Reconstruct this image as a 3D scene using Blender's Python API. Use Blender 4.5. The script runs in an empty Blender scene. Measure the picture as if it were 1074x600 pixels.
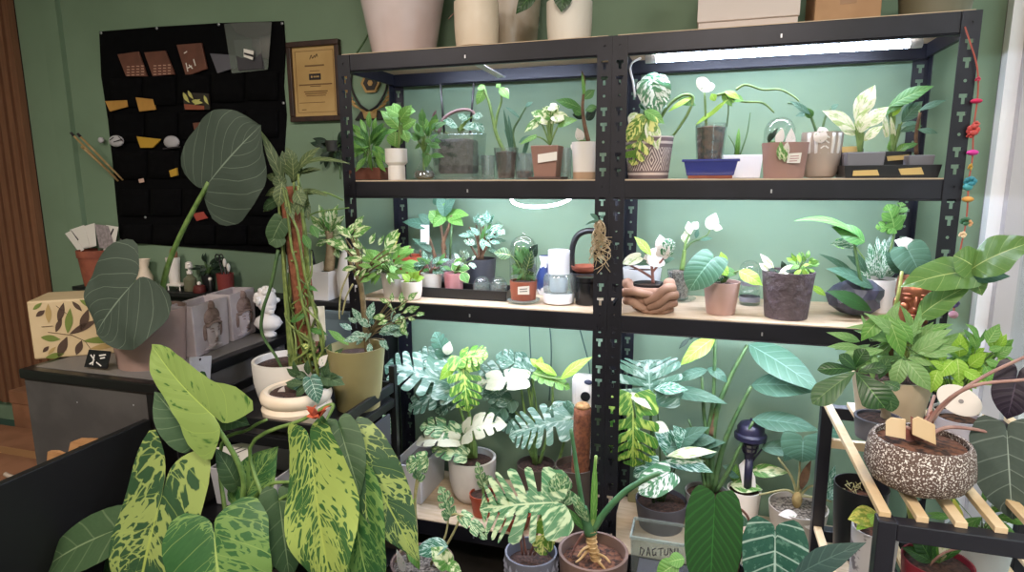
import bpy, bmesh, math, random
from mathutils import Vector, Matrix
R = random.Random(11)
PI = math.pi
SC = bpy.context.scene
COL = SC.collection

# ------------------------------------------------------------------ camera
F_PX, PITCH, ROLL, YAW = 656.6, .1727, -.0057, .3005
CAM = Vector((1.1795, -1.8881, 1.4014))
_F = Vector((-math.sin(YAW)*math.cos(PITCH), math.cos(YAW)*math.cos(PITCH), -math.sin(PITCH)))
_R = Vector((math.cos(YAW), math.sin(YAW), 0)); _U = _R.cross(_F)
CR = _R*math.cos(ROLL)+_U*math.sin(ROLL); CU = -_R*math.sin(ROLL)+_U*math.cos(ROLL)
cd = bpy.data.cameras.new('camera'); cam = bpy.data.objects.new('camera', cd); COL.objects.link(cam)
cd.sensor_width = 36; cd.lens = F_PX/1074*36; cd.clip_start = .02
m = Matrix((CR, CU, -_F)).transposed().to_4x4(); m.translation = CAM
cam.matrix_world = m; SC.camera = cam

def at(u, v, y=None, z=None, x=None):
    """the point of the room seen at a place in the photograph, on a plane of known depth or height"""
    d = _F+CR*((u-537)/F_PX)-CU*((v-300)/F_PX)
    t = (y-CAM.y)/d.y if y is not None else (z-CAM.z)/d.z if z is not None else (x-CAM.x)/d.x
    return CAM+d*t
def mpp(p): return (Vector(p)-CAM).dot(_F)/F_PX      # metres per photo pixel at p

# ------------------------------------------------------------------ mesh builder
class MB:
    def __init__(s): s.v = []; s.f = []; s.uv = []
    def add(s, vs, fs, uvs=None):
        n = len(s.v); s.v += [Vector(p) for p in vs]
        s.uv += list(uvs) if uvs else [(0, 0)]*len(vs)
        s.f += [tuple(i+n for i in f) for f in fs]
        return s
    def box(s, a, b):
        x0, y0, z0 = a; x1, y1, z1 = b
        return s.add([(x0,y0,z0),(x1,y0,z0),(x1,y1,z0),(x0,y1,z0),(x0,y0,z1),(x1,y0,z1),(x1,y1,z1),(x0,y1,z1)],
              [(0,3,2,1),(4,5,6,7),(0,1,5,4),(1,2,6,5),(2,3,7,6),(3,0,4,7)])
    def obox(s, c, X, Y, Z):      # oriented box: centre and three half vectors
        c, X, Y, Z = map(Vector, (c, X, Y, Z))
        return s.add([c-X-Y-Z,c+X-Y-Z,c+X+Y-Z,c-X+Y-Z,c-X-Y+Z,c+X-Y+Z,c+X+Y+Z,c-X+Y+Z],
              [(0,3,2,1),(4,5,6,7),(0,1,5,4),(1,2,6,5),(2,3,7,6),(3,0,4,7)])
    def bar(s, a, b, w, h, up=(0,0,1)):
        a, b = Vector(a), Vector(b); d = (b-a); X = d/2; d = d.normalized()
        S = d.cross(Vector(up))
        if S.length < 1e-4: S = d.cross(Vector((0,1,0)))
        S.normalize(); Z = S.cross(d)
        return s.obox((a+b)/2, X, S*w/2, Z*h/2)
    def tube(s, pts, r0, r1=None, n=6, sm=True, cap=True):
        pts = [Vector(p) for p in pts]
        if sm and len(pts) > 2: pts = catmull(pts)
        if r1 is None: r1 = r0
        N = len(pts); vs = []; fs = []
        ref = Vector((.31, .57, .76))
        for i, p in enumerate(pts):
            d = (pts[min(i+1, N-1)]-pts[max(i-1, 0)]).normalized()
            a = d.cross(ref)
            if a.length < 1e-3: a = d.cross(Vector((1,0,0)))
            a.normalize(); b = d.cross(a); r = r0+(r1-r0)*i/max(1, N-1)
            for k in range(n):
                t = 2*PI*k/n; vs.append(p+a*math.cos(t)*r+b*math.sin(t)*r)
        for i in range(N-1):
            for k in range(n):
                fs.append((i*n+k, i*n+(k+1) % n, (i+1)*n+(k+1) % n, (i+1)*n+k))
        if cap: fs.append(tuple(range(n))[::-1]); fs.append(tuple((N-1)*n+k for k in range(n)))
        return s.add(vs, fs, [(k/n, i/max(1, N-1)) for i in range(N) for k in range(n)])
    def lathe(s, c, prof, n=32, rx=1, ry=1, close=False):
        c = Vector(c); vs = []; fs = []; P = len(prof)
        for r, z in prof:
            for k in range(n):
                t = 2*PI*k/n; vs.append(c+Vector((r*math.cos(t)*rx, r*math.sin(t)*ry, z)))
        for i in range(P-1):
            for k in range(n):
                fs.append((i*n+k, i*n+(k+1) % n, (i+1)*n+(k+1) % n, (i+1)*n+k))
        if prof[0][0] > 1e-4: fs.append(tuple(range(n))[::-1])
        if prof[-1][0] > 1e-4 and close: fs.append(tuple((P-1)*n+k for k in range(n)))
        return s.add(vs, fs, [(k/n, z) for r, z in prof for k in range(n)])
    def ell(s, c, rx, ry, rz, n=16, m=10):
        prof = [(max(1e-5, math.cos(a)), math.sin(a)*rz) for a in [(-.5+i/m)*PI for i in range(m+1)]]
        c = Vector(c); vs = []; fs = []
        for r, z in prof:
            for k in range(n):
                t = 2*PI*k/n; vs.append(c+Vector((r*math.cos(t)*rx, r*math.sin(t)*ry, z)))
        for i in range(m):
            for k in range(n):
                fs.append((i*n+k, i*n+(k+1) % n, (i+1)*n+(k+1) % n, (i+1)*n+k))
        return s.add(vs, fs)
    def prism(s, poly, d):       # extrude a planar polygon (list of points) by vector d
        n = len(poly); d = Vector(d); vs = [Vector(p) for p in poly]; vs += [p+d for p in vs]
        return s.add(vs, [tuple(range(n))[::-1], tuple(range(n, 2*n))]+[(i, (i+1) % n, n+(i+1) % n, n+i) for i in range(n)])
    def build(s, name, mat, parent=None, smooth=False, bevel=0, solid=0, sub=0):
        me = bpy.data.meshes.new(name)
        base = parent_loc(parent) if parent is not None else Vector((0,0,0))
        if parent is None and s.v:
            lo = [min(p[i] for p in s.v) for i in range(3)]; hi = [max(p[i] for p in s.v) for i in range(3)]
            base = Vector(((lo[0]+hi[0])/2, (lo[1]+hi[1])/2, lo[2]))
        me.from_pydata([p-base for p in s.v], [], s.f)
        ul = me.uv_layers.new(name='UVMap')
        li = [0]*len(me.loops); me.loops.foreach_get('vertex_index', li)
        ul.data.foreach_set('uv', [c for i in li for c in s.uv[i]])
        me.materials.append(mat)
        bm = bmesh.new(); bm.from_mesh(me); bmesh.ops.recalc_face_normals(bm, faces=bm.faces); bm.to_mesh(me); bm.free()
        if smooth:
            me.polygons.foreach_set('use_smooth', [True]*len(me.polygons))
            if smooth != 'all': me.set_sharp_from_angle(angle=math.radians(40))
        o = bpy.data.objects.new(name, me); COL.objects.link(o)
        if parent is not None: o.parent = parent
        else: o.location = base
        if solid: k = o.modifiers.new('s', 'SOLIDIFY'); k.thickness = solid; k.offset = 0
        if bevel: k = o.modifiers.new('b', 'BEVEL'); k.width = bevel; k.segments = 2; k.limit_method = 'ANGLE'
        if sub: k = o.modifiers.new('u', 'SUBSURF'); k.levels = sub; k.render_levels = sub
        return o
def parent_loc(o):
    p = Vector((0,0,0))
    while o is not None: p += o.location; o = o.parent
    return p
def catmull(p, k=5):
    q = [p[0]*2-p[1]]+p+[p[-1]*2-p[-2]]; out = []
    for i in range(1, len(q)-2):
        a, b, c, d = q[i-1:i+3]
        for j in range(k):
            t = j/k; out.append(.5*((2*b)+(c-a)*t+(2*a-5*b+4*c-d)*t*t+(3*b-a-3*c+d)*t**3))
    return out+[p[-1]]
def tag(o, label, cat, group=None):
    o['label'] = label; o['category'] = cat
    if group: o['group'] = group
    return o
def struct(o): o['kind'] = 'structure'; return o
def thing(name, label, cat, loc, group=None):
    o = bpy.data.objects.new(name, None); COL.objects.link(o); o.location = loc; o.empty_display_size = .03
    return tag(o, label, cat, group)

# ------------------------------------------------------------------ materials
def lin(h):
    if isinstance(h, str):
        h = h.lstrip('#'); c = [int(h[i:i+2], 16)/255 for i in (0, 2, 4)]
        return tuple((x/12.92 if x <= .04045 else ((x+.055)/1.055)**2.4) for x in c)+(1,)
    return tuple(h)+(1,)
class NT:
    def __init__(s, name):
        s.m = bpy.data.materials.new(name); s.m.use_nodes = True; s.t = s.m.node_tree
        s.b = s.t.nodes['Principled BSDF']; s.out = s.t.nodes['Material Output']
    def n(s, ty, **kw):
        k = s.t.nodes.new('ShaderNode'+ty)
        for a, b in kw.items(): setattr(k, a, b)
        return k
    def l(s, a, b): s.t.links.new(a, b)
    def mixc(s, fac, a, b):
        k = s.n('Mix', data_type='RGBA')
        for i, x in ((0, fac), (6, a), (7, b)):
            if hasattr(x, 'is_output'): s.l(x, k.inputs[i])
            else: k.inputs[i].default_value = x
        return k.outputs[2]
    def math(s, op, a, b=None, c=None):
        k = s.n('Math', operation=op)
        for i, x in enumerate((a, b, c)):
            if x is None: continue
            if hasattr(x, 'is_output'): s.l(x, k.inputs[i])
            else: k.inputs[i].default_value = x
        return k.outputs[0]
    def ramp(s, fac, a, b):
        k = s.n('MapRange'); k.interpolation_type = 'SMOOTHSTEP'
        s.l(fac, k.inputs[0]); k.inputs[1].default_value = a; k.inputs[2].default_value = b
        return k.outputs[0]
_MC = {}
def mat(name, col, rough=.5, metal=0, col2=None, scale=20, bump=0, coat=0, det=3, thr=(.35, .65), stretch=None):
    if name in _MC: return _MC[name]
    k = NT(name); b = k.b; b.inputs['Roughness'].default_value = rough; b.inputs['Metallic'].default_value = metal
    b.inputs['Base Color'].default_value = lin(col)
    if coat: b.inputs['Coat Weight'].default_value = coat; b.inputs['Coat Roughness'].default_value = .08
    if col2 or bump:
        tc = k.n('TexCoord'); vec = tc.outputs['Object']
        if stretch:
            mp = k.n('Mapping'); mp.inputs['Scale'].default_value = stretch; k.l(vec, mp.inputs[0]); vec = mp.outputs[0]
        no = k.n('TexNoise'); no.inputs['Scale'].default_value = scale; no.inputs['Detail'].default_value = det; k.l(vec, no.inputs['Vector'])
        if col2: k.l(k.mixc(k.ramp(no.outputs[0], *thr), lin(col), lin(col2)), b.inputs['Base Color'])
        if bump:
            bp = k.n('Bump'); bp.inputs['Strength'].default_value = bump; bp.inputs['Distance'].default_value = .004
            k.l(no.outputs[0], bp.inputs['Height']); k.l(bp.outputs[0], b.inputs['Normal'])
    _MC[name] = k.m; return k.m
def glass(name, tint='#f4f8f8', gl=.12, dirt=0):
    if name in _MC: return _MC[name]
    k = NT(name); tr = k.n('BsdfTransparent'); tr.inputs[0].default_value = lin(tint)
    g = k.n('BsdfGlossy'); g.inputs['Roughness'].default_value = .06
    lw = k.n('LayerWeight'); lw.inputs[0].default_value = .35
    mx = k.n('MixShader'); k.l(k.math('MULTIPLY_ADD', lw.outputs['Facing'], .3, gl*.3), mx.inputs[0])
    k.l(tr.outputs[0], mx.inputs[1]); k.l(g.outputs[0], mx.inputs[2]); s = mx.outputs[0]
    if dirt:
        d = k.n('BsdfDiffuse'); d.inputs[0].default_value = lin('#dfe6e4'); m2 = k.n('MixShader'); m2.inputs[0].default_value = dirt
        k.l(s, m2.inputs[1]); k.l(d.outputs[0], m2.inputs[2]); s = m2.outputs[0]
    k.l(s, k.out.inputs[0]); _MC[name] = k.m; return k.m
def emit(name, col, st):
    k = NT(name); k.b.inputs['Base Color'].default_value = (0.8, .8, .8, 1)
    k.b.inputs['Emission Color'].default_value = lin(col); k.b.inputs['Emission Strength'].default_value = st
    return k.m
def leafmat(name, base, base2=None, vein=None, var=None, thr=.5, vs=(5, 14), slant=.5, nv=9, vw=.1, rough=.42, soft=.06, trans=.22, mid=True, midw=.05, edge=None, var2=None, mosaic=None, vmix=.42):
    """leaf surface: base green, lighter veins, and variegation streaked along the side veins"""
    k = NT(name); b = k.b
    uv = k.n('UVMap'); sp = k.n('SeparateXYZ'); k.l(uv.outputs[0], sp.inputs[0]); u, v = sp.outputs[0], sp.outputs[1]
    t = k.math('ABSOLUTE', k.math('MULTIPLY_ADD', u, 2., -1.))
    oi = k.n('ObjectInfo'); rnd = oi.outputs['Random']
    ln = k.math('SUBTRACT', v, k.math('MULTIPLY', t, slant*.35))
    no = k.n('TexNoise'); no.inputs['Scale'].default_value = 1; no.inputs['Detail'].default_value = 3
    cb = k.n('CombineXYZ'); k.l(k.math('MULTIPLY', u, vs[0]), cb.inputs[0]); k.l(k.math('MULTIPLY', ln, vs[1]), cb.inputs[1]); k.l(k.math('MULTIPLY', rnd, 90.), cb.inputs[2]); k.l(cb.outputs[0], no.inputs['Vector'])
    c = lin(base)
    n2 = k.n('TexNoise'); n2.inputs['Scale'].default_value = 3; k.l(cb.outputs[0], n2.inputs['Vector'])
    c = k.mixc(n2.outputs[0], lin(base), lin(base2 or base))
    if var: c = k.mixc(k.ramp(no.outputs[0], thr-soft, thr+soft), c, lin(var))
    if mosaic:
        vo = k.n('TexVoronoi', feature='DISTANCE_TO_EDGE'); vo.inputs['Scale'].default_value = 1; vo.inputs['Randomness'].default_value = 1
        c2 = k.n('CombineXYZ'); n4 = k.n('TexNoise'); n4.inputs['Scale'].default_value = 1.3; k.l(cb.outputs[0], n4.inputs['Vector'])
        k.l(k.math('MULTIPLY_ADD', n4.outputs[0], 1.2, k.math('MULTIPLY', u, mosaic[1])), c2.inputs[0]); k.l(k.math('MULTIPLY_ADD', n4.outputs[0], 1.2, k.math('MULTIPLY', ln, mosaic[2])), c2.inputs[1]); k.l(k.math('MULTIPLY', rnd, 50.), c2.inputs[2]); k.l(c2.outputs[0], vo.inputs['Vector'])
        n5 = k.n('TexNoise'); n5.inputs['Scale'].default_value = .28; n5.inputs['Detail'].default_value = 1; k.l(cb.outputs[0], n5.inputs['Vector'])
        wd = k.math('MULTIPLY_ADD', n5.outputs[0], mosaic[3], mosaic[4])
        df = k.math('SUBTRACT', wd, vo.outputs['Distance']); c = k.mixc(k.ramp(df, -.03, .03), c, lin(mosaic[0]))
    if var2:
        n3 = k.n('TexNoise'); n3.inputs['Scale'].default_value = .55; n3.inputs['Detail'].default_value = 2; k.l(cb.outputs[0], n3.inputs['Vector'])
        c = k.mixc(k.ramp(n3.outputs[0], .52, .6), c, lin(var2))
    if vein:
        fr = k.math('FRACT', k.math('MULTIPLY', ln, float(nv)))
        dist = k.math('ABSOLUTE', k.math('SUBTRACT', fr, .5))
        lat = k.ramp(dist, vw, vw*.4)
        c = k.mixc(k.math('MULTIPLY', lat, vmix), c, lin(vein))
    if mid: c = k.mixc(k.ramp(t, midw, midw*.4), c, lin(vein or base2 or base))
    if edge: c = k.mixc(k.ramp(t, .88, .96), c, lin(edge))
    k.l(c, b.inputs['Base Color']); b.inputs['Roughness'].default_value = rough
    b.inputs['Specular IOR Level'].default_value = .4
    fr = k.math('FRACT', k.math('MULTIPLY', ln, float(nv)))
    bp = k.n('Bump'); bp.inputs['Strength'].default_value = .35; bp.inputs['Distance'].default_value = .003
    k.l(k.math('ABSOLUTE', k.math('SUBTRACT', fr, .5)), bp.inputs['Height']); k.l(bp.outputs[0], b.inputs['Normal'])
    tl = k.n('BsdfTranslucent'); k.l(c, tl.inputs[0]); mx = k.n('MixShader'); mx.inputs[0].default_value = trans
    k.l(b.outputs[0], mx.inputs[1]); k.l(tl.outputs[0], mx.inputs[2]); k.l(mx.outputs[0], k.out.inputs[0])
    return k.m

# ------------------------------------------------------------------ leaves
PROF = {
 'heart': ([(0,.6),(.06,.82),(.18,1),(.32,.98),(.52,.8),(.72,.53),(.88,.25),(.96,.09),(1,0)], [(0,-.7),(.1,-.45),(.25,-.1),(.5,.25),(.8,.12),(1,0)]),
 'round': ([(0,.6),(.08,.86),(.25,1),(.45,.98),(.65,.84),(.82,.58),(.94,.26),(1,0)], [(0,-.6),(.1,-.4),(.25,-.1),(.5,.2),(1,0)]),
 'arrow': ([(0,.42),(.08,.7),(.2,.95),(.35,1),(.55,.82),(.75,.52),(.9,.22),(1,0)], [(0,-1.25),(.1,-.85),(.22,-.35),(.45,.1),(.7,.15),(1,0)]),
 'ovate': ([(0,.02),(.06,.4),(.18,.82),(.34,1),(.52,.92),(.72,.64),(.88,.3),(1,0)], [(0,0),(.4,.2),(1,0)]),
 'lance': ([(0,.05),(.1,.42),(.3,.9),(.45,1),(.65,.8),(.85,.38),(1,0)], [(0,0),(.4,.25),(1,0)]),
 'strap': ([(0,.55),(.15,.85),(.45,1),(.75,.75),(.93,.3),(1,0)], [(0,0),(1,0)]),
 'obov': ([(0,.03),(.2,.4),(.45,.82),(.65,1),(.82,.82),(.94,.42),(1,0)], [(0,0),(.5,.25),(1,0)]),
}
PROF['ele'] = ([(0,.55),(.07,.8),(.2,1),(.4,1),(.6,.86),(.8,.58),(.93,.26),(1,0)], [(0,-.85),(.1,-.55),(.25,-.22),(.45,.05),(.7,.12),(1,0)])
PROF['hast'] = ([(0,.8),(.05,1),(.13,.95),(.22,.66),(.38,.55),(.6,.5),(.78,.38),(.92,.18),(1,0)], [(0,-.75),(.06,-.5),(.15,-.2),(.3,.1),(1,0)])
PROF['split'] = ([(0,.6),(.06,.85),(.18,1),(.38,1),(.6,.9),(.8,.66),(.93,.34),(1,0)], [(0,-.62),(.1,-.3),(.25,.1),(.5,.55),(.8,.45),(1,0)])
PROF['deep'] = PROF['split']
def lerp(tab, s):
    for (a, x), (b, y) in zip(tab, tab[1:]):
        if s <= b:
            k = (s-a)/(b-a); k = k*k*(3-2*k) if False else k
            return x+(y-x)*k
    return tab[-1][1]
def leaf(mb, B, T, w, kind='ovate', nrm=None, bow=.08, fold=.12, curl=.12, wave=0, ns=14, nt=4, seed=None, slits=5):
    """one leaf blade from its base B to its tip T, w wide: side lobes, slits, arch, fold, curled edges"""
    rr = random.Random(seed if seed is not None else R.random())
    B, T = Vector(B), Vector(T); Y = T-B; L = Y.length; Y = Y/L
    if nrm is None:
        mid = (B+T)/2; nrm = (CAM-mid).normalized()*.8+Vector((rr.uniform(-.15,.15), rr.uniform(-.1,.1), .45))
    N = Vector(nrm); N = N-Y*N.dot(Y)
    if N.length < .05: N = Vector((.3, -.9, .3)); N = N-Y*N.dot(Y)
    N.normalize(); X = Y.cross(N); hw = w/2; W, S = PROF[kind]
    ph = rr.uniform(0, 6)
    for sd in (-1, 1):
        ss = [i/ns for i in range(ns+1)]; mul = {}
        if kind in ('split', 'deep'):
            dep = .24 if kind == 'split' else .13; n = slits; h = .026 if kind == 'split' else .035
            ss = [0, .03, .07]
            cs = [.16+(.92-.16)*(i+.5+rr.uniform(-.15,.15))/n for i in range(n)]
            prev = .1
            for c in cs:
                for q in (.12, .5, .88): ss.append(prev+(c-h-prev)*q); mul[ss[-1]] = 1 if q == .5 else .95
                d = dep*rr.uniform(.8, 1.5)
                for a, m_ in ((-h, .84), (-h*.7, d), (h*.7, d), (h, .84)): ss.append(c+a); mul[ss[-1]] = m_
                prev = c+h
            ss += [prev+(1-prev)*.4, prev+(1-prev)*.75, 1]
        rows = []
        for s in ss:
            ww = lerp(W, s)*hw*mul.get(s, 1); sh = lerp(S, s)
            row = []
            for j in range(nt+1):
                t = j/nt; x = ww*t**(1+.8*min(1, max(0, -sh))); y = s*L+sh*ww*t**(1.4 if sh > 0 else 1.4-.9*min(1, -sh/.5))
                z = 4*bow*s*(1-s)*L+fold*x-curl*hw*(ww/hw*t)**2+wave*hw*t*t*math.sin(s*13+ph+sd)
                if sh < 0: z -= .15*abs(sh)*ww*t*t
                row.append((B+Y*y+X*(sd*x)+N*z, (.5+.5*sd*t*min(1, ww/(lerp(W, s)*hw+1e-6)), s)))
            rows.append(row)
        n = nt+1
        mb.add([p for r in rows for p, _ in r], [(i*n+j, i*n+j+1, (i+1)*n+j+1, (i+1)*n+j) if sd > 0 else (i*n+j, (i+1)*n+j, (i+1)*n+j+1, i*n+j+1) for i in range(len(rows)-1) for j in range(nt)], [q for r in rows for _, q in r])

# ------------------------------------------------------------------ pots and plants
def potmesh(c, rt, rb, h, style='taper', th=.004, n=36, sq=1):
    mb = MB()
    if style == 'taper': pr = [(rb,0),(rb+(rt-rb)*.5,h*.5),(rt,h-.001),(rt,h),(rt-th,h),(rt-th,h-.004),(rt-th-.1*(rt-rb),h*.75),(rb*.9,h*.2)]
    elif style == 'rim': pr = [(rb,0),(rb+(rt-rb)*.75,h*.8),(rt,h*.8),(rt*1.02,h),(rt-th,h),(rt-th,h*.8),(rb*.9,h*.3)]
    elif style == 'round': pr = [(rb*.8,0),(rb,h*.03),(rb+(rt-rb)*.55,h*.2),(rb+(rt-rb)*.9,h*.5),(rt,h*.85),(rt,h),(rt-th,h),(rt-th,h*.8),(rb,h*.3)]
    elif style == 'bowl':
        pr = [(rb,0)]+[(rb+(1-rb)*0,0)]*0
        R0 = max(rt*1.13, rb); pr = [(rb*.75,0),(rb,h*.04),(R0*.86,h*.2),(R0,h*.45),(R0*.98,h*.68),(rt*1.06,h*.92),(rt,h),(rt-th,h),(rt,h*.9),(R0*.85,h*.6),(rb,h*.3)]
    elif style == 'urn': pr = [(rb,0),(rt*.95,h*.18),(rt*1.0,h*.5),(rt*.92,h*.62),(rt*1.0,h*.7),(rt*1.03,h*.82),(rt*.98,h*.95),(rt*.9,h),(rt*.78,h*.98),(rt*.74,h*.85),(rt*.7,h*.5)]
    elif style == 'goblet': pr = [(rb,0),(rb,h*.42),(rb*.92,h*.46),(rt,h*.56),(rt,h),(rt-th,h),(rt-th,h*.6)]
    mb.lathe(c, pr, n); return mb
def boxpot(c, wx, wy, h, taper=.85, th=.006, yaw=0):
    mb = MB(); c = Vector(c); ca, sa = math.cos(yaw), math.sin(yaw)
    def ring(k, z, inset=0): return [c+Vector((x*ca-y*sa, x*sa+y*ca, z)) for x, y in [(sx*(wx/2*k-inset), sy*(wy/2*k-inset)) for sx, sy in ((-1,-1),(1,-1),(1,1),(-1,1))]]
    rs = [ring(taper,0), ring(1,h), ring(1,h,th), ring(taper+(1-taper)*.3,h*.3,th)]
    fs = [(0,3,2,1)]
    for i in range(3):
        for k in range(4): fs.append((i*4+k, i*4+(k+1) % 4, i*4+4+(k+1) % 4, i*4+4+k))
    fs.append((12,13,14,15)); mb.add([p for r in rs for p in r], fs); return mb
class Plant:
    def __init__(s, name, label, u, y, z0, vmid=None, cat='potted plant', group=None, root=None):
        s.y = y; s.z0 = z0
        p = at(u, vmid if vmid is not None else 300, y=y); s.c = Vector((p.x, y, z0)); s.u = u
        s.o = root or thing(name, label, cat, s.c, group); s.st = MB(); s.stm = None; s.k = mpp(s.c+Vector((0,0,.1)))
        s.top = s.c.z
    def P(s, u, v, dy=0): return at(u, v, y=s.y+dy)
    def pot(s, vtop, wt, wb, m, style='taper', soil='soil', fill=.9, name='pot', th=.004, smooth=True, **kw):
        zt = at(s.u, vtop, y=s.y).z; h = zt-s.z0; rt, rb = wt/2*s.k, wb/2*s.k
        o = potmesh(s.c, rt, rb, h, style, th).build(name, m, s.o, smooth)
        s.h = h; s.rt = rt; s.top = zt
        if soil:
            mb = MB(); n = 20; rs = [(0, .006), (.5, .005), (.985, 0)]
            r0 = (rt-th)*(1 if style in ('round', 'goblet', 'bowl') else .985) if style != 'urn' else rt*.76
            zz = s.z0+h*fill
            if style == 'taper': r0 = rt-th-(rt-rb)*(1-fill)*1.0
            mb.lathe((s.c.x, s.c.y, zz), [(r0*.99, 0), (r0*.55, .004), (1e-5, .006)], n)
            mb.build('soil', MAT[soil], s.o, True)
        return o
    def bpot(s, vtop, wx, wy, m, taper=.85, yaw=0, soil='soil', fill=.9, th=.005, name='pot'):
        zt = at(s.u, vtop, y=s.y).z; h = zt-s.z0; s.h = h; s.top = zt
        o = boxpot(s.c, wx*s.k, wy, h, taper, th, yaw).build(name, m, s.o, bevel=.003)
        if soil:
            k = (taper+(1-taper)*fill); mb = MB(); ca, sa = math.cos(yaw), math.sin(yaw)
            hx, hy = wx*s.k/2*k-th, wy/2*k-th
            mb.obox((s.c.x, s.c.y, s.z0+h*fill-.01), (hx*ca, hx*sa, 0), (-hy*sa, hy*ca, 0), (0, 0, .01)).build('soil', MAT[soil], s.o)
        return o
    def stem(s, pts, r=2, r1=None, m=None, n=6):
        P = [s.P(*p) for p in pts]; s.st.tube(P, r*s.k, (r1 if r1 is not None else r*.6)*s.k, n)
        if m: s.stm = m
    def tubepart(s, name, pts, r, r1, m, n=8):
        return MB().tube([s.P(*p) for p in pts], r*s.k, r1*s.k, n).build(name, m, s.o, 'all')
    def leaves(s, m, kind, root, lst, pr=1.1, single=False, name='leaf', **kw):
        """each entry: base u,v, tip u,v, width in photo pixels and optional depths / settings"""
        one = MB()
        for i, e in enumerate(lst):
            u0, v0, u1, v1, w = e[:5]; o = dict(kw); o.update(e[5] if len(e) > 5 else {})
            d0 = o.pop('d0', R.uniform(-.015, .015)); L = math.hypot(u1-u0, v1-v0)*s.k
            d1 = o.pop('d1', d0-R.uniform(.0, .25)*L); rt = o.pop('root', root); mm = o.pop('m', m); kd = o.pop('kind', kind)
            B, T = s.P(u0, v0, d0), s.P(u1, v1, d1)
            mb = one if single else MB()
            leaf(mb, B, T, w*s.k, kd, **o)
            if rt:
                A = s.P(*rt); M = (A+B)/2+Vector((0, 0, .12*(B-A).length))+(B-A).cross(Vector((0,1,0)))*R.uniform(-.05,.05)
                s.st.tube([A, M, B], pr*s.k, pr*.7*s.k, 5)
            if not single: mb.build(name, mm, s.o, 'all')
        if single and one.v: one.build('foliage', m, s.o, 'all')
    def done(s, m=None):
        if s.st.v: s.st.build('stem', m or s.stm or MAT['stem'], s.o, 'all')
        return s.o
def fol(s, m, kind, ctr, n, rad, size, w=.5, root=None, seed=1, up=.3, dyr=.05, name='foliage'):
    """a head of many small leaves springing from one point or strung round it"""
    rr = random.Random(seed); mb = MB(); rx, rv = rad
    for i in range(n):
        a = rr.uniform(0, 2*PI); q = rr.random()**.6
        u0, v0 = ctr[0]+math.cos(a)*rx*q*.8, ctr[1]+math.sin(a)*rv*q*.8
        L = size*rr.uniform(.65, 1.25)
        du, dv = math.cos(a)*rx+rr.uniform(-.6,.6)*rx, math.sin(a)*rv-rv*up+rr.uniform(-.6,.6)*rv
        l = math.hypot(du, dv)+1e-6
        d0 = rr.uniform(-dyr, dyr)
        leaf(mb, s.P(u0, v0, d0), s.P(u0+du/l*L, v0+dv/l*L, d0-rr.uniform(-.2,.5)*L*s.k), L*w*s.k, kind, seed=rr.random(), ns=6, nt=2,
             nrm=(rr.uniform(-.5,.5), -.8, rr.uniform(.1,.9)), bow=rr.uniform(0,.15))
        if root and rr.random() < .55:
            A = s.P(*root); B = s.P(u0, v0, d0); s.st.tube([A, (A+B)/2+Vector((0,0,.05*(B-A).length)), B], .7*s.k, .5*s.k, 4)
    return mb.build(name, m, s.o, 'all')
MAT = {}
PROF['lobed'] = ([(0,.6),(.05,.84),(.12,.98),(.24,1),(.4,.98),(.58,.78),(.76,.5),(.9,.22),(1,0)], [(0,-1.75),(.06,-1.15),(.14,-.62),(.28,-.15),(.5,.1),(.75,.15),(1,0)])
def flat(name, label, cat, pts, y, m, th=.006, group=None, parent=None, bevel=.001):
    """a flat packet or card: its outline seen in the photograph, given depth y and real thickness"""
    P = [at(u, v, y=y) for u, v in pts]
    o = MB().prism(P, (0, th, 0)).build(name, m, parent, bevel=bevel)
    return o if parent is not None else tag(o, label, cat, group)
def marks(pts_list, y, m, parent, name='print', w=.5):
    mb = MB()
    for a, b in pts_list:
        A, B = at(*a, y=y), at(*b, y=y); mb.bar(A, B, .0008, w*mpp(A), (0, 0, 1))
    return mb.build(name, m, parent)

def soilbody(p, wt, wb, vt, m='soil', name='soil', z0=.004, style='taper'):
    """the column of soil seen through a clear cup"""
    zt = at(p.u, vt, y=p.y).z; a = (wt/2)*p.k-.004; b = (wb/2)*p.k-.004; h = zt-p.z0-z0
    return MB().lathe((p.c.x, p.c.y, p.z0+z0), [(b, 0), (a, h), (a*.6, h+.004), (1e-4, h+.006)], 24).build(name, MAT[m], p.o, True)
def dome(c, r, h, m, parent, name='dome', n=28):
    pr = [(r, 0)]+[(r, h-r)] + [(r*math.cos(a*PI/16), h-r+r*math.sin(a*PI/16)) for a in range(1, 9)]
    pr[-1] = (1e-4, h); mb = MB(); c = Vector(c); vs = []; fs = []
    for q, z in pr:
        for k in range(n): vs.append(c+Vector((q*math.cos(2*PI*k/n), q*math.sin(2*PI*k/n), z)))
    for i in range(len(pr)-1):
        for k in range(n): fs.append((i*n+k, i*n+(k+1) % n, (i+1)*n+(k+1) % n, (i+1)*n+k))
    return mb.add(vs, fs).build(name, m, parent, 'all')
EXPO = 0.0
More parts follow.
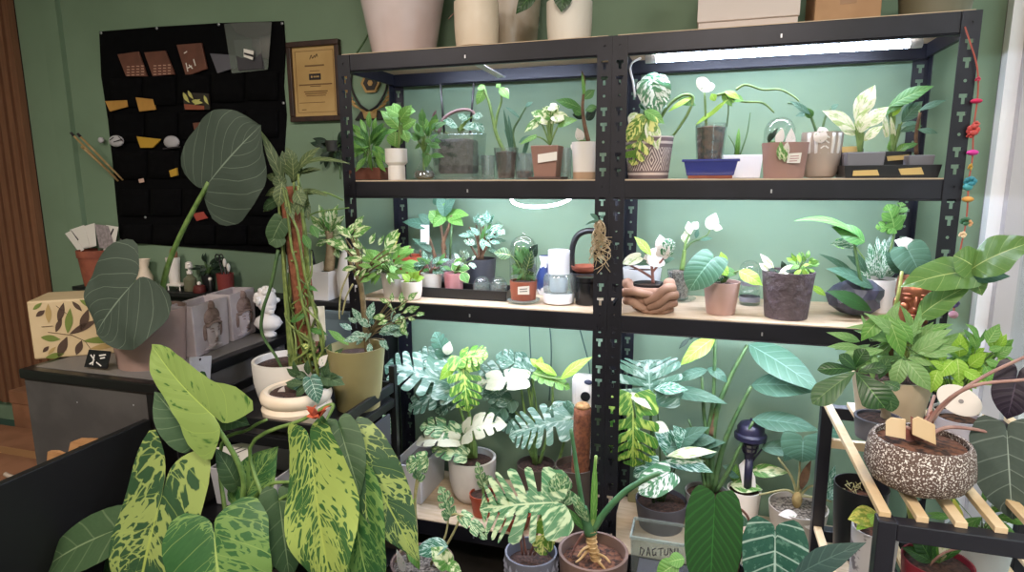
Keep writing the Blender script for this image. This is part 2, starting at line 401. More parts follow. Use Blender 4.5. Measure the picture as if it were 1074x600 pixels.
# ------------------------------------------------------------------ shared materials
MAT['stem'] = mat('stem_green', '#6f8a4a', .5, col2='#557238', scale=30)
MAT['stem_dark'] = mat('stem_dark_green', '#3c5a35', .5, col2='#4f6a3d', scale=30)
MAT['stem_brown'] = mat('stem_brown', '#6b4f38', .8, col2='#4f3a2a', scale=40)
MAT['stem_pale'] = mat('stem_pale', '#a9a277', .6, col2='#8f8a5e', scale=40)
MAT['stem_red'] = mat('stem_red', '#8d6258', .5, col2='#6e4840', scale=30)
MAT['soil'] = mat('potting_soil', '#4a3128', .95, col2='#2a1c17', scale=110, bump=1, det=5)
MAT['bark'] = mat('bark_chip_soil', '#6e4632', .95, col2='#2c1b14', scale=70, bump=1, det=4)
MAT['pebble'] = mat('grit_soil', '#8a7f73', .95, col2='#3a302a', scale=120, bump=1)
MAT['metal'] = mat('black_powder_coated_steel', '#181820', .4, .3, col2='#1e1e28', scale=8)
MAT['board'] = mat('pressed_wood_board', '#cfb99f', .55, col2='#c2aa8e', scale=14, stretch=(1, 7, 1))
MAT['blackpl'] = mat('black_plastic', '#17171a', .4)
MAT['white'] = mat('white_ceramic', '#e4ddd6', .35)
MAT['matte_white'] = mat('matte_white', '#d9d4cf', .7)
MAT['cream'] = mat('cream_ceramic', '#eadac6', .45, col2='#e2cfb8', scale=9)
MAT['terra'] = mat('terracotta', '#98553f', .75, col2='#854836', scale=16)
MAT['redpl'] = mat('red_brown_plastic', '#93402b', .5)
MAT['glass'] = glass('clear_glass')
MAT['cup'] = glass('clear_plastic_cup', '#f0f5f4', .2, .035)
MAT['frost'] = glass('cloudy_plastic', '#e6eeed', .25, .15)
MAT['paper'] = mat('white_paper', '#e6e2dc', .8)
MAT['ink'] = mat('dark_ink', '#262126', .8)
MAT['chrome'] = mat('zinc', '#b8b8bd', .35, .8)
MAT['wood'] = mat('pale_pine', '#dcc39f', .55, col2='#cfb288', scale=12, stretch=(1, 1, .15))
# leaves
LM = {
 'mid': leafmat('leaf_mid_green', '#4f8040', '#3b6a34', vein='#7fa463', nv=8),
 'fresh': leafmat('leaf_fresh_green', '#6ea04a', '#578a3e', vein='#a3c276', nv=7),
 'lime': leafmat('leaf_lime', '#a5cf4e', '#84b840', vein='#cfe58a', nv=7),
 'dark': leafmat('leaf_deep_green', '#2b5226', '#1f401d', vein='#5f8649', nv=8, vw=.07, rough=.35),
 'deep': leafmat('leaf_blackish_green', '#1f3326', '#182a1f', vein='#4a6350', nv=8),
 'blue': leafmat('leaf_blue_green', '#4c725c', '#40634f', vein='#67897a', nv=7, rough=.5),
 'cream': leafmat('leaf_cream_variegated', '#63984a', '#4d8238', vein='#b5c68a', var='#dde3b8', thr=.53, vs=(3, 4), nv=7),
 'whitev': leafmat('leaf_white_variegated', '#4f8a62', '#3f7850', var='#dfe8e0', thr=.52, vs=(6, 11), slant=1, nv=7),
 'mint': leafmat('leaf_mint_marbled', '#3f7a5e', '#2f684c', vein='#9cc4ae', var='#c8ded0', thr=.55, vs=(6, 16), slant=1.2, nv=8),
 'yellowv': leafmat('leaf_yellow_variegated', '#6c9636', '#4f7a2c', var='#dfe08a', thr=.5, vs=(5, 8), nv=7),
 'pale': leafmat('leaf_pale_cream', '#c5d79a', '#a9c67a', vein='#ecf0cc', var='#f2f2dc', thr=.46, vs=(4, 4), nv=6),
 'pink': leafmat('leaf_white_pink', '#e8e4de', '#e6d9d4', var='#7aa26c', thr=.66, vs=(5, 6), nv=7),
 'elephant': leafmat('leaf_velvet_grey_green', '#434f45', '#3b483e', vein='#7b8a7a', nv=5, vw=.03, vmix=.6, rough=.75, slant=1.9, midw=.022, trans=.08),
 'calad': leafmat('leaf_mosaic', '#37583a', '#2f4d2f', vein='#a3b55c', mosaic=('#95a75e', 9, 20, 1.0, -.39), vs=(6, 20), slant=0.55, nv=7, vw=.02, midw=.05, rough=.5),
 'calad_light': leafmat('leaf_mosaic_pale', '#3f6a3a', '#33592e', vein='#a8ba5e', mosaic=('#9cb05c', 10, 27, 1.0, -.36), vs=(6, 20), slant=0.65, nv=7, vw=.02, midw=.05, rough=.5),
 'calad_green': leafmat('leaf_mosaic_green', '#3f6c3c', '#2f5a33', vein='#9fb868', mosaic=('#70924f', 9, 17, .9, -.36), vs=(6, 20), slant=0.9, nv=7, vw=.03, midw=.04, rough=.45),
 'calad_lime': leafmat('leaf_mosaic_lime', '#43702f', '#335f27', vein='#a8bf60', var='#87a055', thr=.36, vs=(5, 11), slant=0.8, nv=7, vw=.02, midw=.035, soft=.04, rough=.5),
 'under': leafmat('leaf_dull_green', '#45603e', '#3a5436', vein='#7b9069', nv=6, vw=.05, rough=.6),
 'silver': leafmat('leaf_silver_veined', '#3c6a58', '#2d5849', vein='#b9d2c2', var='#5f8a76', thr=.58, vs=(12, 20), nv=7, vw=.08, midw=.05, vmix=.85, rough=.4),
 'anth': leafmat('leaf_ribbed_green', '#33592f', '#2a4f29', vein='#3d7638', nv=12, vw=.2, midw=.03, rough=.36, slant=.9),
 'purple': leafmat('leaf_near_black', '#2e2532', '#241d29', vein='#4d4150', nv=7),
 'grey': leafmat('leaf_grey_veined', '#4d5a52', '#434f48', vein='#93a096', nv=6, vw=.05, midw=.03, rough=.55),
 'lemon': leafmat('leaf_lemon_wilted', '#9fb24a', '#8aa03c', var='#d9d26a', thr=.5, vs=(5, 5), nv=9, vein='#7a9440'),
 'mono': leafmat('leaf_split_marbled', '#4d8050', '#3c7044', vein='#b9c99a', var='#b9c99a', thr=.53, vs=(9, 9), slant=1.0, nv=9, vw=.05, midw=.035),
 'mono_w': leafmat('leaf_split_white_marbled', '#547a66', '#466a57', vein='#8aa594', var='#9fb3a6', thr=.55, vs=(8, 8), slant=1.0, nv=9, vw=.05, midw=.03),
 'mono_y': leafmat('leaf_split_yellow_marbled', '#4d8030', '#3d7026', vein='#b5c868', var='#a9c05a', thr=.55, vs=(8, 9), slant=1.0, nv=9, vw=.07, midw=.04),
 'ivory': leafmat('leaf_ivory', '#cfcdb8', '#c4c6aa', var='#6b9a5c', thr=.68, vs=(4, 8), nv=7),
}
# ------------------------------------------------------------------ room shell
WALLM = mat('sage_green_paint', '#778e76', .75, col2='#718870', scale=3)
XL, XR, YF, YB, ZC = -2.6, 2.05, -3.4, .42, 2.75
struct(MB().box((XL, YB, 0), (XR+.1, YB+.1, ZC)).build('wall_back', WALLM))
struct(MB().box((XL-.1, YF, 0), (XL, YB+.1, ZC)).build('wall_left', WALLM))
struct(MB().box((XL-.1, YF-.1, 0), (XR+.1, YF, ZC)).build('wall_front', mat('off_white_paint', '#b9b4aa', .8)))
struct(MB().box((XL-.1, YF-.1, ZC), (XR+.1, YB+.1, ZC+.1)).build('ceiling', mat('ceiling_paint', '#c9c6c0', .85)))
struct(MB().box((XL-.1, YF-.1, -.1), (XR+.1, YB+.1, 0)).build('floor', mat('dark_tiled_floor', '#3b3632', .5, col2='#2f2b28', scale=5)))
struct(MB().box((-1.80, .395, 0), (-1.70, YB, ZC)).build('trim_1', WALLM))           # shallow pilaster beside the slats
# ribbed slat panelling
b = MB().box((XL, .415, .215), (-1.985, .42, ZC)); sm = MB(); x = -2.022
while x > XL+.02: sm.box((x-.001, .385, .215), (x+.036, .416, ZC)); x -= .0575
o = struct(b.build('trim_2', mat('slat_backing_felt', '#1d1512', .95)))
so = struct(sm.build('trim_3', mat('walnut_slats', '#82583f', .6, col2='#744d38', scale=30, stretch=(3, 3, .12)))); 
struct(MB().box((XL, .40, 0), (-1.985, YB, .1)).build('baseboard_back', mat('teal_skirting', '#3d564c', .6)))
# street window in the right wall
wf = MB(); gz0, gz1 = .12, 2.6
wf.box((XR, YF, 0), (XR+.1, YB, gz0)); wf.box((XR, YF, gz1), (XR+.1, YB, ZC))
struct(wf.build('wall_right', WALLM))
fr = MB()
for y0, y1 in ((.33, .42), (-1.35, -1.27), (-3.4, -3.32)): fr.box((XR-.02, y0, gz0), (XR+.08, y1, gz1))
fr.box((XR-.02, YF, gz0-.02), (XR+.08, YB, gz0+.05)); fr.box((XR-.02, YF, gz1-.05), (XR+.08, YB, gz1))
struct(fr.build('window_1', mat('grey_aluminium', '#b9b3b4', .5)))
struct(MB().box((XR-.05, .405, 0), (XR-.02, .42, gz1)).build('trim_4', mat('grey_reveal', '#8f8a8a', .6)))
struct(MB().box((XR-.055, .36, 0), (XR-.02, .40, gz1)).build('trim_5', mat('white_window_bead', '#eceaea', .5)))
struct(MB().box((XR+.03, YF, gz0), (XR+.036, YB-.08, gz1)).build('window_2', glass('window_glass', '#e9efee', .25)))
# pale street front seen dimly through the pane
fa = MB(); fa.box((5.2, -8, -.2), (5.4, 8, 5))
o = struct(fa.build('wall_outside', mat('pale_render', '#c8c6c4', .9, col2='#a9aaa9', scale=.9, stretch=(1, 2.2, .1))))
st_ = MB()
for i, y in enumerate((-.6, .4, 1.5, 2.3, 3.3, 4.6)): st_.box((5.1, y, -.2), (5.2, y+.28+.1*(i % 3), 4.2))
struct(st_.build('trim_6', mat('outside_pillars', '#7f8a86', .8)))
struct(MB().box((XR+.1, -8, -.25), (5.2, 8, -.2)).build('ground', mat('pavement', '#a09d99', .9, col2='#8d8a87', scale=4)))
# ------------------------------------------------------------------ light
w = bpy.data.worlds.new('world'); SC.world = w; w.use_nodes = True
bg = w.node_tree.nodes['Background']; bg.inputs[0].default_value = lin('#eaf0f4'); bg.inputs[1].default_value = 5
def area(name, loc, rot, sx, sy, power, col='#ffffff'):
    l = bpy.data.lights.new(name, 'AREA'); l.shape = 'RECTANGLE'; l.size = sx; l.size_y = sy; l.energy = power; l.color = lin(col)[:3]
    o = bpy.data.objects.new(name, l); COL.objects.link(o); o.location = loc; o.rotation_euler = rot; return o
for i, (x, y) in enumerate(((1.25, -2.3), (-.7, -2.3))):  # unseen fill panels, added overhead behind the camera to brighten the room
    t = thing('fill_panel', 'unseen square fill panel added in the ceiling '+('over the shelving aisle' if i == 0 else 'over the counter side'), 'fill light', (x, y, ZC-.03))
    MB().box((x-.3, y-.3, ZC-.03), (x+.3, y+.3, ZC)).build('frame', MAT['matte_white'], t)
    MB().box((x-.27, y-.27, ZC-.035), (x+.27, y+.27, ZC-.03)).build('diffuser', emit('fill_diffuser_%d' % i, '#fff4e8', 2), t)
    area('fill_lamp', (x, y, ZC-.06), (0, 0, 0), .54, .54, 80 if i == 0 else 62, '#fff1e4')
# ------------------------------------------------------------------ shelving
TIER = [1.8, 1.392, .984, .186]; RD = .38
def post_mesh(mirror):
    bm = bmesh.new(); W = .043; PT = .0435; n = 41; s = -1 if mirror else 1
    for i in range(n):
        z0, z1 = i*PT, (i+1)*PT
        if i == n-1: z1 = 1.797
        out = [(0, z0), (W, z0), (W, z1), (0, z1)]; cx, cz = .021, (z0+z1)/2
        if i % 3 == 1: ins = [(cx+.0042*math.cos(a*PI/4), cz+.0042*math.sin(a*PI/4)) for a in range(8)]
        else: ins = [(cx-.010, cz+.012), (cx-.010, cz+.003), (cx-.004, cz+.002), (cx-.004, cz-.013), (cx+.004, cz-.013), (cx+.004, cz+.002), (cx+.010, cz+.003), (cx+.010, cz+.012)]
        es = []
        for poly in (out, ins):
            vs = [bm.verts.new((s*p[0], 0, p[1])) for p in poly]
            es += [bm.edges.new((vs[k], vs[(k+1) % len(vs)])) for k in range(len(vs))]
        bmesh.ops.triangle_fill(bm, edges=es, use_beauty=True, use_dissolve=False)
    bmesh.ops.remove_doubles(bm, verts=bm.verts, dist=1e-5)
    v = [bm.verts.new(p) for p in ((0, 0, 0), (0, .035, 0), (0, .035, 1.797), (0, 0, 1.797))]; bm.faces.new(v)
    bmesh.ops.recalc_face_normals(bm, faces=bm.faces)
    me = bpy.data.meshes.new('post'); bm.to_mesh(me); bm.free(); me.materials.append(MAT['metal']); return me
PM = [post_mesh(False), post_mesh(True)]
for ui in range(2):
    X0 = .9015*ui
    rk = thing('shelving_unit', ['black boltless shelving unit beside the framed certificate', 'black boltless shelving unit beside the window, string of beads on its corner post'][ui], 'shelving', (X0+.45, RD/2, 0), 'pair of black shelving units')
    bl = parent_loc(rk)
    for k, (px, py, rot, me) in enumerate(((X0, 0, 0, 0), (X0+.9, 0, 0, 1), (X0+.9, RD, PI, 0), (X0, RD, PI, 1))):
        o = bpy.data.objects.new('post', PM[me]); COL.objects.link(o); o.parent = rk; o.location = Vector((px, py, 0))-bl; o.rotation_euler = (0, 0, rot)
        q = o.modifiers.new('s', 'SOLIDIFY'); q.thickness = .0022
    for z in TIER:
        t = z-.003 if z < 1.7 else z-.002
        for y0, y1 in ((.0025, .014), (RD-.014, RD-.0025)):
            bb = MB().box((X0+.008, y0, t-.052), (X0+.892, y1, t)); bb.box((X0+.008, min(y0, y1), t-.056), (X0+.892, y1+(.006 if y0 < .1 else 0), t-.052))
            bb.build('beam', MAT['metal'], rk, bevel=.002)
        for x in (X0+.0025, X0+.886): MB().box((x, .02, t-.05), (x+.0115, RD-.02, t)).build('side_beam', MAT['metal'], rk)
        MB().box((X0+.013, .004, z-.012), (X0+.887, RD-.004, z)).build('board', MAT['board'], rk)
        MB().box((X0+.445, -.0005, t-.036), (X0+.449, .003, t-.026)).build('clip', MAT['chrome'], rk)
# grow lights
LED = emit('led_tube_glow', '#d4e3ff', 112); LEDT = emit('led_tube_glow_top', '#d4e3ff', 88); LEDW = emit('led_tube_glow_weak', '#d4e3ff', 58); CAP = mat('lamp_cap', '#d8d8dc', .4)
def led(label, x0, x1, y, z, m=LED, r=.011):
    t = thing('led_tube', label, 'grow light', ((x0+x1)/2, y, z))
    MB().tube([(x0, y, z), ((x0+x1)/2, y, z), (x1, y, z)], r, n=10, sm=False).build('tube', m, t, 'all')
    for x in (x0, x1):
        MB().tube([(x-.015, y, z), (x+.015, y, z)], r*1.15, n=10).build('end_cap', CAP, t, 'all')
    for x in (x0+.25*(x1-x0), x0+.75*(x1-x0)):
        MB().bar((x, y, z+r), (x, y, z+.028), .012, .004, (1, 0, 0)).build('bracket', CAP, t)
    return t
A, B = at(672, 60, y=.10), at(972, 43, y=.10)
tr = led('bright LED tube under the top board of the shelving by the window', 1.0, 1.69, .10, 1.745, LEDT)
MB().tube([at(672,61,y=.09), at(664,65,y=.07), at(661,72,y=.07), at(664,86,y=.07), at(666,102,y=.08)], .0035, n=6).build('power_cord', CAP, tr, 'all')
tl = led('LED tube under the top board, above the clear square pot', .13, .72, .055, 1.768, LEDW)
MB().ell(at(400,72.5,y=.03), .006, .006, .006, 12, 8).build('pilot_lamp', LED, tl, 'all')
MB().bar(at(497,65,y=.05), at(526,81,y=.30), .03, .003).build('mounting_plate', CAP, tl)
led('LED tube under the second board, above the plant dome', .1, .8, .035, 1.345)
led('LED tube under the second board, above the cupped hands pot', 1.0, 1.7, .035, 1.345)
led('LED tube under the third board, above the white bins and monsteras', .1, .8, .035, .937)
led('LED tube under the third board, above the black garden lantern', 1.0, 1.7, .035, .937)
BLK = mat('black_felt', '#0b0b0d', 1, col2='#08080a', scale=30); BLK.node_tree.nodes['Principled BSDF'].inputs['Specular IOR Level'].default_value = .1
KRAFT = mat('kraft_paper', '#b98a42', .8, col2='#a87a38', scale=12); BROWNP = mat('brown_pack', '#6e4436', .55, col2='#5b372c', scale=9)
# pocket organiser on the wall
org = thing('pocket_organizer', 'large black fabric pocket organizer hung on the green wall', 'organizer', at(200, 150, y=.41))
oc = [(104,33),(165,28),(232,24),(297,22),(299,50),(297,90),(300,120),(297,170),(301,220),(303,267),(240,262),(180,258),(126,254),(122,215),(118,170),(113,125),(106,80)]
MB().prism([at(u, v, y=.412) for u, v in oc], (0, .006, 0)).build('backing', BLK, org)
rows = [(78,108),(117,146),(157,186),(198,226),(236,256)]
for ri, (v0, v1) in enumerate(rows):
    for ci in range(5):
        du = v0*.08; ua, ub = 108+du+ci*(185-du)/5+1, 108+du+(ci+1)*(185-du)/5-1; sl = -.05
        vv0, vv1 = v0+(ua-200)*sl*(1-ri*.3), v1+(ua-200)*sl*(1-ri*.3); mb = MB(); n = 6; A = []
        for j in range(4):
            for i in range(n+1):
                q = i/n; p = at(ua+(ub-ua)*q, vv0+(vv1-vv0)*j/3, y=.408); p.y -= .012*math.sin(PI*q)*(1-.25*j/3)*(.8 if j else 1)+.002; A.append(p)
        mb.add(A, [(j*(n+1)+i, j*(n+1)+i+1, (j+1)*(n+1)+i+1, (j+1)*(n+1)+i) for j in range(3) for i in range(n)])
        mb.build('pocket', BLK, org, True, solid=.002)
for u, v in ((105.5,34.5),(164,29.5),(229,25.5),(295.5,24.5),(297,108),(232,105),(126.5,252),(148,190),(152,228)):
    p = at(u, v, y=.409); MB().tube([p, p+Vector((0, .005, 0))], .006, n=12, sm=False).build('eyelet', MAT['chrome'], org, 'all')
def pack(label, pts, m, name='seed_packet', cat='packet', y=.396, th=.008, group=None): return flat(name, label, cat, pts, y, m, th, group)
PK = mat('pale_print', '#c9a08e', .7); WH = MAT['paper']
o = pack('leftmost of the brown packs in the organizer top row', [(123,57),(145,54),(154,80),(132,80)], BROWNP)
marks([((133+i*5,70+j*3-i*.3),(136+i*5,70+j*3-i*.3)) for i in range(4) for j in range(4)], .395, PK, o, w=.9)
o = pack('second of the brown packs in the organizer top row', [(151,55),(173,53),(183,78),(160,80)], BROWNP)
marks([((161+i*5,69+j*3-i*.3),(164+i*5,69+j*3-i*.3)) for i in range(4) for j in range(4)], .395, PK, o, w=.9)
o = pack('third and tallest of the brown packs in the organizer top row', [(185,47),(211,45),(217,72),(195,80)], BROWNP)
marks([((193,56),(196,54)),((195,66),(197,75)),((198,68),(202,72)),((203,62),(205,69)),((196,72),(201,69))], .395, MAT['paper'], o, w=1.1)
pack('flat grey envelope in the organizer between the third brown pack and the clear bag', [(220,56),(248,58),(247,71),(228,77)], mat('grey_film', '#5c5a63', .4))
t = thing('clear_bag', 'clear plastic bag with a white sticker in the organizer top right', 'bag', at(262, 50, y=.39))
mb = MB(); A = []; n = 6
for j in range(7):
    for i in range(n+1):
        q = i/n; p = at(235+(50-4*(j/6))*q+8*(j/6)*(1-q), 25-2*q+(52-2*q)*j/6, y=.394); p.y -= .018*math.sin(PI*q)*math.sin(PI*min(1, .15+j/6)); A.append(p)
mb.add(A, [(j*(n+1)+i, j*(n+1)+i+1, (j+1)*(n+1)+i+1, (j+1)*(n+1)+i) for j in range(6) for i in range(n)]); mb.build('film', glass('bag_film', '#b9bcc0', .5, .12), t, True)
MB().prism([at(u, v, y=.388) for u, v in ((245,42),(272,41),(276,72),(250,74))], (0, .006, 0)).build('contents', mat('grey_contents', '#3e3c42', .6), t)
MB().prism([at(u, v, y=.3735) for u, v in ((255.5,51),(266,53.5),(265,63),(255.5,59.5))], (0, .002, 0)).build('sticker', WH, t)
MB().prism([at(u, v, y=.3725) for u, v in ((256,55),(265.5,57.5),(265.5,60),(256,57))], (0, .001, 0)).build('sticker_band', MAT['ink'], t)
pack('kraft envelope at the left end of the organizer second row', [(110,106),(133,105),(134,112),(115,117)], KRAFT)
pack('kraft envelope second from the left in the organizer second row', [(142,102),(160,104),(163,115),(146,117)], KRAFT)
t = thing('seed_mix_pack', 'pack printed with yellow-green leaves in the organizer second row', 'packet', at(205, 110, y=.396))
MB().prism([at(u, v, y=.396) for u, v in ((192,97),(219,98),(220,115),(193,115))], (0, .006, 0)).build('pouch', mat('dark_pouch', '#2a2420', .5), t)
mb = MB()
for a, b, c in (((192,97),(199,108),5),((197,95),(203,104),4),((201,106),(213,108),5),((214,100),(219,110),4),((204,110),(210,104),4)): leaf(mb, at(*a, y=.393), at(*b, y=.393), c*.0042, 'lance', (0, -1, 0), ns=6, nt=2)
mb.build('leaf_print', mat('printed_leaf', '#b9b56a', .6), t, True)
MB().prism([at(u, v, y=.394) for u, v in ((193,109),(214,111),(214,115),(194,115))], (0, .002, 0)).build('red_band', mat('rust', '#8a4a35', .6), t)
pack('small brown box corner in the organizer third row, beside the big upper leaf', [(202,129),(213,128),(215,136),(204,138)], BROWNP)
t = thing('tied_bag', 'white crumpled bag tied at its left end, in the organizer third row', 'bag', at(120, 147, y=.39))
mb = MB(); mb.ell(at(122,148,y=.392), .045, .014, .026, 12, 8); mb.build('pouch', mat('white_film', '#b9b7bb', .4, bump=.8, scale=60), t, 'all')
MB().ell(at(106,147,y=.392), .016, .01, .014, 10, 6).build('knot', mat('white_film', '', 0), t, 'all')
marks([((115,147),(119,144)),((119,149),(128,146)),((124,143),(129,148))], .377, MAT['ink'], t, 'creases', .8)
pack('mustard envelope in the organizer third row', [(143,143),(169,146),(160,155),(147,155)], mat('mustard_paper', '#b8902e', .7))
t = thing('round_tin', 'round white tin sticking out of the organizer third row', 'tin', at(180, 150, y=.39))
MB().ell(at(180,149,y=.392), .043, .014, .028, 18, 10).build('tin', mat('grey_white', '#a9a6ab', .5), t, 'all')
MB().bar(at(171,156,y=.380), at(189,154,y=.380), .004, .006).build('rim_band', MAT['ink'], t)
pack('small yellow packet at the edge of the big upper leaf in the organizer', [(177,179),(185,176),(186,184),(179,186)], mat('mustard_paper', '', 0))
pack('small red packet under the big upper leaf in the organizer', [(202,224),(213,222),(217,229),(206,232)], mat('red_print', '#9c4038', .5))
pack('tiny pale tag in the organizer fourth row', [(145,188),(150,187),(151,191),(146,192)], mat('pale_tag', '#c9a89a', .7), th=.004)
# bamboo stakes
BAM = mat('bamboo', '#b89a6c', .6, col2='#a0824f', scale=30)
for lab, a, b in (('uppermost of three thin bamboo stakes leaning on the wall, black tip', (75,140), (124,190)), ('middle of three thin bamboo stakes leaning on the wall, black tip', (82,141), (129,189)), ('lowest of three thin bamboo stakes leaning on the wall, pale tip', (86,154), (122,187))):
    A, B = at(*a, y=.30), at(*b, y=.405); t = thing('bamboo_stake', lab, 'stake', B, 'bamboo stakes on the wall')
    MB().tube([A, A.lerp(B, .5), B], .0045, n=8, sm=False).build('cane', BAM, t, 'all')
    MB().tube([A-(B-A)*.02, A+(B-A)*.05], .0055, .006, n=8).build('tip', MAT['ink'] if 'black' in lab else BAM, t, 'all')
# framed certificate
t = thing('framed_certificate', 'framed gold certificate hung beside the left shelving post', 'picture', (-.37, .41, 1.63))
A = (at(303.5,45,y=.41), at(358,42,y=.41), at(358,128.5,y=.41), at(309,129.5,y=.41)); x0, x1, z0, z1 = -.487, -.243, 1.630, 1.944
DW = mat('dark_wood_frame', '#2b1a16', .4, col2='#3a231c', scale=20, stretch=(2, 2, 1))
fm = MB(); f = .021
fm.box((x0, .395, z0), (x1, .42, z0+f)); fm.box((x0, .395, z1-f), (x1, .42, z1)); fm.box((x0, .395, z0+f), (x0+f, .42, z1-f)); fm.box((x1-f, .395, z0+f), (x1, .42, z1-f)); fm.build('frame', DW, t, bevel=.003)
GOLD = mat('brushed_gold_plate', '#bd9c66', .45, .2, col2='#ae8c56', scale=5)
pl = MB().box((x0+f, .408, z0+f), (x1-f, .412, z1-f)).build('plate', GOLD, t)
gb = MB(); i0, i1, k0, k1 = x0+f+.014, x1-f-.012, z0+f+.016, z1-f-.016
for a, b in (((i0, k0), (i1, k0)), ((i0, k1), (i1, k1)), ((i0, k0), (i0, k1)), ((i1, k0), (i1, k1))): gb.bar((a[0], .4075, a[1]), (b[0], .4075, b[1]), .001, .0018, (0, 0, 1) if a[1] == b[1] else (1, 0, 0))
xc = (i0+i1)/2
for dx, z, wd, h in ((0, .73, .09, .006), (0, .655, .045, .002), (0, .46, .155, .005), (0, .435, .05, .003), (0, .36, .11, .004), (0, .33, .10, .004), (0, .30, .09, .003), (-.02, .2, .12, .002), (-.06, .1, .02, .003)):
    zz = z0+f+(z1-z0-2*f)*z; gb.box((xc+dx-wd/2, .4068, zz-h/2), (xc+dx+wd/2, .408, zz+h/2))
gb.build('engraving', mat('engraved_brown', '#6e4f2a', .6), pl)
sb = MB(); z = z0+f+(z1-z0-2*f)*.85
for a, b in (((-.02,-.008),(-.012,.008)), ((-.012,.008),(-.006,-.006)), ((-.006,-.004),(.004,.006)), ((.004,.006),(.006,-.004)), ((.008,.0),(.014,.012)), ((.014,.012),(.018,.0))): sb.bar((xc+a[0], .407, z+a[1]), (xc+b[0], .407, z+b[1]), .001, .003, (0, 1, 0))
sb.build('script_logo', mat('engraved_dark', '#3a2a1a', .6), pl)
z = z0+f+(z1-z0-2*f)*.57; MB().box((xc-.027, .4062, z-.012), (xc+.027, .408, z+.012)).build('badge', MAT['ink'], pl)
bm_ = MB(); bm_.box((xc-.018, .4055, z-.004), (xc-.011, .4063, z+.004))
for i in range(4): bm_.box((xc-.006+i*.007, .4055, z-.003), (xc-.001+i*.007, .4063, z+.003))
bm_.build('badge_print', GOLD, pl)
# laurel plaque behind the left shelving post
t = thing('laurel_plaque', 'wooden laurel wreath plaque on the wall behind the left shelving post', 'plaque', at(387, 125, y=.41))
LW = mat('gilt_wood', '#a8854c', .5, col2='#8d6c3a', scale=12)
ln, outl = MB(), MB()
for sd in (-1, 1):
    arc = [(387+sd*(2+20*math.sin(PI*.5*min(1, q*1.3))**.6-6*max(0, q-.6)), 117-46*q) for q in [i/9 for i in range(10)]]
    outl.tube([at(u-sd*2.5, v, y=.412) for u, v in arc], .005, .003, n=6)
    for i, (u, v) in enumerate(arc):
        leaf(ln, at(u-sd*.5, v+2, y=.405), at(u+sd*(9-.4*i), v-3.5, y=.395), .011, 'lance', (0, -1, 0), bow=.02, fold=.05, ns=6, nt=2)
ln.build('laurel_leaves', LW, t, True, solid=.004); outl.build('branch', mat('black_laminate', '#1c1614', .6), t, 'all')
def hexa(r, y, th, nm, m, p):
    c = at(388, 87, y=y); MB().prism([c+Vector((math.cos(a*PI/3)*r, 0, math.sin(a*PI/3)*r)) for a in range(6)], (0, th, 0)).build(nm, m, p)
hexa(.042, .404, .012, 'medallion', LW, t); hexa(.031, .401, .004, 'medallion_field', mat('black_laminate', '', 0), t); hexa(.012, .398, .004, 'medallion_star', LW, t)
MB().prism([at(u, v, y=.408) for u, v in ((372,126),(404,125),(398,116),(378,117))], (0, .012, 0)).build('base', mat('black_laminate', '', 0), t)
MB().prism([at(u, v, y=.400) for u, v in ((380,117),(395,116.5),(394,124),(382,124.5))], (0, .009, 0)).build('name_plate', LW, t)

# ------------------------------------------------------------------ black sideboard along the wall and what stands on it
SZ = .90
t = thing('sideboard', 'low black sideboard along the green wall behind the counter', 'sideboard', (-.9, .37, 0))
SBM = mat('black_laminate_board', '#131315', .5)
MB().box((-1.68, .33, .04), (-.04, .415, SZ-.02)).build('body', SBM, t); MB().box((-1.69, .295, SZ-.02), (-.035, .418, SZ)).build('top', SBM, t, bevel=.003)
for i in range(4): MB().box((-1.67+.405*i, .322, .06), (-1.275+.405*i, .33, SZ-.04)).build('door', SBM, t, bevel=.002)
def on(u, y): return at(u, 300, y=y).x
# pot with a fan of care cards
p = Plant('card_pot', 'terracotta pot holding a fan of white plant cards', 100, .365, SZ, vmid=275, cat='pot')
p.pot(262, 32, 24, MAT['terra'], 'rim', soil=None)
SPK = mat('speckled_card', '#a79d9f', .8, col2='#8a8084', scale=60)
for lab, pts, y, m in (('leftmost white card, tilted, in the terracotta card pot', [(68,245),(74,242),(88,262),(83,265)], .352, WH),
     ('white card with a dark slanted stroke, second from left in the terracotta card pot', [(73,241),(88,236),(94,258),(84,262)], .358, WH),
     ('upright white card with a column of small dark signs in the terracotta card pot', [(85,238),(99,234),(101,258),(88,261)], .362, WH),
     ('speckled grey card on the right of the terracotta card pot', [(99,235),(113,237),(121,262),(104,260)], .366, SPK),
     ('white card with two dark strokes, rightmost in the terracotta card pot', [(111,236),(124,238),(119,266),(108,266)], .372, WH)):
    o = flat('plant_card', lab, 'card', pts, y, m, .002, 'cards in the terracotta pot')
    if 'slanted' in lab: marks([((74,242),(82,252))], y-.001, MAT['ink'], o, w=2)
    if 'column' in lab: marks([((86,244),(89,244)),((86,247.5),(89,247)),((87,251.5),(90,251))], y-.001, MAT['ink'], o, w=1.8)
    if 'two dark' in lab: marks([((119,240),(114.5,250)),((114.5,250),(119,261))], y-.001, MAT['ink'], o, w=1.6)
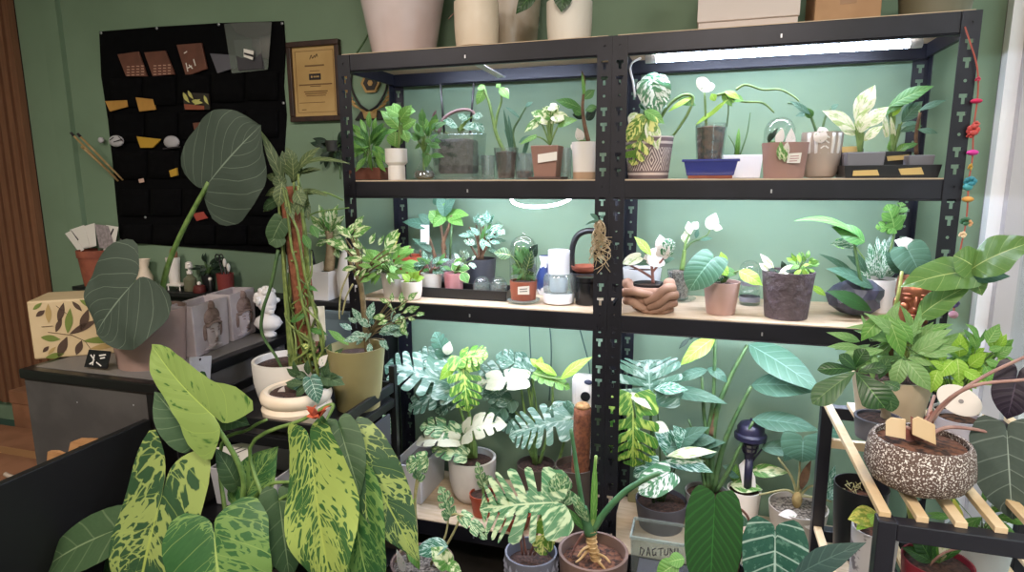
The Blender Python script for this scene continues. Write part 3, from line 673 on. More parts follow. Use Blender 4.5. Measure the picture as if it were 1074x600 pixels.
# small things on the sideboard
t = thing('small_vase', 'little cream vase peeking over the lower grey leaf', 'vase', (on(153,.36), .36, SZ)); k = .0038
MB().lathe((on(153,.36), .36, SZ), [(.02,0),(.034,.02),(.036,.05),(.018,.095),(.03,.135),(.027,.135),(.014,.09)], 20).build('body', MAT['cream'], t, True)
p = Plant('potted_cactus', 'tiny brown cactus in a white pot on the sideboard', 182, .36, SZ+.03, vmid=280)
p.pot(270, 14, 10, MAT['white'], 'taper'); MB().ell(p.P(182,267), .018, .018, .032, 12, 8).build('cactus', mat('cactus_skin', '#8a6048', .8, bump=1, scale=90), p.o, 'all')
t = thing('saucer_stand', 'small white wire legged stand under the tiny cactus', 'stand', (on(188,.36), .36, SZ))
xx = on(188,.36); MB().box((xx-.045, .33, SZ+.02), (xx+.035, .39, SZ+.03)).build('top', MAT['white'], t, bevel=.003)
for sx in (-.038, .028):
    for sy in (.335, .385): MB().tube([(xx+sx, sy, SZ), (xx+sx, sy, SZ+.021)], .003, n=6).build('leg', MAT['white'], t)
t = thing('spray_bottle', 'small spray bottle with white pump on the sideboard', 'bottle', (on(200,.355), .355, SZ)); xx = on(200,.355)
MB().lathe((xx, .355, SZ), [(.026,0),(.028,.005),(.028,.055),(.012,.07),(.012,.078)], 20, close=True).build('bottle', mat('olive_glass', '#6a6a55', .2), t, True)
mb = MB().lathe((xx, .355, SZ+.078), [(.012,0),(.012,.012),(.006,.014),(.006,.024),(.016,.026),(.014,.05),(.006,.055)], 16, close=True); mb.bar((xx, .355, SZ+.12), (xx+.02, .335, SZ+.115), .012, .012); mb.build('pump', MAT['white'], t, True)
for lab, u, w_, h_, m, y in (('dark red trinket box beside the spray bottle', 209, .05, .035, mat('dark_red', '#5a2420', .5), .328), ('small dark bottle left of the red pen pot', 221, .022, .05, MAT['blackpl'], .365)):
    xx = on(u, y); t = thing('trinket', lab, 'trinket', (xx, y, SZ)); MB().lathe((xx, y, SZ), [(w_*.5,0),(w_*.55,h_*.2),(w_*.5,h_*.8),(w_*.3,h_)], 16, close=True).build('body', m, t, True)
    MB().ell((xx, y, SZ+h_+.006), .009, .009, .009, 10, 6).build('knob', MAT['white'], t, 'all')
p = Plant('small_fern', 'small dark leafy plant between the spray bottle and the red pen pot', 218, .39, SZ, vmid=285)
p.pot(288, 14, 11, MAT['blackpl']); fol(p, LM['deep'], 'lance', (218,279), 22, (10,8), 12, .35, root=(218,288), seed=4, dyr=.02); p.done(MAT['stem_dark'])
t = thing('pen_pot', 'matte red pot of scissors and pens on the sideboard', 'pot', (on(237,.355), .355, SZ)); xx = on(237,.355)
potmesh((xx, .355, SZ), .036, .033, .088, 'taper').build('pot', mat('matte_red', '#7a2c28', .7), t, True)
for lab, dx, l, m in (('black handled scissors in the red pen pot', -.014, .15, 'ink'), ('white brush in the red pen pot', .006, .135, 'white'), ('white marker in the red pen pot, right of the brush', .02, .115, 'white')):
    q = thing('scissors' if 'sciss' in lab else 'pen', lab, 'stationery', (xx+dx, .355, SZ+.01)); A = Vector((xx+dx*.4, .355, SZ+.01)); B = Vector((xx+dx*1.3, .35, SZ+l))
    MB().tube([A, B], .0045, n=8).build('shaft', MAT['blackpl'], q, 'all')
    if 'sciss' in lab:
        for s in (-1, 1):
            c = B+Vector((s*.011, 0, .008)); MB().tube([c+Vector((math.cos(a*PI/6)*.01, 0, math.sin(a*PI/6)*.014)) for a in range(13)], .003, n=6, cap=False).build('handle', MAT['blackpl'], q, 'all')
    else: MB().ell(B, .008, .008, .02, 10, 8).build('tip', MAT['white'], q, 'all')
# white busts, planter and cane plant at the right end
def bust(name, label, u, v, h, y, z0, turn):
    t = thing(name, label, 'statue', (at(u, v, y=y).x, y, z0)); c = Vector((at(u, v, y=y).x, y, z0)); mb = MB(); s = h/.2
    mb.lathe(c, [(.03*s,0),(.032*s,.012*s),(.02*s,.02*s),(.045*s,.035*s),(.062*s,.055*s),(.05*s,.078*s),(.026*s,.092*s),(.024*s,.12*s)], 24, ry=.8)
    H = c+Vector((0, 0, .152*s)); d = Vector((math.cos(turn), math.sin(turn), 0)); e = Vector((-d.y, d.x, 0))
    mb.ell(H, .04*s, .04*s, .05*s, 20, 14); mb.ell(H+d*.008*s-Vector((0,0,.024*s)), .033*s, .03*s, .034*s, 18, 12)
    a = H+d*.036*s; mb.add([a+Vector((0,0,.018*s)), a+d*.018*s-Vector((0,0,.010*s)), a+e*.009*s-Vector((0,0,.012*s)), a-e*.009*s-Vector((0,0,.012*s)), a-Vector((0,0,.016*s))], [(0,2,1),(0,1,3),(1,2,4),(1,4,3)])
    mb.ell(a-Vector((0,0,.026*s)), .012*s, .012*s, .005*s, 10, 6); mb.ell(a-Vector((0,0,.045*s)), .012*s, .012*s, .010*s, 10, 6)
    for sg in (-1, 1): mb.ell(H+e*sg*.039*s-Vector((0,0,.008*s)), .006*s, .008*s, .013*s, 8, 6)
    mb.build('bust', mat('plaster', '#e4e0de', .6), t, 'all')
    hb = MB()
    for i in range(46):
        th, ph = R.uniform(0, 2*PI), R.uniform(-.1, 1.4); q = Vector((math.cos(th)*math.cos(ph), math.sin(th)*math.cos(ph), math.sin(ph)))
        if q.dot(d) > .45 and q.z < .55: continue
        hb.ell(H+Vector((q.x*.041*s, q.y*.041*s, q.z*.05*s)), .012*s, .012*s, .011*s, 8, 6)
    hb.build('hair', mat('plaster', '', 0), t, 'all')
    return t
# ------------------------------------------------------------------ counter
CZ = .75
t = thing('counter', 'grey panelled display counter with black edging, left of the shelving', 'counter', (-.79, -.05, 0))
GP = mat('grey_concrete_panel', '#4d4a49', .75, col2='#413e3e', scale=7, det=6); EDGE = mat('black_edging', '#141214', .35)
cx0, cx1, cy0, cy1 = -1.087, -.488, -.382, .285
MB().box((cx0+.01, cy0+.012, 0), (cx1-.01, cy1-.01, CZ-.03)).build('carcass', mat('black_laminate_board', '', 0), t)
MB().box((cx0+.004, cy0+.004, .04), (cx1-.045, cy0+.013, CZ-.035)).build('front_panel', GP, t)
MB().box((cx1-.012, cy0+.05, .04), (cx1-.003, cy1-.02, CZ-.035)).build('side_panel', GP, t)
MB().box((cx0+.004, cy0+.03, .04), (cx0+.012, cy1-.03, CZ-.035)).build('side_panel', GP, t)
MB().box((cx0-.006, cy0-.006, CZ-.035), (cx1+.006, cy1, CZ)).build('top', EDGE, t, bevel=.004)
MB().box((cx0+.03, cy0+.03, CZ), (cx1-.03, cy1-.03, CZ+.002)).build('top_inlay', mat('grey_top', '#75716f', .5), t)
MB().box((cx1-.045, cy0-.002, 0), (cx1, cy0+.05, CZ-.035)).build('corner_post', EDGE, t)
for u, v in ((91,396),(134,402),(81,422),(140,425)): 
    p = at(u, v, y=cy0+.004); MB().ell(p, .003, .002, .003, 8, 6).build('screw', MAT['chrome'], t)
t = tag(MB().box((-.545, -1.75, 0), (-.52, cy0-.008, .63)).build('partition', mat('black_laminate_board', '', 0), bevel=.002), 'plain black low partition board running forward from the counter corner', 'partition')
# patterned storage box
A, B = at(36, 378, z=CZ), at(122, 371, z=CZ); A.z = B.z = CZ+.002; d = (B-A).normalized(); nrm = Vector((d.y, -d.x, 0)); hgt = at(27, 317, y=A.y).z-CZ; L = (B-A).length+.04
t = thing('storage_box', 'cream box printed with green and brown leaves on the counter', 'box', (A+B)/2)
bk = -nrm*.2
P4 = [A, A+d*L, A+d*L+bk, A+bk]; up = Vector((0, 0, hgt))
CB = mat('cream_print_card', '#cbb590', .6, col2='#bfa77f', scale=6)
MB().prism(P4, up).build('box', CB, t, bevel=.006)
G1, G2, G3 = mat('print_green', '#6a7a35', .6), mat('print_brown', '#4a362a', .6), mat('print_tan', '#a98f5a', .6)
def onbox(q, r): return A+d*L*q+up*r+nrm*.0015
prints = {'a': (G1, MB()), 'b': (G2, MB()), 'c': (G3, MB())}
for k, q0, r0, q1, r1, w_ in (('b',.30,.62,.38,.95,.022),('b',.26,.45,.34,.7,.018),('a',.38,.42,.44,.85,.026),('b',.52,.45,.63,.82,.028),('b',.40,.40,.72,.62,.026),('a',.53,.26,.95,.26,.028),('b',.25,.02,.37,.36,.03),('b',.44,.03,.52,.28,.024),('a',.10,.38,.3,.32,.026),('b',.08,.74,.18,.84,.018),('a',.06,.86,.16,.97,.014),('c',.2,.62,.22,.95,.02),('c',.76,.38,.8,.75,.022),('a',.55,.98,.72,.82,.022),('b',.47,.96,.56,.78,.016),('b',.92,.15,.98,.38,.024),('c',.15,.08,.24,.2,.012),('b',.10,.12,.17,.22,.014),('a',.12,.02,.32,.07,.022),('b',.7,.86,.82,.74,.016),('c',.6,.12,.9,.16,.022)):
    leaf(prints[k][1], onbox(q0, r0), onbox(q1, r1), w_, 'lance', nrm, bow=0, fold=0, curl=0, ns=8, nt=2)
tw = MB()
for a, b in (((.18,.46),(.42,.38)),((.42,.38),(.55,.26)),((.55,.26),(.62,.05)),((.12,.56),(.24,.56)),((.3,.9),(.4,.75))): tw.bar(onbox(*a), onbox(*b), .0006, .004, nrm)
prints['b'][1].add(tw.v, tw.f)
for nm, k in (('green_leaf_print', 'a'), ('brown_leaf_print', 'b'), ('tan_leaf_print', 'c')): prints[k][1].build(nm, prints[k][0], t, True)
# card sign
t = thing('card_sign', 'small black printed card standing at the counter front edge', 'sign', at(101, 386, z=CZ))
P = [at(u, v, y=-.33) for u, v in ((88,385),(112,387),(115,369),(92,367))]; P = [Vector((p.x, p.y+.05*(p.z-CZ), max(p.z, CZ+.002))) for p in P]
MB().prism(P, (0, .003, 0)).build('card', mat('glossy_black_print', '#1c1a1e', .3), t)
marks([((95,372),(99,378)),((99,372),(97,383)),((104,373),(111,372)),((105,376),(110,375)),((101,380),(106,384)),((94,382),(97,380))], -.3315, MAT['paper'], t, 'print', 1.4)
# taupe pot with two velvet leaves
p = Plant('elephant_ear', 'elephant ear with two huge grey-green leaves in a taupe pot on the counter', 157, -.20, CZ+.002, vmid=350)
p.pot(323, 74, 63, mat('taupe_ceramic', '#9c8279', .6, col2='#8f766d', scale=8), 'taper', fill=.85)
p.tubepart('petiole', [(168,335,.02),(173,290),(190,245),(219,191)], 3.2, 2.2, MAT['stem'])
p.tubepart('petiole', [(163,335,-.02),(160,318,-.07),(150,302,-.13),(141,297,-.16)], 3.0, 2.2, MAT['stem'])
p.leaves(LM['elephant'], 'ele', None, [(140,297,101,350,100,{'d0':-.16,'d1':-.17,'nrm':(.25,-.85,.45),'wave':.05,'bow':.04,'fold':.05}),(218,193,274,131,96,{'d0':0,'d1':-.05,'nrm':(.15,-.95,.1),'wave':.04,'bow':.03,'fold':.06})], ns=22, nt=6)
p.done()
# face planters
PLM = mat('pale_stone_resin', '#b3a8aa', .75, col2='#a4999b', scale=10); CARV = mat('carved_brown', '#84706a', .8, col2='#6a5650', scale=40)
def face_planter(label, A, B, wd, h, g):
    d = (B-A).normalized(); n = Vector((d.y, -d.x, 0)); L = (B-A).length; c = (A+B)/2-n*wd/2
    t = thing('face_planter', label, 'planter', c, g)
    boxpot(c, L, wd, h, .93, .012, math.atan2(d.y, d.x)).build('pot', PLM, t, bevel=.004)
    O = (A+B)/2+Vector((0, 0, h*.5))+n*-.002; Z = Vector((0, 0, 1)); s = h/.138
    def E(x, z, rx, rz, ry, bb):
        m_ = MB().ell((0,0,0), rx*s, ry*s, rz*s, 18, 12); M = Matrix((d, -n, Z)).transposed()
        bb.add([O+M @ v+d*x*s+Z*z*s for v in m_.v], m_.f)
    f = MB(); E(0, -.014, .029, .044, .012, f); E(0, -.05, .02, .012, .008, f)
    E(0, -.022, .0045, .014, .0165, f); E(0, -.058, .04, .006, .005, f); f.build('face', PLM, t, 'all')
    hr = MB(); E(0, .026, .034, .026, .012, hr); E(0, .056, .013, .014, .011, hr)
    for sg in (-1, 1): E(sg*.034, -.012, .006, .022, .006, hr); E(sg*.013, -.012, .008, .0022, .0135, hr); E(sg*.013, -.004, .010, .0018, .013, hr)
    E(0, -.04, .009, .0022, .0145, hr); E(0, -.034, .006, .0014, .0165, hr); E(0, -.051, .006, .0016, .0125, hr)
    for i in range(9):
        for j in range(3): E((i-4)*.0068*(1-.16*j), .012+.0105*j-.0004*(i-4)**2, .004, .005, .0135-.0005*j, hr)
    hr.build('hair', CARV, t, 'all')
A1, B1 = at(206, 377, z=CZ), at(243, 360.5, z=CZ); A2, B2 = at(245, 359.5, z=CZ), at(277, 345.5, z=CZ); 
for q in (A1, B1, A2, B2): q.z = CZ+.003
h1 = at(203, 323, y=A1.y).z-CZ
face_planter('nearer pale square planter carved with a serene face', A1, B1, .105, h1, 'carved face planters on the counter')
face_planter('farther pale square planter carved with a serene face, beside the white bust', A2, A2+(B2-A2)*min(.97, (.288-A2.y)/(B2.y-A2.y)), .105, h1, 'carved face planters on the counter')
# hanging seed pouch and papers at the counter side
t = thing('leaf_pouch', 'white hanging pouch with a dark green leaf picture on the counter side', 'packet', at(208, 400, x=cx1+.02))
MB().prism([at(u, v, x=cx1+.016) for u, v in ((199,375),(222,373),(220,406),(203,412))], (-.004, 0, 0)).build('pouch', mat('white_film', '', 0), t)
mb = MB(); leaf(mb, at(205,404,x=cx1+.0175), at(215,390,x=cx1+.0175), .055, 'round', (1, -.4, 0), bow=.03, ns=8, nt=3); mb.build('leaf_print', LM['dark'], t, True)
MB().ell(at(210,377,x=cx1+.017), .002, .005, .005, 8, 6).build('hang_hole', MAT['ink'], t)
flat('grey_card', 'blank grey card leaning behind the lime leaf by the counter', 'card', [(217,410),(238,403),(238,425),(224,428)], -.36, mat('grey_card', '#8d878a', .8), .002)
# wooden basket with hand holes and cardboard boxes behind the partition
t = thing('wooden_tray', 'light wooden tray with a cut-out handle beside the grey counter front', 'tray', (-.78, -.52, 0)); WD = mat('warm_wood', '#b98a5e', .6, col2='#a87a50', scale=10, stretch=(1, 6, 6))
def wp(u, v): return at(u, v, y=-.44)
outer = [(50,495),(52,473),(60,473),(68,476),(73,475),(76,463),(84,460),(100,460.5),(113,464),(118,470),(118,510),(50,512)]
bmw = bmesh.new()
vs_ = [bmw.verts.new(wp(*q)) for q in outer]; es = [bmw.edges.new((vs_[i], vs_[(i+1) % len(vs_)])) for i in range(len(vs_))]
hole = [bmw.verts.new(wp(*q)) for q in ((84,467),(90,466.5),(102,467),(102,475),(86,476))]; es += [bmw.edges.new((hole[i], hole[(i+1) % 5])) for i in range(5)]
bmesh.ops.triangle_fill(bmw, edges=es, use_beauty=True); 
mb = MB(); bmw.verts.index_update(); mb.add([v.co.copy() for v in bmw.verts], [tuple(v.index for v in f.verts) for f in bmw.faces]); bmw.free()
mb.build('end_board', WD, t, solid=.014)
x0, x1 = wp(50, 500).x, wp(118, 500).x
MB().box((x0, -.72, .10), (x0+.012, -.45, .34)).build('side_board', WD, t); MB().box((x1-.012, -.72, .10), (x1, -.45, .34)).build('side_board', WD, t); MB().box((x0, -.72, .09), (x1, -.44, .102)).build('bottom', WD, t)
for x in (x0+.02, x1-.02):
    for y in (-.70, -.46): MB().box((x-.012, y-.012, 0), (x+.012, y+.012, .1)).build('leg', WD, t)
CARD = mat('cardboard', '#8a5f45', .85, col2='#7a5239', scale=9)
def carton(label, x0, x1, y0, y1, z0, z1):
    t = thing('cardboard_box', label, 'box', ((x0+x1)/2, (y0+y1)/2, z0)); MB().box((x0, y0, z0), (x1, y1, z1-.002)).build('carton', CARD, t, bevel=.004)
    MB().bar((x0, (y0+y1)/2, z1-.0012), (x1, (y0+y1)/2, z1-.0012), .05, .001).build('tape', mat('tape', '#9a7350', .3), t)
    MB().box((x0+.003, y0-.006, z1-.06), (x1-.003, y0-.001, z1-.004)).build('flap', CARD, t)
carton('wide brown cardboard box on the floor left of the counter', -2.1, -1.22, -.35, .05, 0, .28)
carton('smaller cardboard box behind the wide brown box, by the slats', -1.88, -1.42, .08, .32, 0, .44)
tag(MB().tube([at(5,497,z=.31),at(12,500,z=.30),at(24,501,z=.29)], .008, n=8).build('cable', mat('pale_cable', '#a99a8c', .5), None, 'all'), 'short pale cable on the wide brown cardboard box', 'cable')
# white busts and planter at the right end of the sideboard
bust('plaster_bust', 'white plaster bust right of the carved face planters', 280, 320, .20, .235, CZ+.003, -.5)
bust('portrait_bust', 'white plaster bust behind the moss pole and next to the square white planter', 313, 305, .15, .345, SZ, -.9)
p = Plant('cane_plant', 'cane plant with pale variegated leaves in a square white planter', 338, .352, SZ, vmid=300)
p.bpot(283, 33, .1, MAT['white'], .8)
p.tubepart('cane', [(345,284),(347,262),(345,242)], 5.5, 4.2, mat('pale_cane', '#a08a68', .8, col2='#8a7454', scale=40))
p.tubepart('stake', [(331,283),(327,262)], 1.6, 1.2, MAT['blackpl'])
p.leaves(LM['cream'], 'lance', (346,248), [(344,246,325,226,11),(346,244,330,238,10),(346,243,362,226,11),(347,246,366,240,10),(346,242,345,219,11),(343,248,322,244,9),(348,248,362,256,9),(345,240,355,214,10),(347,252,360,264,8),(344,252,331,258,8),(346,256,357,272,8),(344,240,334,214,9)])
p.done(MAT['stem'])
for i, (a, b) in enumerate((((325,279),(336,276)), ((330,278),(339,274)))):
    flat('plant_card', ['white card stuck in the square white planter, left one', 'white card stuck in the square white planter, right one'][i], 'card', [(a[0],a[1]),(b[0],b[1]),(b[0]+1,b[1]+9),(a[0]+1,a[1]+10)], .345+.004*i, WH, .002)
t = thing('tall_vase', 'tall white vase against the wall behind the left shelving post', 'vase', (on(366,.37), .37, SZ))
MB().lathe((on(366,.37), .37, SZ), [(.03,0),(.045,.02),(.05,.10),(.035,.17),(.022,.20),(.028,.215),(.024,.215)], 24).build('body', MAT['white'], t, True)
# wall plant trailing by the post
p = Plant('trailing_fern', 'small dark fern hung on the wall left of the shelving post', 350, .385, 1.50, vmid=165)
MB().lathe((p.c.x, .385, 1.50), [(.012,0),(.026,.008),(.03,.05),(.027,.05)], 18).build('pot', mat('dark_pot', '#2c2c2a', .6), p.o, True)
fol(p, LM['deep'], 'lance', (350,156), 26, (13,12), 14, .4, root=(350,160), seed=8, dyr=.03, up=0)
p.stem([(352,160),(356,175,-.01),(357,188,-.01)], 1.2, .6); p.done(MAT['stem_dark'])
# ------------------------------------------------------------------ on top of the shelving
TZ = 1.8
def tp(name, label, u, y, cat='planter'): return Plant(name, label, u, y, TZ, vmid=30, cat=cat)
GLZ = mat('pinkish_glaze', '#dfcfd0', .18, col2='#cfbcba', scale=4, coat=.4)
p = tp('large_planter', 'large pinkish glazed planter on top of the shelving, far left', 423, .20); p.pot(-62, 108, 63, GLZ, 'taper', th=.008)
p = tp('cream_pot', 'cream rounded pot with brown stems between the two large glazed planters', 500, .075); p.pot(3, 47, 43, MAT['cream'], 'round')
for u, v, a in ((488,8,-8),(492,8,-3),(497,8,-4),(513,8,3),(517,8,2)): p.stem([(u,v),(u+a*.5,-15),(u+a,-40)], 1.2, .8)
p.st.tube([p.P(484,8), p.P(478,12), p.P(470,20,-.01)], .8*p.k, .4*p.k, 5)
p.leaves(LM['dark'], 'lance', None, [(484,-38,470,-70,18),(513,-38,530,-72,18),(495,-40,498,-80,18)]); p.done(MAT['stem_red'])
p = tp('grey_planter', 'grey-beige glazed planter behind the cream rounded pot', 534, .275); p.pot(-30, 72, 56, mat('grey_beige_glaze', '#c4b7aa', .2, col2='#a3947f', scale=5, coat=.4), 'taper', th=.008)
p = tp('white_pot', 'off-white rounded pot with dark hanging leaves on top of the shelving', 597, .10); p.pot(3, 48, 43, mat('off_white_pot', '#e6ded2', .5), 'round')
p.leaves(LM['dark'], 'lance', (597,2), [(565,-12,541,15,17,{'d0':-.05}),(592,-14,589,13,19,{'d0':-.07}),(600,-20,622,-45,20),(597,-20,590,-60,20)]); p.done(MAT['stem_dark'])
t = thing('white_carton', 'white cardboard box on top of the shelving by the window', 'box', (at(784,20,y=.16).x, .16, TZ))
x0, x1 = at(731,30,y=.06).x, at(838,24,y=.06).x; WB = mat('white_card', '#d8ccc6', .8)
MB().box((x0+.003, .062, TZ), (x1-.003, .30, TZ+.19)).build('carton', WB, t, bevel=.002); MB().box((x0, .055, TZ+.028), (x1, .302, TZ+.21)).build('lid', WB, t, bevel=.002)
t = thing('tan_carton', 'tan cardboard box on top of the shelving by the window', 'box', (at(889,20,y=.16).x, .16, TZ))
x0, x1 = at(854,20,y=.07).x, at(924,15,y=.07).x
MB().box((x0, .07, TZ), (x1, .27, TZ+.20)).build('carton', mat('tan_card', '#b9936f', .8, col2='#ab8562', scale=8), t, bevel=.003); MB().box(((x0+x1)/2-.02, .0695, TZ+.05), ((x0+x1)/2+.02, .071, TZ+.2)).build('tape', mat('tape', '', 0), t)
p = tp('olive_planter', 'olive grey planter on top of the shelving at the window end', 978, .15); p.pot(-38, 76, 62, mat('olive_grey', '#6f6a55', .5), 'taper')
tag(MB().tube([at(390,28,y=.39), at(383,42,y=.38), at(374,56,y=.36)], .004, n=6).build('twig', MAT['stem_dark'], None, 'all'), 'thin dark twig on the wall beside the large pinkish planter', 'twig')
# clear hanging lamp cable and bead garland
p = thing('bead_garland', 'string of coloured beads hung on the shelving corner post by the window', 'garland', at(1016, 200, y=-.012))
pts = [(1012,28),(1018,46),(1024,66),(1026,84),(1025,105),(1021,135),(1020,165),(1016,190),(1015,212),(1013,234),(1008,258),(1004,285),(1002,310),(1000,330)]
MB().tube([at(u, v, y=-.014) for u, v in pts], .002, n=5).build('string', mat('red_string', '#b0584a', .8), p, 'all')
for i, (u, v, w_, h_, c) in enumerate(((1026,83,5,5,'#c8405a'),(1024,106,11,5,'#d8285c'),(1021,136,12,12,'#c8504a'),(1024,130,7,6,'#d06058'),(1018,142,7,6,'#b84038'),(1020,160,11,6,'#d83a9a'),(1018,175,4,7,'#c89a3a'),(1018,190,12,10,'#3a8a9a'),(1015,196,9,8,'#4aa0a8'),(1015,209,11,6,'#e0a050'),(1013,232,10,9,'#3a6a48'),(1017,234,6,7,'#e0a878'),(1010,246,7,7,'#e8c8a0'),(1004,300,8,10,'#d8a858'),(1001,318,10,9,'#5a4a78'),(1000,330,9,8,'#c890a0'))):
    c0 = at(u, v, y=-.016); q = mpp(c0)
    mb = MB()
    if h_ > 8 or w_ < 9: 
        for a in range(7): mb.ell(c0+Vector((math.cos(a*.9)*w_*q*.28, math.sin(a*2.1)*.006, math.sin(a*.9)*h_*q*.28)), w_*q*.25, w_*q*.25, h_*q*.25, 8, 6)
    else: mb.ell(c0, w_*q/2, w_*q/2, h_*q/2, 14, 8)
    mb.build('bead', mat('bead_%d' % i, c, .6), p, 'all')
# ------------------------------------------------------------------ second board from the top, left bay
Z1 = TIER[1]+.001
def t1(name, label, u, y, cat='potted plant', group=None): return Plant(name, label, u, y, Z1, vmid=175, cat=cat, group=group)
TAUPE = mat('taupe_plastic', '#8d6a5e', .6); PEACH = mat('peach_ceramic', '#c9a090', .6, col2='#bb9182', scale=8)
p = t1('glass_planter', 'leafy plant rooted in a glass bowl at the left end of the second board', 389, .15)
p.bpot(176, 38, .10, mat('brown_dish', '#6a3e30', .6), .9, soil='pebble'); 
mb = potmesh((p.c.x, .15, Z1+.035), .05, .05, .06, 'taper').build('glass_bowl', MAT['glass'], p.o, True)
for i in range(14): a = R.uniform(378,400); p.st.tube([p.P(a, 185, -.02), p.P(a+R.uniform(-4,4), 172, -.03), p.P(388, 160)], .7*p.k, .5*p.k, 4)
fol(p, LM['fresh'], 'lance', (388,150), 34, (18,22), 17, .36, root=(388,168), seed=3, dyr=.05, up=.2)
p.leaves(LM['mid'], 'lance', (388,166), [(386,156,378,127,8),(388,152,402,128,9),(390,158,408,135,9),(385,160,370,142,9),(392,160,404,158,10),(396,168,392,152,9)]); p.done(MAT['stem'])
p = t1('goblet_pot', 'pale waisted goblet pot with broad fresh leaves on the second board', 416, .085)
p.pot(156, 23, 18, MAT['matte_white'], 'goblet')
p.leaves(LM['fresh'], 'ovate', (418,156), [(420,136,399,116,15),(419,128,432,110,14),(418,120,412,108,12),(422,134,437,126,13),(414,154,415,137,18),(423,136,428,150,12),(420,122,404,112,12),(424,118,436,117,11)]); p.done()
p = t1('propagation_bottle', 'little glass flask with a rooted cutting beside the goblet pot', 445, .07)
k = p.k
MB().lathe(p.c, [(.022,0),(.036,.006),(.036,.02),(.012,.062),(.022,.10)], 24).build('flask', MAT['glass'], p.o, True)
MB().lathe(p.c+Vector((0,0,.003)), [(.02,0),(.033,.006),(.033,.018),(.026,.028),(1e-4,.028)], 20).build('water', glass('amber_water', '#c9a862', .3, .12), p.o, True)
p.stem([(445,182),(444,160),(446,140)], 1.2, .8)
fol(p, LM['mid'], 'ovate', (446,145), 34, (15,26), 12, .55, root=(445,162), seed=9, up=.25); p.leaves(LM['fresh'], 'ovate', None, [(448,138,441,120,10),(450,136,460,125,10),(444,142,432,128,10)]); p.done()
p = t1('clear_box_pot', 'large square clear pot of dark bark with two black stakes and a purple leaf', 482, .15)
p.bpot(139, 48, .13, MAT['cup'], .88, soil=None, th=.003)
MB().box((p.c.x-.058, .095, Z1+.02), (p.c.x+.052, .205, Z1+.135)).build('bark', mat('dark_bark', '#4b4a4e', .9, col2='#29282b', scale=60, bump=1), p.o, bevel=.01)
for a, b in (((466,140),(462,88)), ((493,140),(497,87))): p.tubepart('stake', [a, b], 1.3, 1.1, MAT['blackpl'])
PU = leafmat('leaf_purple_glossy', '#6a4c50', '#54383e', vein='#9a7f80', nv=6, rough=.3)
p.leaves(PU, 'ovate', (470,140), [(456,138,458,115,26,{'nrm':(-.6,-.6,.5)})]); p.tubepart('hoop_stem', [(460,140),(466,124),(480,116),(494,116),(500,124)], 2, 1.4, mat('purple_stem', '#7e6668', .5))
p.leaves(LM['mint'], 'lance', (482,140), [(478,132,463,124,9),(484,130,498,120,9),(486,134,505,132,10),(480,134,470,130,8),(497,128,508,140,10),(490,126,480,120,8),(496,122,507,122,9)]); p.done()
for i, (u, vt, w_, y) in enumerate(((512,163,16,.22),)):
    q = t1('clear_cup', 'empty clear cup behind the square clear pot', u, y, 'cup'); q.pot(vt, w_, 13, MAT['frost'], soil=None)
p = t1('cup_cutting', 'tall bowed cutting in a clear cup of soil on the second board', 531, .11)
p.pot(155, 26, 20, MAT['cup'], soil=None, th=.0015); soilbody(p, 25, 19, 160)
p.tubepart('vine', [(529,160),(521,142),(517,125),(513,108),(507,92)], 2.2, 1.3, MAT['stem'])
p.tubepart('vine', [(519,136),(522,118),(526,105),(524,92)], 1.6, 1.0, MAT['stem'])
p.leaves(LM['fresh'], 'ovate', None, [(509,92,500,110,11),(509,91,500,93,7),(524,92,534,104,10),(524,92,521,88,6)]); p.leaves(LM['pink'], 'ovate', None, [(526,93,534,101,9)]); 
p.leaves(LM['blue'], 'strap', None, [(536,160,528,114,4),(537,158,533,120,4)]); p.done()
p = t1('cup_seedling', 'second clear cup with dark strap leaves behind the bowed cutting', 550, .20)
p.pot(161, 22, 18, MAT['frost'], soil=None); soilbody(p, 20, 16, 180, 'bark')
p.tubepart('vine', [(544,168),(538,140),(545,124),(552,112)], 1.4, .9, MAT['stem_dark'])
p.leaves(LM['blue'], 'lance', None, [(551,112,559,107,5),(545,124,530,112,4),(544,150,556,142,5),(540,165,528,134,4),(548,166,556,141,5)]); p.done()
p = t1('taupe_square_pot', 'pale arrow-leaved plant in a taupe square pot with a blank label', 574, .10)
p.bpot(153, 29, .085, TAUPE, .78); MB().prism([p.P(u, v, -.046) for u, v in ((564,162),(584,159),(584,168),(564,171))], (0, .002, 0)).build('label', WH, p.o)
MB().box((p.c.x-.052, .055, Z1), (p.c.x+.055, .16, Z1+.008)).build('saucer', mat('dark_saucer', '#4a352d', .6), p.o, bevel=.002)
p.leaves(LM['cream'], 'arrow', (577,152), [(572,124,557,118,14),(576,120,569,113,16),(580,124,597,123,15),(580,116,587,111,12),(566,126,550,139,10)]); p.leaves(LM['fresh'], 'arrow', (577,152), [(587,130,606,126,11),(562,143,545,152,6)]); 
p.leaves(LM['pale'], 'arrow', (577,152), [(574,126,562,124,12),(582,122,592,126,12),(578,112,585,114,10)]); p.done(MAT['stem'])
q = t1('clear_cup', 'tall smoky cup just right of the taupe square pot', 593, .17, 'cup'); q.pot(155, 14, 12, MAT['frost'], soil=None)
p = t1('two_tone_pot', 'upright dark-leaved plant in a pale pot with a tan base by the middle post', 613, .10)
p.pot(149, 27, 23, MAT['matte_white'], 'taper'); MB().lathe(p.c, [(23/2*p.k*1.02,0),(23/2*p.k*1.06,.022),(1e-4,.0225)], 32).build('tan_base', mat('tan_clay', '#a88d74', .8), p.o, True)
p.tubepart('stem', [(617,148),(613,130),(611,112),(613,85),(610,75)], 2.4, .9, MAT['stem_brown'])
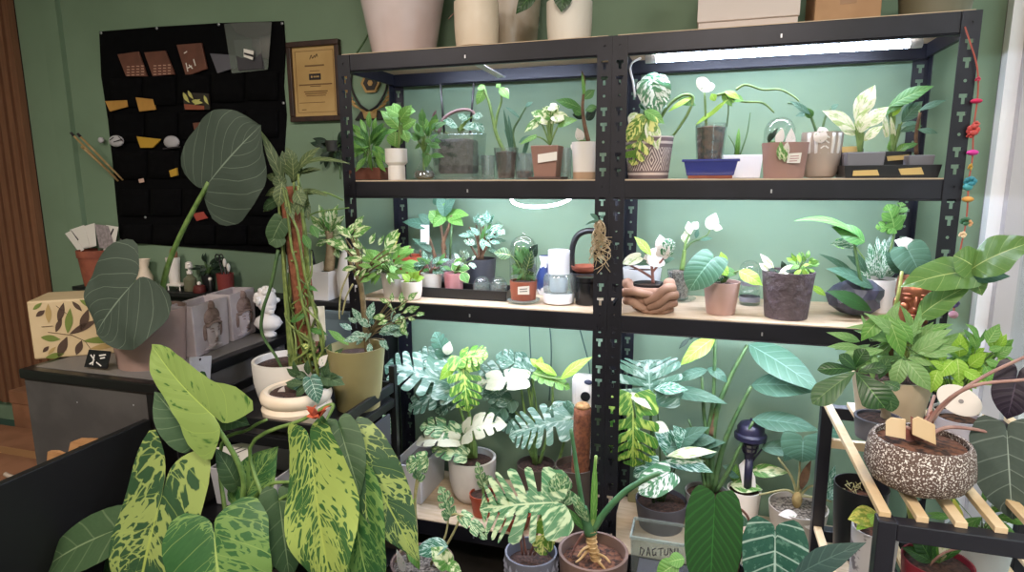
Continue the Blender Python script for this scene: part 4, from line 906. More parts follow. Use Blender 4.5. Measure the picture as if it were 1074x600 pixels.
p.leaves(LM['mid'], 'lance', None, [(610,114,582,105,12),(612,120,600,115,10),(613,104,624,94,10),(614,116,627,112,9)]); p.leaves(LM['deep'], 'ovate', None, [(615,126,626,114,12),(612,124,600,120,8)]); p.leaves(LM['fresh'], 'strap', None, [(613,104,610,76,4)])
p.leaves(LM['pink'], 'ovate', (615,148), [(610,148,605,134,10),(604,150,600,158,8)]); p.done()
# ---- right bay
PAT = NT('geometric_print'); 
def printed_pot():
    k = PAT; tc = k.n('TexCoord'); sp = k.n('SeparateXYZ'); k.l(tc.outputs['UV'], sp.inputs[0])
    u, v = k.math('MULTIPLY', sp.outputs[0], 7.), k.math('MULTIPLY', sp.outputs[1], 18.)
    du = k.math('ABSOLUTE', k.math('SUBTRACT', k.math('FRACT', u), .5)); dv = k.math('ABSOLUTE', k.math('SUBTRACT', v, 1.0))
    d = k.math('ADD', k.math('MULTIPLY', du, 2.2), dv); ring = k.math('FRACT', k.math('MULTIPLY', d, 3.4))
    dia = k.math('GREATER_THAN', ring, .55); band = k.math('FRACT', k.math('MULTIPLY', v, 3.)); bn = k.math('GREATER_THAN', band, .6)
    sel = k.math('COMPARE', v, 1.05, .62)
    f = k.math('ADD', k.math('MULTIPLY', sel, dia), k.math('MULTIPLY', k.math('SUBTRACT', 1., sel), bn))
    k.l(k.mixc(f, lin('#6a5a5c'), lin('#c4b6b0')), k.b.inputs['Base Color']); k.b.inputs['Roughness'].default_value = .7
printed_pot()
p = t1('printed_pot', 'variegated plant in a grey pot printed with diamonds, by the middle post', 680, .12)
p.pot(144, 50, 41, PAT.m, 'taper')
p.tubepart('vine', [(676,144),(690,128),(702,110),(716,100),(727,102),(722,118),(712,134),(706,142)], 1.8, 1.2, MAT['stem'])
p.leaves(LM['whitev'], 'heart', (676,146), [(684,88,692,118,34,{'d0':-.03,'wave':.08}),(689,84,668,94,20),(676,106,700,112,20)])
p.leaves(LM['yellowv'], 'deep', (674,146), [(678,126,663,174,28,{'d0':-.06,'d1':-.07,'slits':4}),(672,124,658,150,16,{'d0':-.08,'kind':'ovate'})]); p.leaves(LM['pale'], 'ovate', (674,146), [(680,126,690,158,16,{'d0':-.06}),(668,118,660,132,12)])
p.leaves(LM['fresh'], 'ovate', (678,146), [(676,116,697,130,13,{'d0':-.05})]); p.leaves(LM['mid'], 'ovate', None, [(712,104,730,111,10),(700,96,690,100,8)]); p.leaves(LM['lime'], 'lance', None, [(728,101,700,118,6)]); p.done()
p = t1('bonsai_tray', 'glossy dark blue bonsai tray under the clear cup of soil', 745, .11, 'tray')
BLUE = mat('cobalt_glaze', '#26307a', .15, coat=.6)
boxpot((p.c.x, .11, Z1+.008), 54*p.k, .115, .048, .86, .006).build('tray', BLUE, p.o, bevel=.004)
mb = MB(); x, h = 28.5*p.k, Z1+.056; mb.box((p.c.x-x, .05, h-.008), (p.c.x+x, .056, h)); mb.box((p.c.x-x, .164, h-.008), (p.c.x+x, .17, h)); mb.box((p.c.x-x, .056, h-.008), (p.c.x-x+.006, .164, h)); mb.box((p.c.x+x-.006, .056, h-.008), (p.c.x+x, .164, h)); mb.build('rim', BLUE, p.o, bevel=.002)
MB().box((p.c.x-22*p.k, .06, Z1), (p.c.x+22*p.k, .16, Z1+.009)).build('foot', MAT['terra'], p.o, bevel=.002)
MB().box((p.c.x-23*p.k, .06, Z1+.016), (p.c.x+23*p.k, .16, Z1+.018)).build('inner_base', BLUE, p.o)
p = Plant('bonsai_cup', 'clear cup of reddish soil with a white leaf, standing in the blue tray', 745, .11, Z1+.018, vmid=150)
p.pot(130, 32, 26, MAT['cup'], soil=None, th=.0015); soilbody(p, 31, 25, 134, 'bark')
p.tubepart('vine', [(741,133),(740,118),(739,96)], 1.5, 1.0, MAT['stem'])
p.leaves(LM['pink'], 'round', None, [(741,92,731,82,13),(741,93,750,90,10)]); p.leaves(LM['lime'], 'lance', None, [(742,124,764,104,5),(729,132,758,112,5),(750,106,746,98,8),(760,96,776,104,8),(765,100,770,108,7)])
p.tubepart('vine', [(752,100),(762,98),(770,104),(782,107),(800,108),(812,118)], 1.5, .9, MAT['stem']); p.tubepart('vine', [(772,94),(782,89),(800,94),(818,94),(832,101),(838,106)], 1.3, .8, MAT['stem']); p.tubepart('vine', [(762,133),(764,116),(763,100)], .8, .7, MAT['stem_dark'])
p.leaves(LM['fresh'], 'ovate', None, [(758,98,768,112,9),(768,102,780,106,9)]); p.done()
q = t1('white_trough', 'plain white rectangular trough behind the blue tray', 777, .27, 'planter'); q.bpot(163, 40, .11, mat('white_plastic', '#d5d3d6', .5), .9)
for u, v, u1, v1 in ((776,163,787,118),(770,163,774,138),(772,163,764,142)): q.stem([(u,v),((u+u1)/2+2,(v+v1)/2),(u1,v1)], 1.0, .5)
q.leaves(LM['fresh'], 'strap', None, [(773,164,775,134,5)]); q.done(MAT['stem_dark'])
p = t1('nursery_pot', 'brown tapered pot with a white-leaved plant and a small label under a glass cloche', 822, .075)
p.pot(150, 46, 39, mat('taupe_matte', '#9c7b72', .7), 'taper'); MB().prism([p.P(u, v, -.0625) for u, v in ((827,161),(841,160),(839,171),(825,171))], (0, .002, 0)).build('label', WH, p.o)
marks([((829,164),(838,163.4)),((828.5,166.5),(838,166)),((828,169),(836,168.6))], .0115, mat('faint_print', '#a8606a', .8), p.o, w=.6)
p.leaves(LM['pink'], 'ovate', (822,152), [(816,152,821,134,9,{'d0':-.04}),(828,158,830,134,10,{'d0':-.05}),(824,164,826,148,7,{'d0':-.06})]); p.leaves(LM['deep'], 'lance', (818,152), [(808,148,816,134,5),(806,150,809,138,5)]); p.leaves(LM['cream'], 'lance', None, [(818,168,819,148,8,{'d0':-.065}),(823,170,822,154,7,{'d0':-.068})]); p.done()
q = Plant('glass_cloche', 'round clear glass cloche standing in the brown tapered pot', 817, .085, p.top-.012, vmid=150, cat='cloche'); dome(q.c, .042, .085, MAT['glass'], q.o); MB().lathe(q.c, [(.041,0),(.044,.004),(.041,.006)], 28).build('rim', MAT['glass'], q.o, True)
p = t1('chevron_pot', 'ribbed white and taupe pot with a chevron strip and two thin stems', 860, .145)
TP = mat('taupe_ribbed', '#a79a90', .7); p.pot(139, 40, 29, TP, 'round')
WHR = mat('white_ridge', '#dedbd9', .6)
def rad(v): return (14.5+ (20-14.5)*min(1, max(0, (188-v)/40))**.5)*p.k
for a0, a1, nm in ((-2.05,-1.9,'white_stripe'),(-1.25,-1.1,'white_stripe'),(-2.45,-2.25,'white_stripe'),(-.9,-.7,'white_stripe')):
    mb = MB(); A = []
    for j in range(9):
        zz = .02+(p.h-.024)*j/8
        for i in range(4):
            a = a0+(a1-a0)*i/3; rr_ = p.rt*(.66+.35*min(1, (zz/p.h)*1.25)**.6)*1.012; A.append(p.c+Vector((math.cos(a)*rr_, math.sin(a)*rr_, zz)))
    mb.add(A, [(j*4+i, j*4+i+1, j*4+5+i, j*4+4+i) for j in range(8) for i in range(3)]); mb.build(nm, WHR, p.o, True, solid=.003)
mb = MB()
for j in range(7):
    zz = .02+(p.h-.03)*j/7+.006
    for sg in (-1, 1):
        P2 = []
        for i in (0, 1):
            a = -PI/2+sg*(.02+.17*i); rr_ = p.rt*(.66+.35*min(1, (zz/p.h)*1.25)**.6)*1.015; P2.append(p.c+Vector((math.cos(a)*rr_, math.sin(a)*rr_, zz+(0 if i else .007))))
        mb.bar(P2[0], P2[1], .003, .0035)
mb.build('chevron_strip', WHR, p.o)
p.tubepart('vine', [(857,140),(852,126),(849,120),(836,110),(826,108)], 1.6, 1.0, MAT['stem_dark']); p.tubepart('vine', [(862,138),(866,122),(872,113)], 1.4, .8, MAT['stem_dark'])
p.leaves(LM['blue'], 'lance', None, [(850,120,828,106,7),(848,119,834,122,6),(870,116,880,109,6)]); p.leaves(LM['mid'], 'ovate', None, [(851,124,846,113,9)]); p.leaves(LM['pink'], 'round', None, [(860,140,861,150,13,{'d0':-.06}),(862,140,866,134,12,{'d0':-.04})]); p.done()
p = t1('seed_tray', 'flat black tray with strips of masking tape under the small square pots', 928, .10, 'tray')
boxpot(p.c, 88*p.k, .15, .034, .95, .003).build('tray', MAT['blackpl'], p.o, bevel=.002)
TAPE = mat('masking_tape', '#c9ae72', .8)
for pts in (((895,179),(920,178),(922,184),(894,184.5)), ((942,177),(966,175.5),(969,183),(945,183.5))): MB().prism([p.P(u, v, -.0735) for u, v in pts], (0, -.002, 0)).build('tape_label', TAPE, p.o)
p = Plant('cream_dumb_cane', 'creamy white dumb cane in a grey square cup on the black tray', 905, .085, Z1+.006, vmid=165)
p.bpot(160, 36, .075, mat('grey_cup', '#77767e', .4), .9)
p.leaves(LM['pale'], 'lance', (903,160), [(897,136,862,116,17),(897,126,918,89,20),(906,134,932,112,17),(898,142,878,131,11),(905,148,926,132,11),(901,140,910,118,16)]); 
for v0, u1, v1 in ((160,897,128),(160,902,130),(160,905,138)): p.stem([(902,v0),((902+u1)/2,(v0+v1)/2),(u1,v1)], 2.4, 1.6)
p.done(MAT['stem'])
q = Plant('black_cell_pot', 'black square pot with tape at its rim, left end of the black tray', 890, .15, Z1+.006, vmid=165, cat='pot'); q.bpot(156, 24, .05, MAT['blackpl'], .9); MB().prism([q.P(u, v, -.027) for u, v in ((883,154),(903,153),(904,159),(883,160))], (0, -.002, 0)).build('tape_label', TAPE, q.o)
p = Plant('silver_dumb_cane', 'dark green silver-marked plant in a black pot on the black tray', 936, .135, Z1+.006, vmid=165)
p.bpot(159, 30, .06, MAT['blackpl'], .9); MB().prism([p.P(u, v, -.033) for u, v in ((930,164),(953,162),(954,167),(931,169))], (0, -.002, 0)).build('tape_label', TAPE, p.o)
p.leaves(LM['mid'], 'lance', (937,160), [(932,112,980,90,17),(932,118,955,98,12),(934,116,922,118,12)]); p.leaves(LM['blue'], 'lance', (936,160), [(946,128,968,106,18),(944,138,968,132,8)]); p.leaves(LM['lime'], 'ovate', (937,160), [(936,122,944,103,11),(932,120,926,113,9)]); p.leaves(LM['pale'], 'strap', None, [(930,144,927,120,6),(938,150,934,122,5)])
p.leaves(LM['fresh'], 'ovate', None, [(936,160,934,146,9),(940,160,955,150,9)])
for u1, v1 in ((934,118),(938,122),(944,130)): p.stem([(936,160),((936+u1)/2,(160+v1)/2),(u1,v1)], 2.2, 1.5)
p.done(MAT['stem'])
p = Plant('grey_cup_sapling', 'thin brown stemmed sapling in a grey cup at the right end of the black tray', 963, .085, Z1+.006, vmid=165)
p.bpot(163, 24, .07, mat('grey_cup', '', 0), .85); p.tubepart('trunk', [(961,162),(961,140),(965,118)], 2.2, 1.4, MAT['stem_brown'])
p.leaves(LM['blue'], 'lance', (964,135), [(964,116,993,105,8),(963,136,984,140,7),(962,128,944,133,6)]); p.leaves(LM['mid'], 'lance', None, [(963,150,944,158,7)]); p.done()
# ------------------------------------------------------------------ third board, left bay
Z2 = TIER[2]+.001
def t2(name, label, u, y, cat='potted plant', group=None): return Plant(name, label, u, y, Z2, vmid=300, cat=cat, group=group)
# ring lamp hung under the second board
c = at(568.5, 206, y=.17); t = thing('ring_lamp', 'glowing white ring lamp tilted under the second board, only its lower arc showing', 'lamp', c)
rr_ = 32*mpp(c); tilt = math.radians(18); RP = [c+Vector((math.cos(a*PI/24)*rr_, math.sin(a*PI/24)*rr_*math.cos(tilt), -math.sin(-a*PI/24)*rr_*math.sin(tilt)*-1)) for a in range(49)]
RP = [c+Vector((math.cos(a*PI/24)*rr_, -math.sin(a*PI/24)*rr_*math.cos(tilt), -math.sin(a*PI/24)*rr_*.30)) for a in range(49)]
MB().tube(RP, .0052, n=8, sm=False, cap=False).build('ring', emit('ring_glow', '#f4f8ff', 12), t, 'all')
for s in (-.5, .5): MB().bar(c+Vector((s*rr_, .8*rr_, .026)), c+Vector((s*rr_, .8*rr_, .0385)), .008, .003, (1,0,0)).build('bracket', CAP, t)
p = t2('terracotta_pot', 'reddish plastic pot at the left rear of the third board', 430, .24); p.pot(268, 33, 26, MAT['redpl'], 'rim')
p.tubepart('cane', [(431,270),(430,258)], 1.2, .8, MAT['stem_brown']); p.tubepart('stub', [(441,270),(441,262)], 1.0, .8, MAT['stem_brown'])
p = t2('grey_basin_plant', 'branching pale green plant in a wide clear-rimmed grey pot on the third board', 465, .29)
p.pot(269, 44, 34, MAT['frost'], 'taper', soil=None); soilbody(p, 42, 33, 274)
p.tubepart('trunk', [(466,272),(465,255),(470,240),(474,226)], 2.6, 1.4, MAT['stem_brown']); p.tubepart('trunk', [(457,272),(452,255),(446,238)], 2.0, 1.2, MAT['stem_brown']); p.tubepart('trunk', [(467,262),(464,248),(462,234)], 1.8, 1.2, MAT['stem_brown']); p.tubepart('stake', [(472,272),(474,232)], 1.2, 1.1, MAT['stem_dark'])
p.leaves(LM['fresh'], 'heart', None, [(470,226,492,226,15),(458,230,450,221,14),(464,228,454,238,13),(474,229,486,237,12),(462,226,468,212,12)])
p.leaves(LM['blue'], 'heart', None, [(446,236,422,233,13),(450,232,438,225,10),(465,222,478,208,13),(460,214,466,202,16),(468,222,458,206,14),(448,252,434,256,8),(452,262,432,250,8)]); p.done()
flat('hanging_card', 'white hanging card among the branches of the wide grey pot plant', 'card', [(441,236),(450,236),(450,257),(441,254)], .27, WH, .002)
p = t2('bushy_plant', 'slender bushy plant with pale tips in a dark pot on the third board', 505, .272)
p.pot(271, 32, 26, mat('charcoal_plastic', '#35363c', .5), 'taper')
for a in ((503,272,500,250,492,238),(506,272,508,250,506,232),(504,272,512,256,522,240),(502,272,494,258,488,246)): p.tubepart('branch', [(a[0],a[1]),(a[2],a[3]),(a[4],a[5])], 1.4, .8, MAT['stem_brown'])
p.leaves(LM['whitev'], 'ovate', None, [(510,246,528,236,10),(506,234,504,226,10),(522,242,530,246,9),(498,256,486,252,9),(500,262,514,256,9)])
fol(p, LM['mint'], 'ovate', (505,248), 26, (20,20), 11, .5, root=(504,268), seed=21, up=.2); p.leaves(LM['mid'], 'strap', None, [(506,258,516,232,4),(504,256,510,236,4)]); p.done(MAT['stem_brown'])
p = t2('small_cup_plant', 'small dark-leaved plant in a pale round cup in the black tray', 453, .15)
p.z0 = Z2+.006; p.c.z = p.z0; p.o.location.z = p.z0
p.pot(286, 23, 19, MAT['matte_white'], 'taper'); fol(p, LM['mint'], 'ovate', (453,279), 22, (14,7), 10, .55, root=(452,288), seed=31, up=.1); fol(p, LM['mid'], 'lance', (455,277), 12, (12,7), 11, .4, root=(452,288), seed=33); p.done(MAT['stem_red'])
p = t2('pink_cup_plant', 'yellow-edged leaf plant in a pink glossy cup in the black tray', 476, .15)
p.z0 = Z2+.006; p.c.z = p.z0; p.o.location.z = p.z0
p.pot(286, 21, 18, mat('pink_glaze', '#b5707a', .25, col2='#c99096', scale=25, stretch=(1, 1, .2)), 'taper')
EDGED = leafmat('leaf_cream_edged', '#5c9446', '#4a823a', vein='#86b062', edge='#f0e9b8', nv=6)
p.leaves(EDGED, 'ovate', (477,287), [(484,286,491,297,11,{'d0':-.04}),(480,284,474,276,10),(482,282,493,282,10),(478,280,484,270,9)]); fol(p, LM['whitev'], 'ovate', (488,274), 14, (10,8), 8, .6, root=(478,284), seed=35); p.done()
tr = t2('black_tray', 'long black tray holding small cups and clear domes on the third board', 496, .15, 'tray')
x0, x1 = at(441,300,y=.15).x, at(537,300,y=.15).x; boxpot((( x0+x1)/2, .15, Z2), x1-x0, .12, .036, .97, .003).build('tray', MAT['blackpl'], tr.o, bevel=.002)
for i, u in enumerate((505, 523)):
    q = Plant('clear_dome', ['left', 'right'][i]+' one of two little clear plastic domes in the black tray', u, .14, Z2+.007, vmid=290, cat='dome', group='little clear domes'); dome(q.c, .028, .070, MAT['cup'], q.o); q.pot(297.5, 18.6, 17, MAT['frost'], soil='soil', fill=.5, name='base')
p = t2('white_cup', 'little white cup with lime leaves at the front left of the third board', 432, .05)
p.pot(295, 22, 17, MAT['white'], 'round'); p.leaves(LM['lime'], 'ovate', (432,295), [(430,294,421,287,8),(432,292,432,282,9),(436,294,445,291,8),(434,293,440,284,7),(430,296,422,297,6)]); p.done()
p = t2('shelf_pothos', 'bushy yellow-green plant in a grey cup, left end of the third board', 412, .075)
p.pot(286, 24, 19, mat('light_grey_pot', '#b9b2ac', .6), 'taper'); fol(p, LM['fresh'], 'ovate', (408,276), 38, (20,14), 14, .5, root=(411,288), seed=41, up=.25); fol(p, LM['cream'], 'ovate', (402,282), 16, (16,9), 12, .5, root=(411,288), seed=43, up=.1)
p.leaves(LM['yellowv'], 'lance', (411,286), [(406,262,420,244,12),(400,270,386,284,9)]); p.done()
p = t2('cloche_plant', 'striped-leaf plant in a terracotta pot with a white label under a tall glass dome', 549, .10)
p.z0 = Z2+.012; p.c.z = p.z0; p.o.location.z = Z2
p.pot(294, 29, 26, MAT['terra'], 'taper')
MB().lathe((p.c.x, .10, Z2), [(.042,0),(.054,.006),(.056,.012),(1e-4,.010)], 28).build('saucer', MAT['frost'], p.o, True)
MB().prism([p.P(u, v, -.047) for u, v in ((543,301),(555,300),(555,309),(543,309))], (0, .002, 0)).build('label', WH, p.o); marks([((545,303.5),(553,303)),((545,306),(553,305.6))], .0515, MAT['ink'], p.o, w=.7)
VL = leafmat('leaf_yellow_veined', '#355f33', '#2a5029', vein='#d3d88e', nv=6, vw=.1)
p.leaves(VL, 'ovate', (549,294), [(536,268,518,265,15),(548,282,541,256,12),(552,284,558,262,12),(546,288,538,276,10),(553,290,560,278,10)]); fol(p, LM['mid'], 'lance', (549,278), 16, (8,16), 14, .4, root=(549,294), seed=45, dyr=.02); p.leaves(LM['deep'], 'ovate', None, [(556,270,564,256,12),(554,276,562,286,10)]); p.done()
q = Plant('glass_dome', 'tall clear glass dome over the terracotta potted plant', 549, .10, p.top-.002, vmid=270, cat='cloche'); dome(q.c, 14.6*q.k, at(549,247,y=.10).z-q.c.z, MAT['glass'], q.o); MB().ell(q.c+Vector((0,0,at(549,247,y=.10).z-q.c.z+.004)), .006, .006, .006, 10, 8).build('knob', MAT['glass'], q.o, 'all')
t = t2('humidifier', 'white and clear tiered humidifier at the right of the left bay third board', 586, .12, 'humidifier'); k = t.k; WP = mat('white_plastic_glossy', '#e6e6ea', .3)
MB().lathe(t.c, [(.042,0),(.05,.004),(.052,.03),(.049,.036)], 32, close=True).build('base', WP, t.o, True)
zt = at(586,287,y=.12).z-Z2
MB().lathe(t.c, [(.049,.0365),(.052,.05),(.051,zt-.014),(.044,zt),(.02,zt+.002)], 32).build('tank', MAT['frost'], t.o, True)
MB().lathe(t.c, [(.028,.04),(.03,.05),(.03,zt-.02),(.028,zt-.01)], 24, close=True).build('water_core', mat('pale_blue_core', '#d3dcee', .4), t.o, True)
zu = at(586,262,y=.12).z-Z2; MB().lathe(t.c, [(.036,zt+.001),(.036,zu-.002),(.033,zu),(1e-4,zu)], 32).build('top_unit', WP, t.o, True)
t = t2('canister', 'black round canister beside the humidifier by the middle post', 615, .13, 'canister'); zz = at(615,290,y=.13).z-Z2
MB().lathe(t.c, [(.034,0),(.036,.004),(.036,zz*.8),(.032,zz*.82),(.032,zz*.84)], 28, close=True).build('body', mat('gloss_black', '#141417', .25), t.o, True); MB().lathe(t.c, [(.0365,zz*.84),(.0365,zz),(1e-4,zz+.001)], 28).build('lid', mat('gloss_black', '', 0), t.o, True)
p = t2('hooped_pot', 'terracotta bowl in a dark pot under an arched black hoop by the middle post', 613, .25)
p.pot(285, 34, 26, mat('charcoal_plastic', '', 0), 'taper', soil=None)
MB().lathe(p.c+Vector((0,0,p.h-.01)), [(.02,0),(.044,.018),(.048,.032),(.044,.032),(.03,.012)], 28).build('bowl', MAT['terra'], p.o, True)
p.tubepart('hoop', [(600,290),(600,262),(606,247),(618,242),(632,245)], 3.2, 3.2, MAT['blackpl'])
p = t2('blue_vase', 'dark blue and white vase behind the humidifier', 571, .26, 'vase')
MB().lathe(p.c, [(.02,0),(.03,.02),(.03,.07),(.012,.11),(.02,.14)], 20).build('body', mat('cobalt_dark', '#2a3a6a', .3, col2='#e0e2e8', scale=18, thr=(.48, .52)), p.o, True)
MB().tube([p.c+Vector((.028,-.01,.03)), p.c+Vector((.05,-.02,.07)), p.c+Vector((.018,-.005,.11))], .005, n=8).build('handle', WP, p.o, 'all')
# bare root orchid tied to the middle post
p = Plant('hanging_orchid', 'air plant with a tangle of pale bare roots tied to the middle post', 628, -.012, at(628,228,y=-.012).z, vmid=230, cat='plant')
RT = mat('pale_roots', '#b5a184', .85, col2='#93805f', scale=60); mb = MB()
for i in range(26):
    u, v = 628+R.uniform(-3,3), 231; pts = [p.P(u, v)]; L = R.uniform(25, 58)
    for j in range(1, 7): pts.append(p.P(u+R.uniform(-4,5)*(j**.5), v+L*j/6, -R.uniform(0,.02)))
    mb.tube(pts, .75*p.k, .4*p.k, 4)
mb.tube([p.P(618,272,-.02), p.P(624,262,-.02), p.P(634,250,-.01), p.P(642,249,-.01)], .7*p.k, .4*p.k, 4)
mb.build('roots', RT, p.o, 'all'); p.leaves(LM['blue'], 'strap', None, [(627,230,619,224,5),(628,230,622,234,4),(629,229,634,226,4),(627,231,614,236,3)]); p.done()
# ---- right bay third board
def hands(p):
    k = p.k; SK = mat('weathered_clay', '#a98672', .8, col2='#8c6a58', scale=14, bump=.5); mb = MB()
    def E(u, v, rx, rz, ry, dy): mb.ell(p.P(u, v, dy), rx*k, ry, rz*k, 18, 12)
    c = p.c; zt = at(p.u, 299, y=p.y).z-Z2
    mb.lathe(c, [(.038,0),(.052,.006),(.066,.028),(.070,zt*.8),(.066,zt),(.055,zt),(.05,zt*.6)], 28)
    mb.build('cupped_palms', SK, p.o, 'all')
    def fing(pts, r): return MB().tube([p.P(*q) for q in pts], r*k, r*.8*k, 10)
    for pts, r in (([(706,303,-.055),(698,303,-.075),(688,312,-.080),(677,317,-.072)], 5.4), ([(709,309,-.055),(700,311,-.076),(690,319,-.080),(680,322,-.070)], 5.2), ([(708,317,-.05),(699,320,-.07),(689,325,-.070),(680,326,-.062)], 4.8), ([(704,323,-.04),(696,326,-.058),(688,328,-.058)], 4.2),
                   ([(654,307,-.05),(664,306,-.074),(674,308,-.076),(684,310,-.072)], 4.6), ([(656,315,-.05),(664,317,-.07),(672,322,-.072),(679,324,-.066)], 4.4)):
        fing(pts, r).build('finger', SK, p.o, 'all'); 
    for u, v, dy in ((704,300,-.03),(660,300,-.03)):
        b_ = fing([(u, v+6, dy), (u-.5, v, dy-.005), (u-2, v-5, dy)], 5.6); b_.ell(p.P(u-2,v-3,dy), 6.2*k, .017, 5.4*k, 14, 10); b_.build('thumb', SK, p.o, 'all')
    q = p.P(678,325,-.066); MB().ell(q, 6*k, .012, 4*k, 12, 8).build('fingertip', SK, p.o, 'all')
p = t2('hand_planter', 'clay planter shaped like cupped hands holding a pale pinkish arrowhead plant', 681, .098); hands(p)
MB().lathe(p.c+Vector((0,0,.03)), [(.045,0),(.052,.055),(.049,.055),(.04,.03)], 24).build('inner_pot', MAT['blackpl'], p.o, True); MB().lathe(p.c+Vector((0,0,.075)), [(.048,0),(1e-4,.003)], 20).build('soil', MAT['soil'], p.o)
p.tubepart('branch', [(685,297),(684,284),(682,272),(672,258)], 1.8, 1.1, MAT['stem_red']); p.tubepart('branch', [(685,292),(672,284),(660,278)], 1.6, 1.0, MAT['stem_red']); p.tubepart('branch', [(684,286),(692,276),(698,268)], 1.4, 1.0, MAT['stem_red'])
p.leaves(LM['lime'], 'lance', None, [(683,268,665,248,10)]); p.leaves(LM['pink'], 'heart', None, [(692,270,674,272,22),(694,260,692,246,13),(694,268,700,252,14),(686,276,678,264,10)]); p.leaves(LM['pale'], 'arrow', None, [(670,270,652,277,13)]); p.leaves(LM['blue'], 'lance', None, [(684,276,658,276,8),(692,276,708,271,7)]); p.leaves(LM['whitev'], 'deep', None, [(699,266,703,250,14,{'slits':3})]); p.done(MAT['stem_red'])
q = t2('white_canister', 'pale round pot behind the cupped hands planter', 673, .27, 'pot'); q.pot(281, 40, 34, mat('pale_grey_pot', '#c4c7c8', .6), 'taper')
p = t2('glass_stem_plant', 'upright stem with pale leaves in a clear glass cup on a glass saucer', 712, .27)
p.z0 = Z2+.008; p.c.z = p.z0; p.o.location.z = Z2
p.pot(283, 25, 20, MAT['cup'], soil=None, th=.0015); soilbody(p, 24, 19, 285, 'pebble')
MB().lathe((p.c.x, p.c.y, Z2), [(.04,0),(.056,.008),(.058,.011),(1e-4,.007)], 28).build('saucer', MAT['glass'], p.o, True)
p.tubepart('trunk', [(715,283),(717,270),(718,262)], 2.8, 2, MAT['stem']); p.tubepart('trunk', [(718,262),(726,254),(736,251),(744,251)], 1.5, .8, MAT['stem_dark']); p.tubepart('trunk', [(718,263),(720,252),(728,238)], 1.6, 1, MAT['stem'])
p.leaves(LM['pale'], 'lance', None, [(720,256,718,242,9),(724,246,722,232,9),(732,240,726,233,9)]); p.leaves(LM['ivory'], 'ovate', None, [(744,241,751,223,14),(747,238,758,240,9),(742,240,746,228,8)]); p.leaves(LM['blue'], 'lance', None, [(734,252,748,250,5),(730,250,732,240,5)]); p.tubepart('trunk', [(734,251),(742,246),(745,240)], .9, .6, MAT['stem']); p.done()
p = t2('pink_pot', 'dusty pink cup with one large ribbed leaf and small variegated leaves', 757, .10)
p.pot(295, 37, 29, mat('dusty_pink', '#b3938a', .65, col2='#a8877e', scale=9), 'rim' if False else 'taper')
p.leaves(LM['silver'], 'round', (757,297), [(748,271,723,305,36,{'d0':-.05,'d1':-.10,'m':leafmat('leaf_quilted', '#3f6b4e', '#335c42', vein='#6a9478', nv=8, vw=.12)})]); p.leaves(LM['lime'], 'lance', (758,296), [(752,276,764,290,12),(760,280,756,264,10),(746,268,735,264,8)]); p.leaves(LM['whitev'], 'round', (757,296), [(754,284,750,296,14),(760,290,766,282,9)])
p.leaves(LM['mid'], 'ovate', (760,296), [(757,284,773,288,11),(775,284,800,300,16,{'m':LM['lime'],'wave':.1})]); p.done()
q = t2('glass_jar', 'small glass jar with a grey band behind the dusty pink cup', 787, .26, 'jar'); zz = at(787,299,y=.26).z-Z2
MB().lathe(q.c, [(.028,0),(.032,.004),(.032,zz-.02),(.027,zz-.012),(.029,zz)], 24).build('jar', MAT['glass'], q.o, True); MB().lathe(q.c, [(.0325,.012),(.0325,.028)], 24).build('band', mat('grey_cup', '', 0), q.o, True); MB().lathe(q.c, [(.03,zz),(.031,zz+.012),(1e-4,zz+.013)], 24).build('lid', mat('grey_cup', '', 0), q.o, True)
q = Plant('dome_cover', 'clear dome resting on the small glass jar', 787, .26, Z2+zz+.014, vmid=280, cat='dome'); dome(q.c, .034, .068, MAT['glass'], q.o); MB().lathe(q.c, [(.033,0),(.037,.003),(.034,.005)], 24).build('rim', MAT['glass'], q.o, True)
p = t2('textured_pot', 'large dark purple-grey textured pot with a low ruffled plant', 826, .10)
p.pot(284, 52, 42, mat('textured_purple_grey', '#5c5057', .6, col2='#4d4249', scale=42, bump=3.0), 'taper')
p.leaves(LM['pale'], 'lance', (818,286), [(812,284,797,266,8),(816,288,838,278,9),(806,284,796,276,7)]); fol(p, LM['fresh'], 'ovate', (842,277), 30, (14,9), 9, .5, root=(836,287), seed=51, up=.2); fol(p, LM['lime'], 'lance', (840,279), 12, (14,9), 9, .5, root=(836,287), seed=53); fol(p, LM['deep'], 'ovate', (824,283), 10, (14,3), 8, .6, seed=54); p.done()
# crystal pot plant
p = t2('rock_pot', 'arching blue-green plant in a dark rocky pot on the third board', 898, .17)
zz = at(898,291,y=.17).z-Z2; mb = MB(); BM = bmesh.new(); bmesh.ops.create_icosphere(BM, subdivisions=2, radius=1)
rk_ = random.Random(5); vv = [Vector((v.co.x*.075*(1+rk_.uniform(-.14,.14)), v.co.y*.06*(1+rk_.uniform(-.14,.14)), (v.co.z+1)*.5*zz*(1+rk_.uniform(-.06,.06)))) for v in BM.verts]; BM.verts.index_update()
mb.add([p.c+q for q in vv], [tuple(v.index for v in f.verts) for f in BM.faces]); BM.free(); mb.build('rock_pot', mat('dark_crystal', '#3a3d4e', .35, col2='#55586c', scale=25, bump=.6), p.o)
mb = MB()
for i in range(9): mb.ell(p.P(R.uniform(880,890), R.uniform(306,320), -.05), .009, .009, .009, 6, 4)
mb.build('crystals', mat('pale_crystal', '#7d819c', .3), p.o)
p.tubepart('petiole', [(909,318,-.05),(902,290,-.05),(898,268,-.05),(896,256,-.05)], 1.8, 1.3, MAT['stem_dark'])
p.leaves(LM['mid'], 'lance', None, [(904,252,832,232,16,{'d0':-.05,'bow':.16,'nrm':(.2,-.4,.9)})]); p.leaves(LM['mid'], 'ovate', None, [(907,254,872,238,20,{'d0':-.052,'bow':.1})])
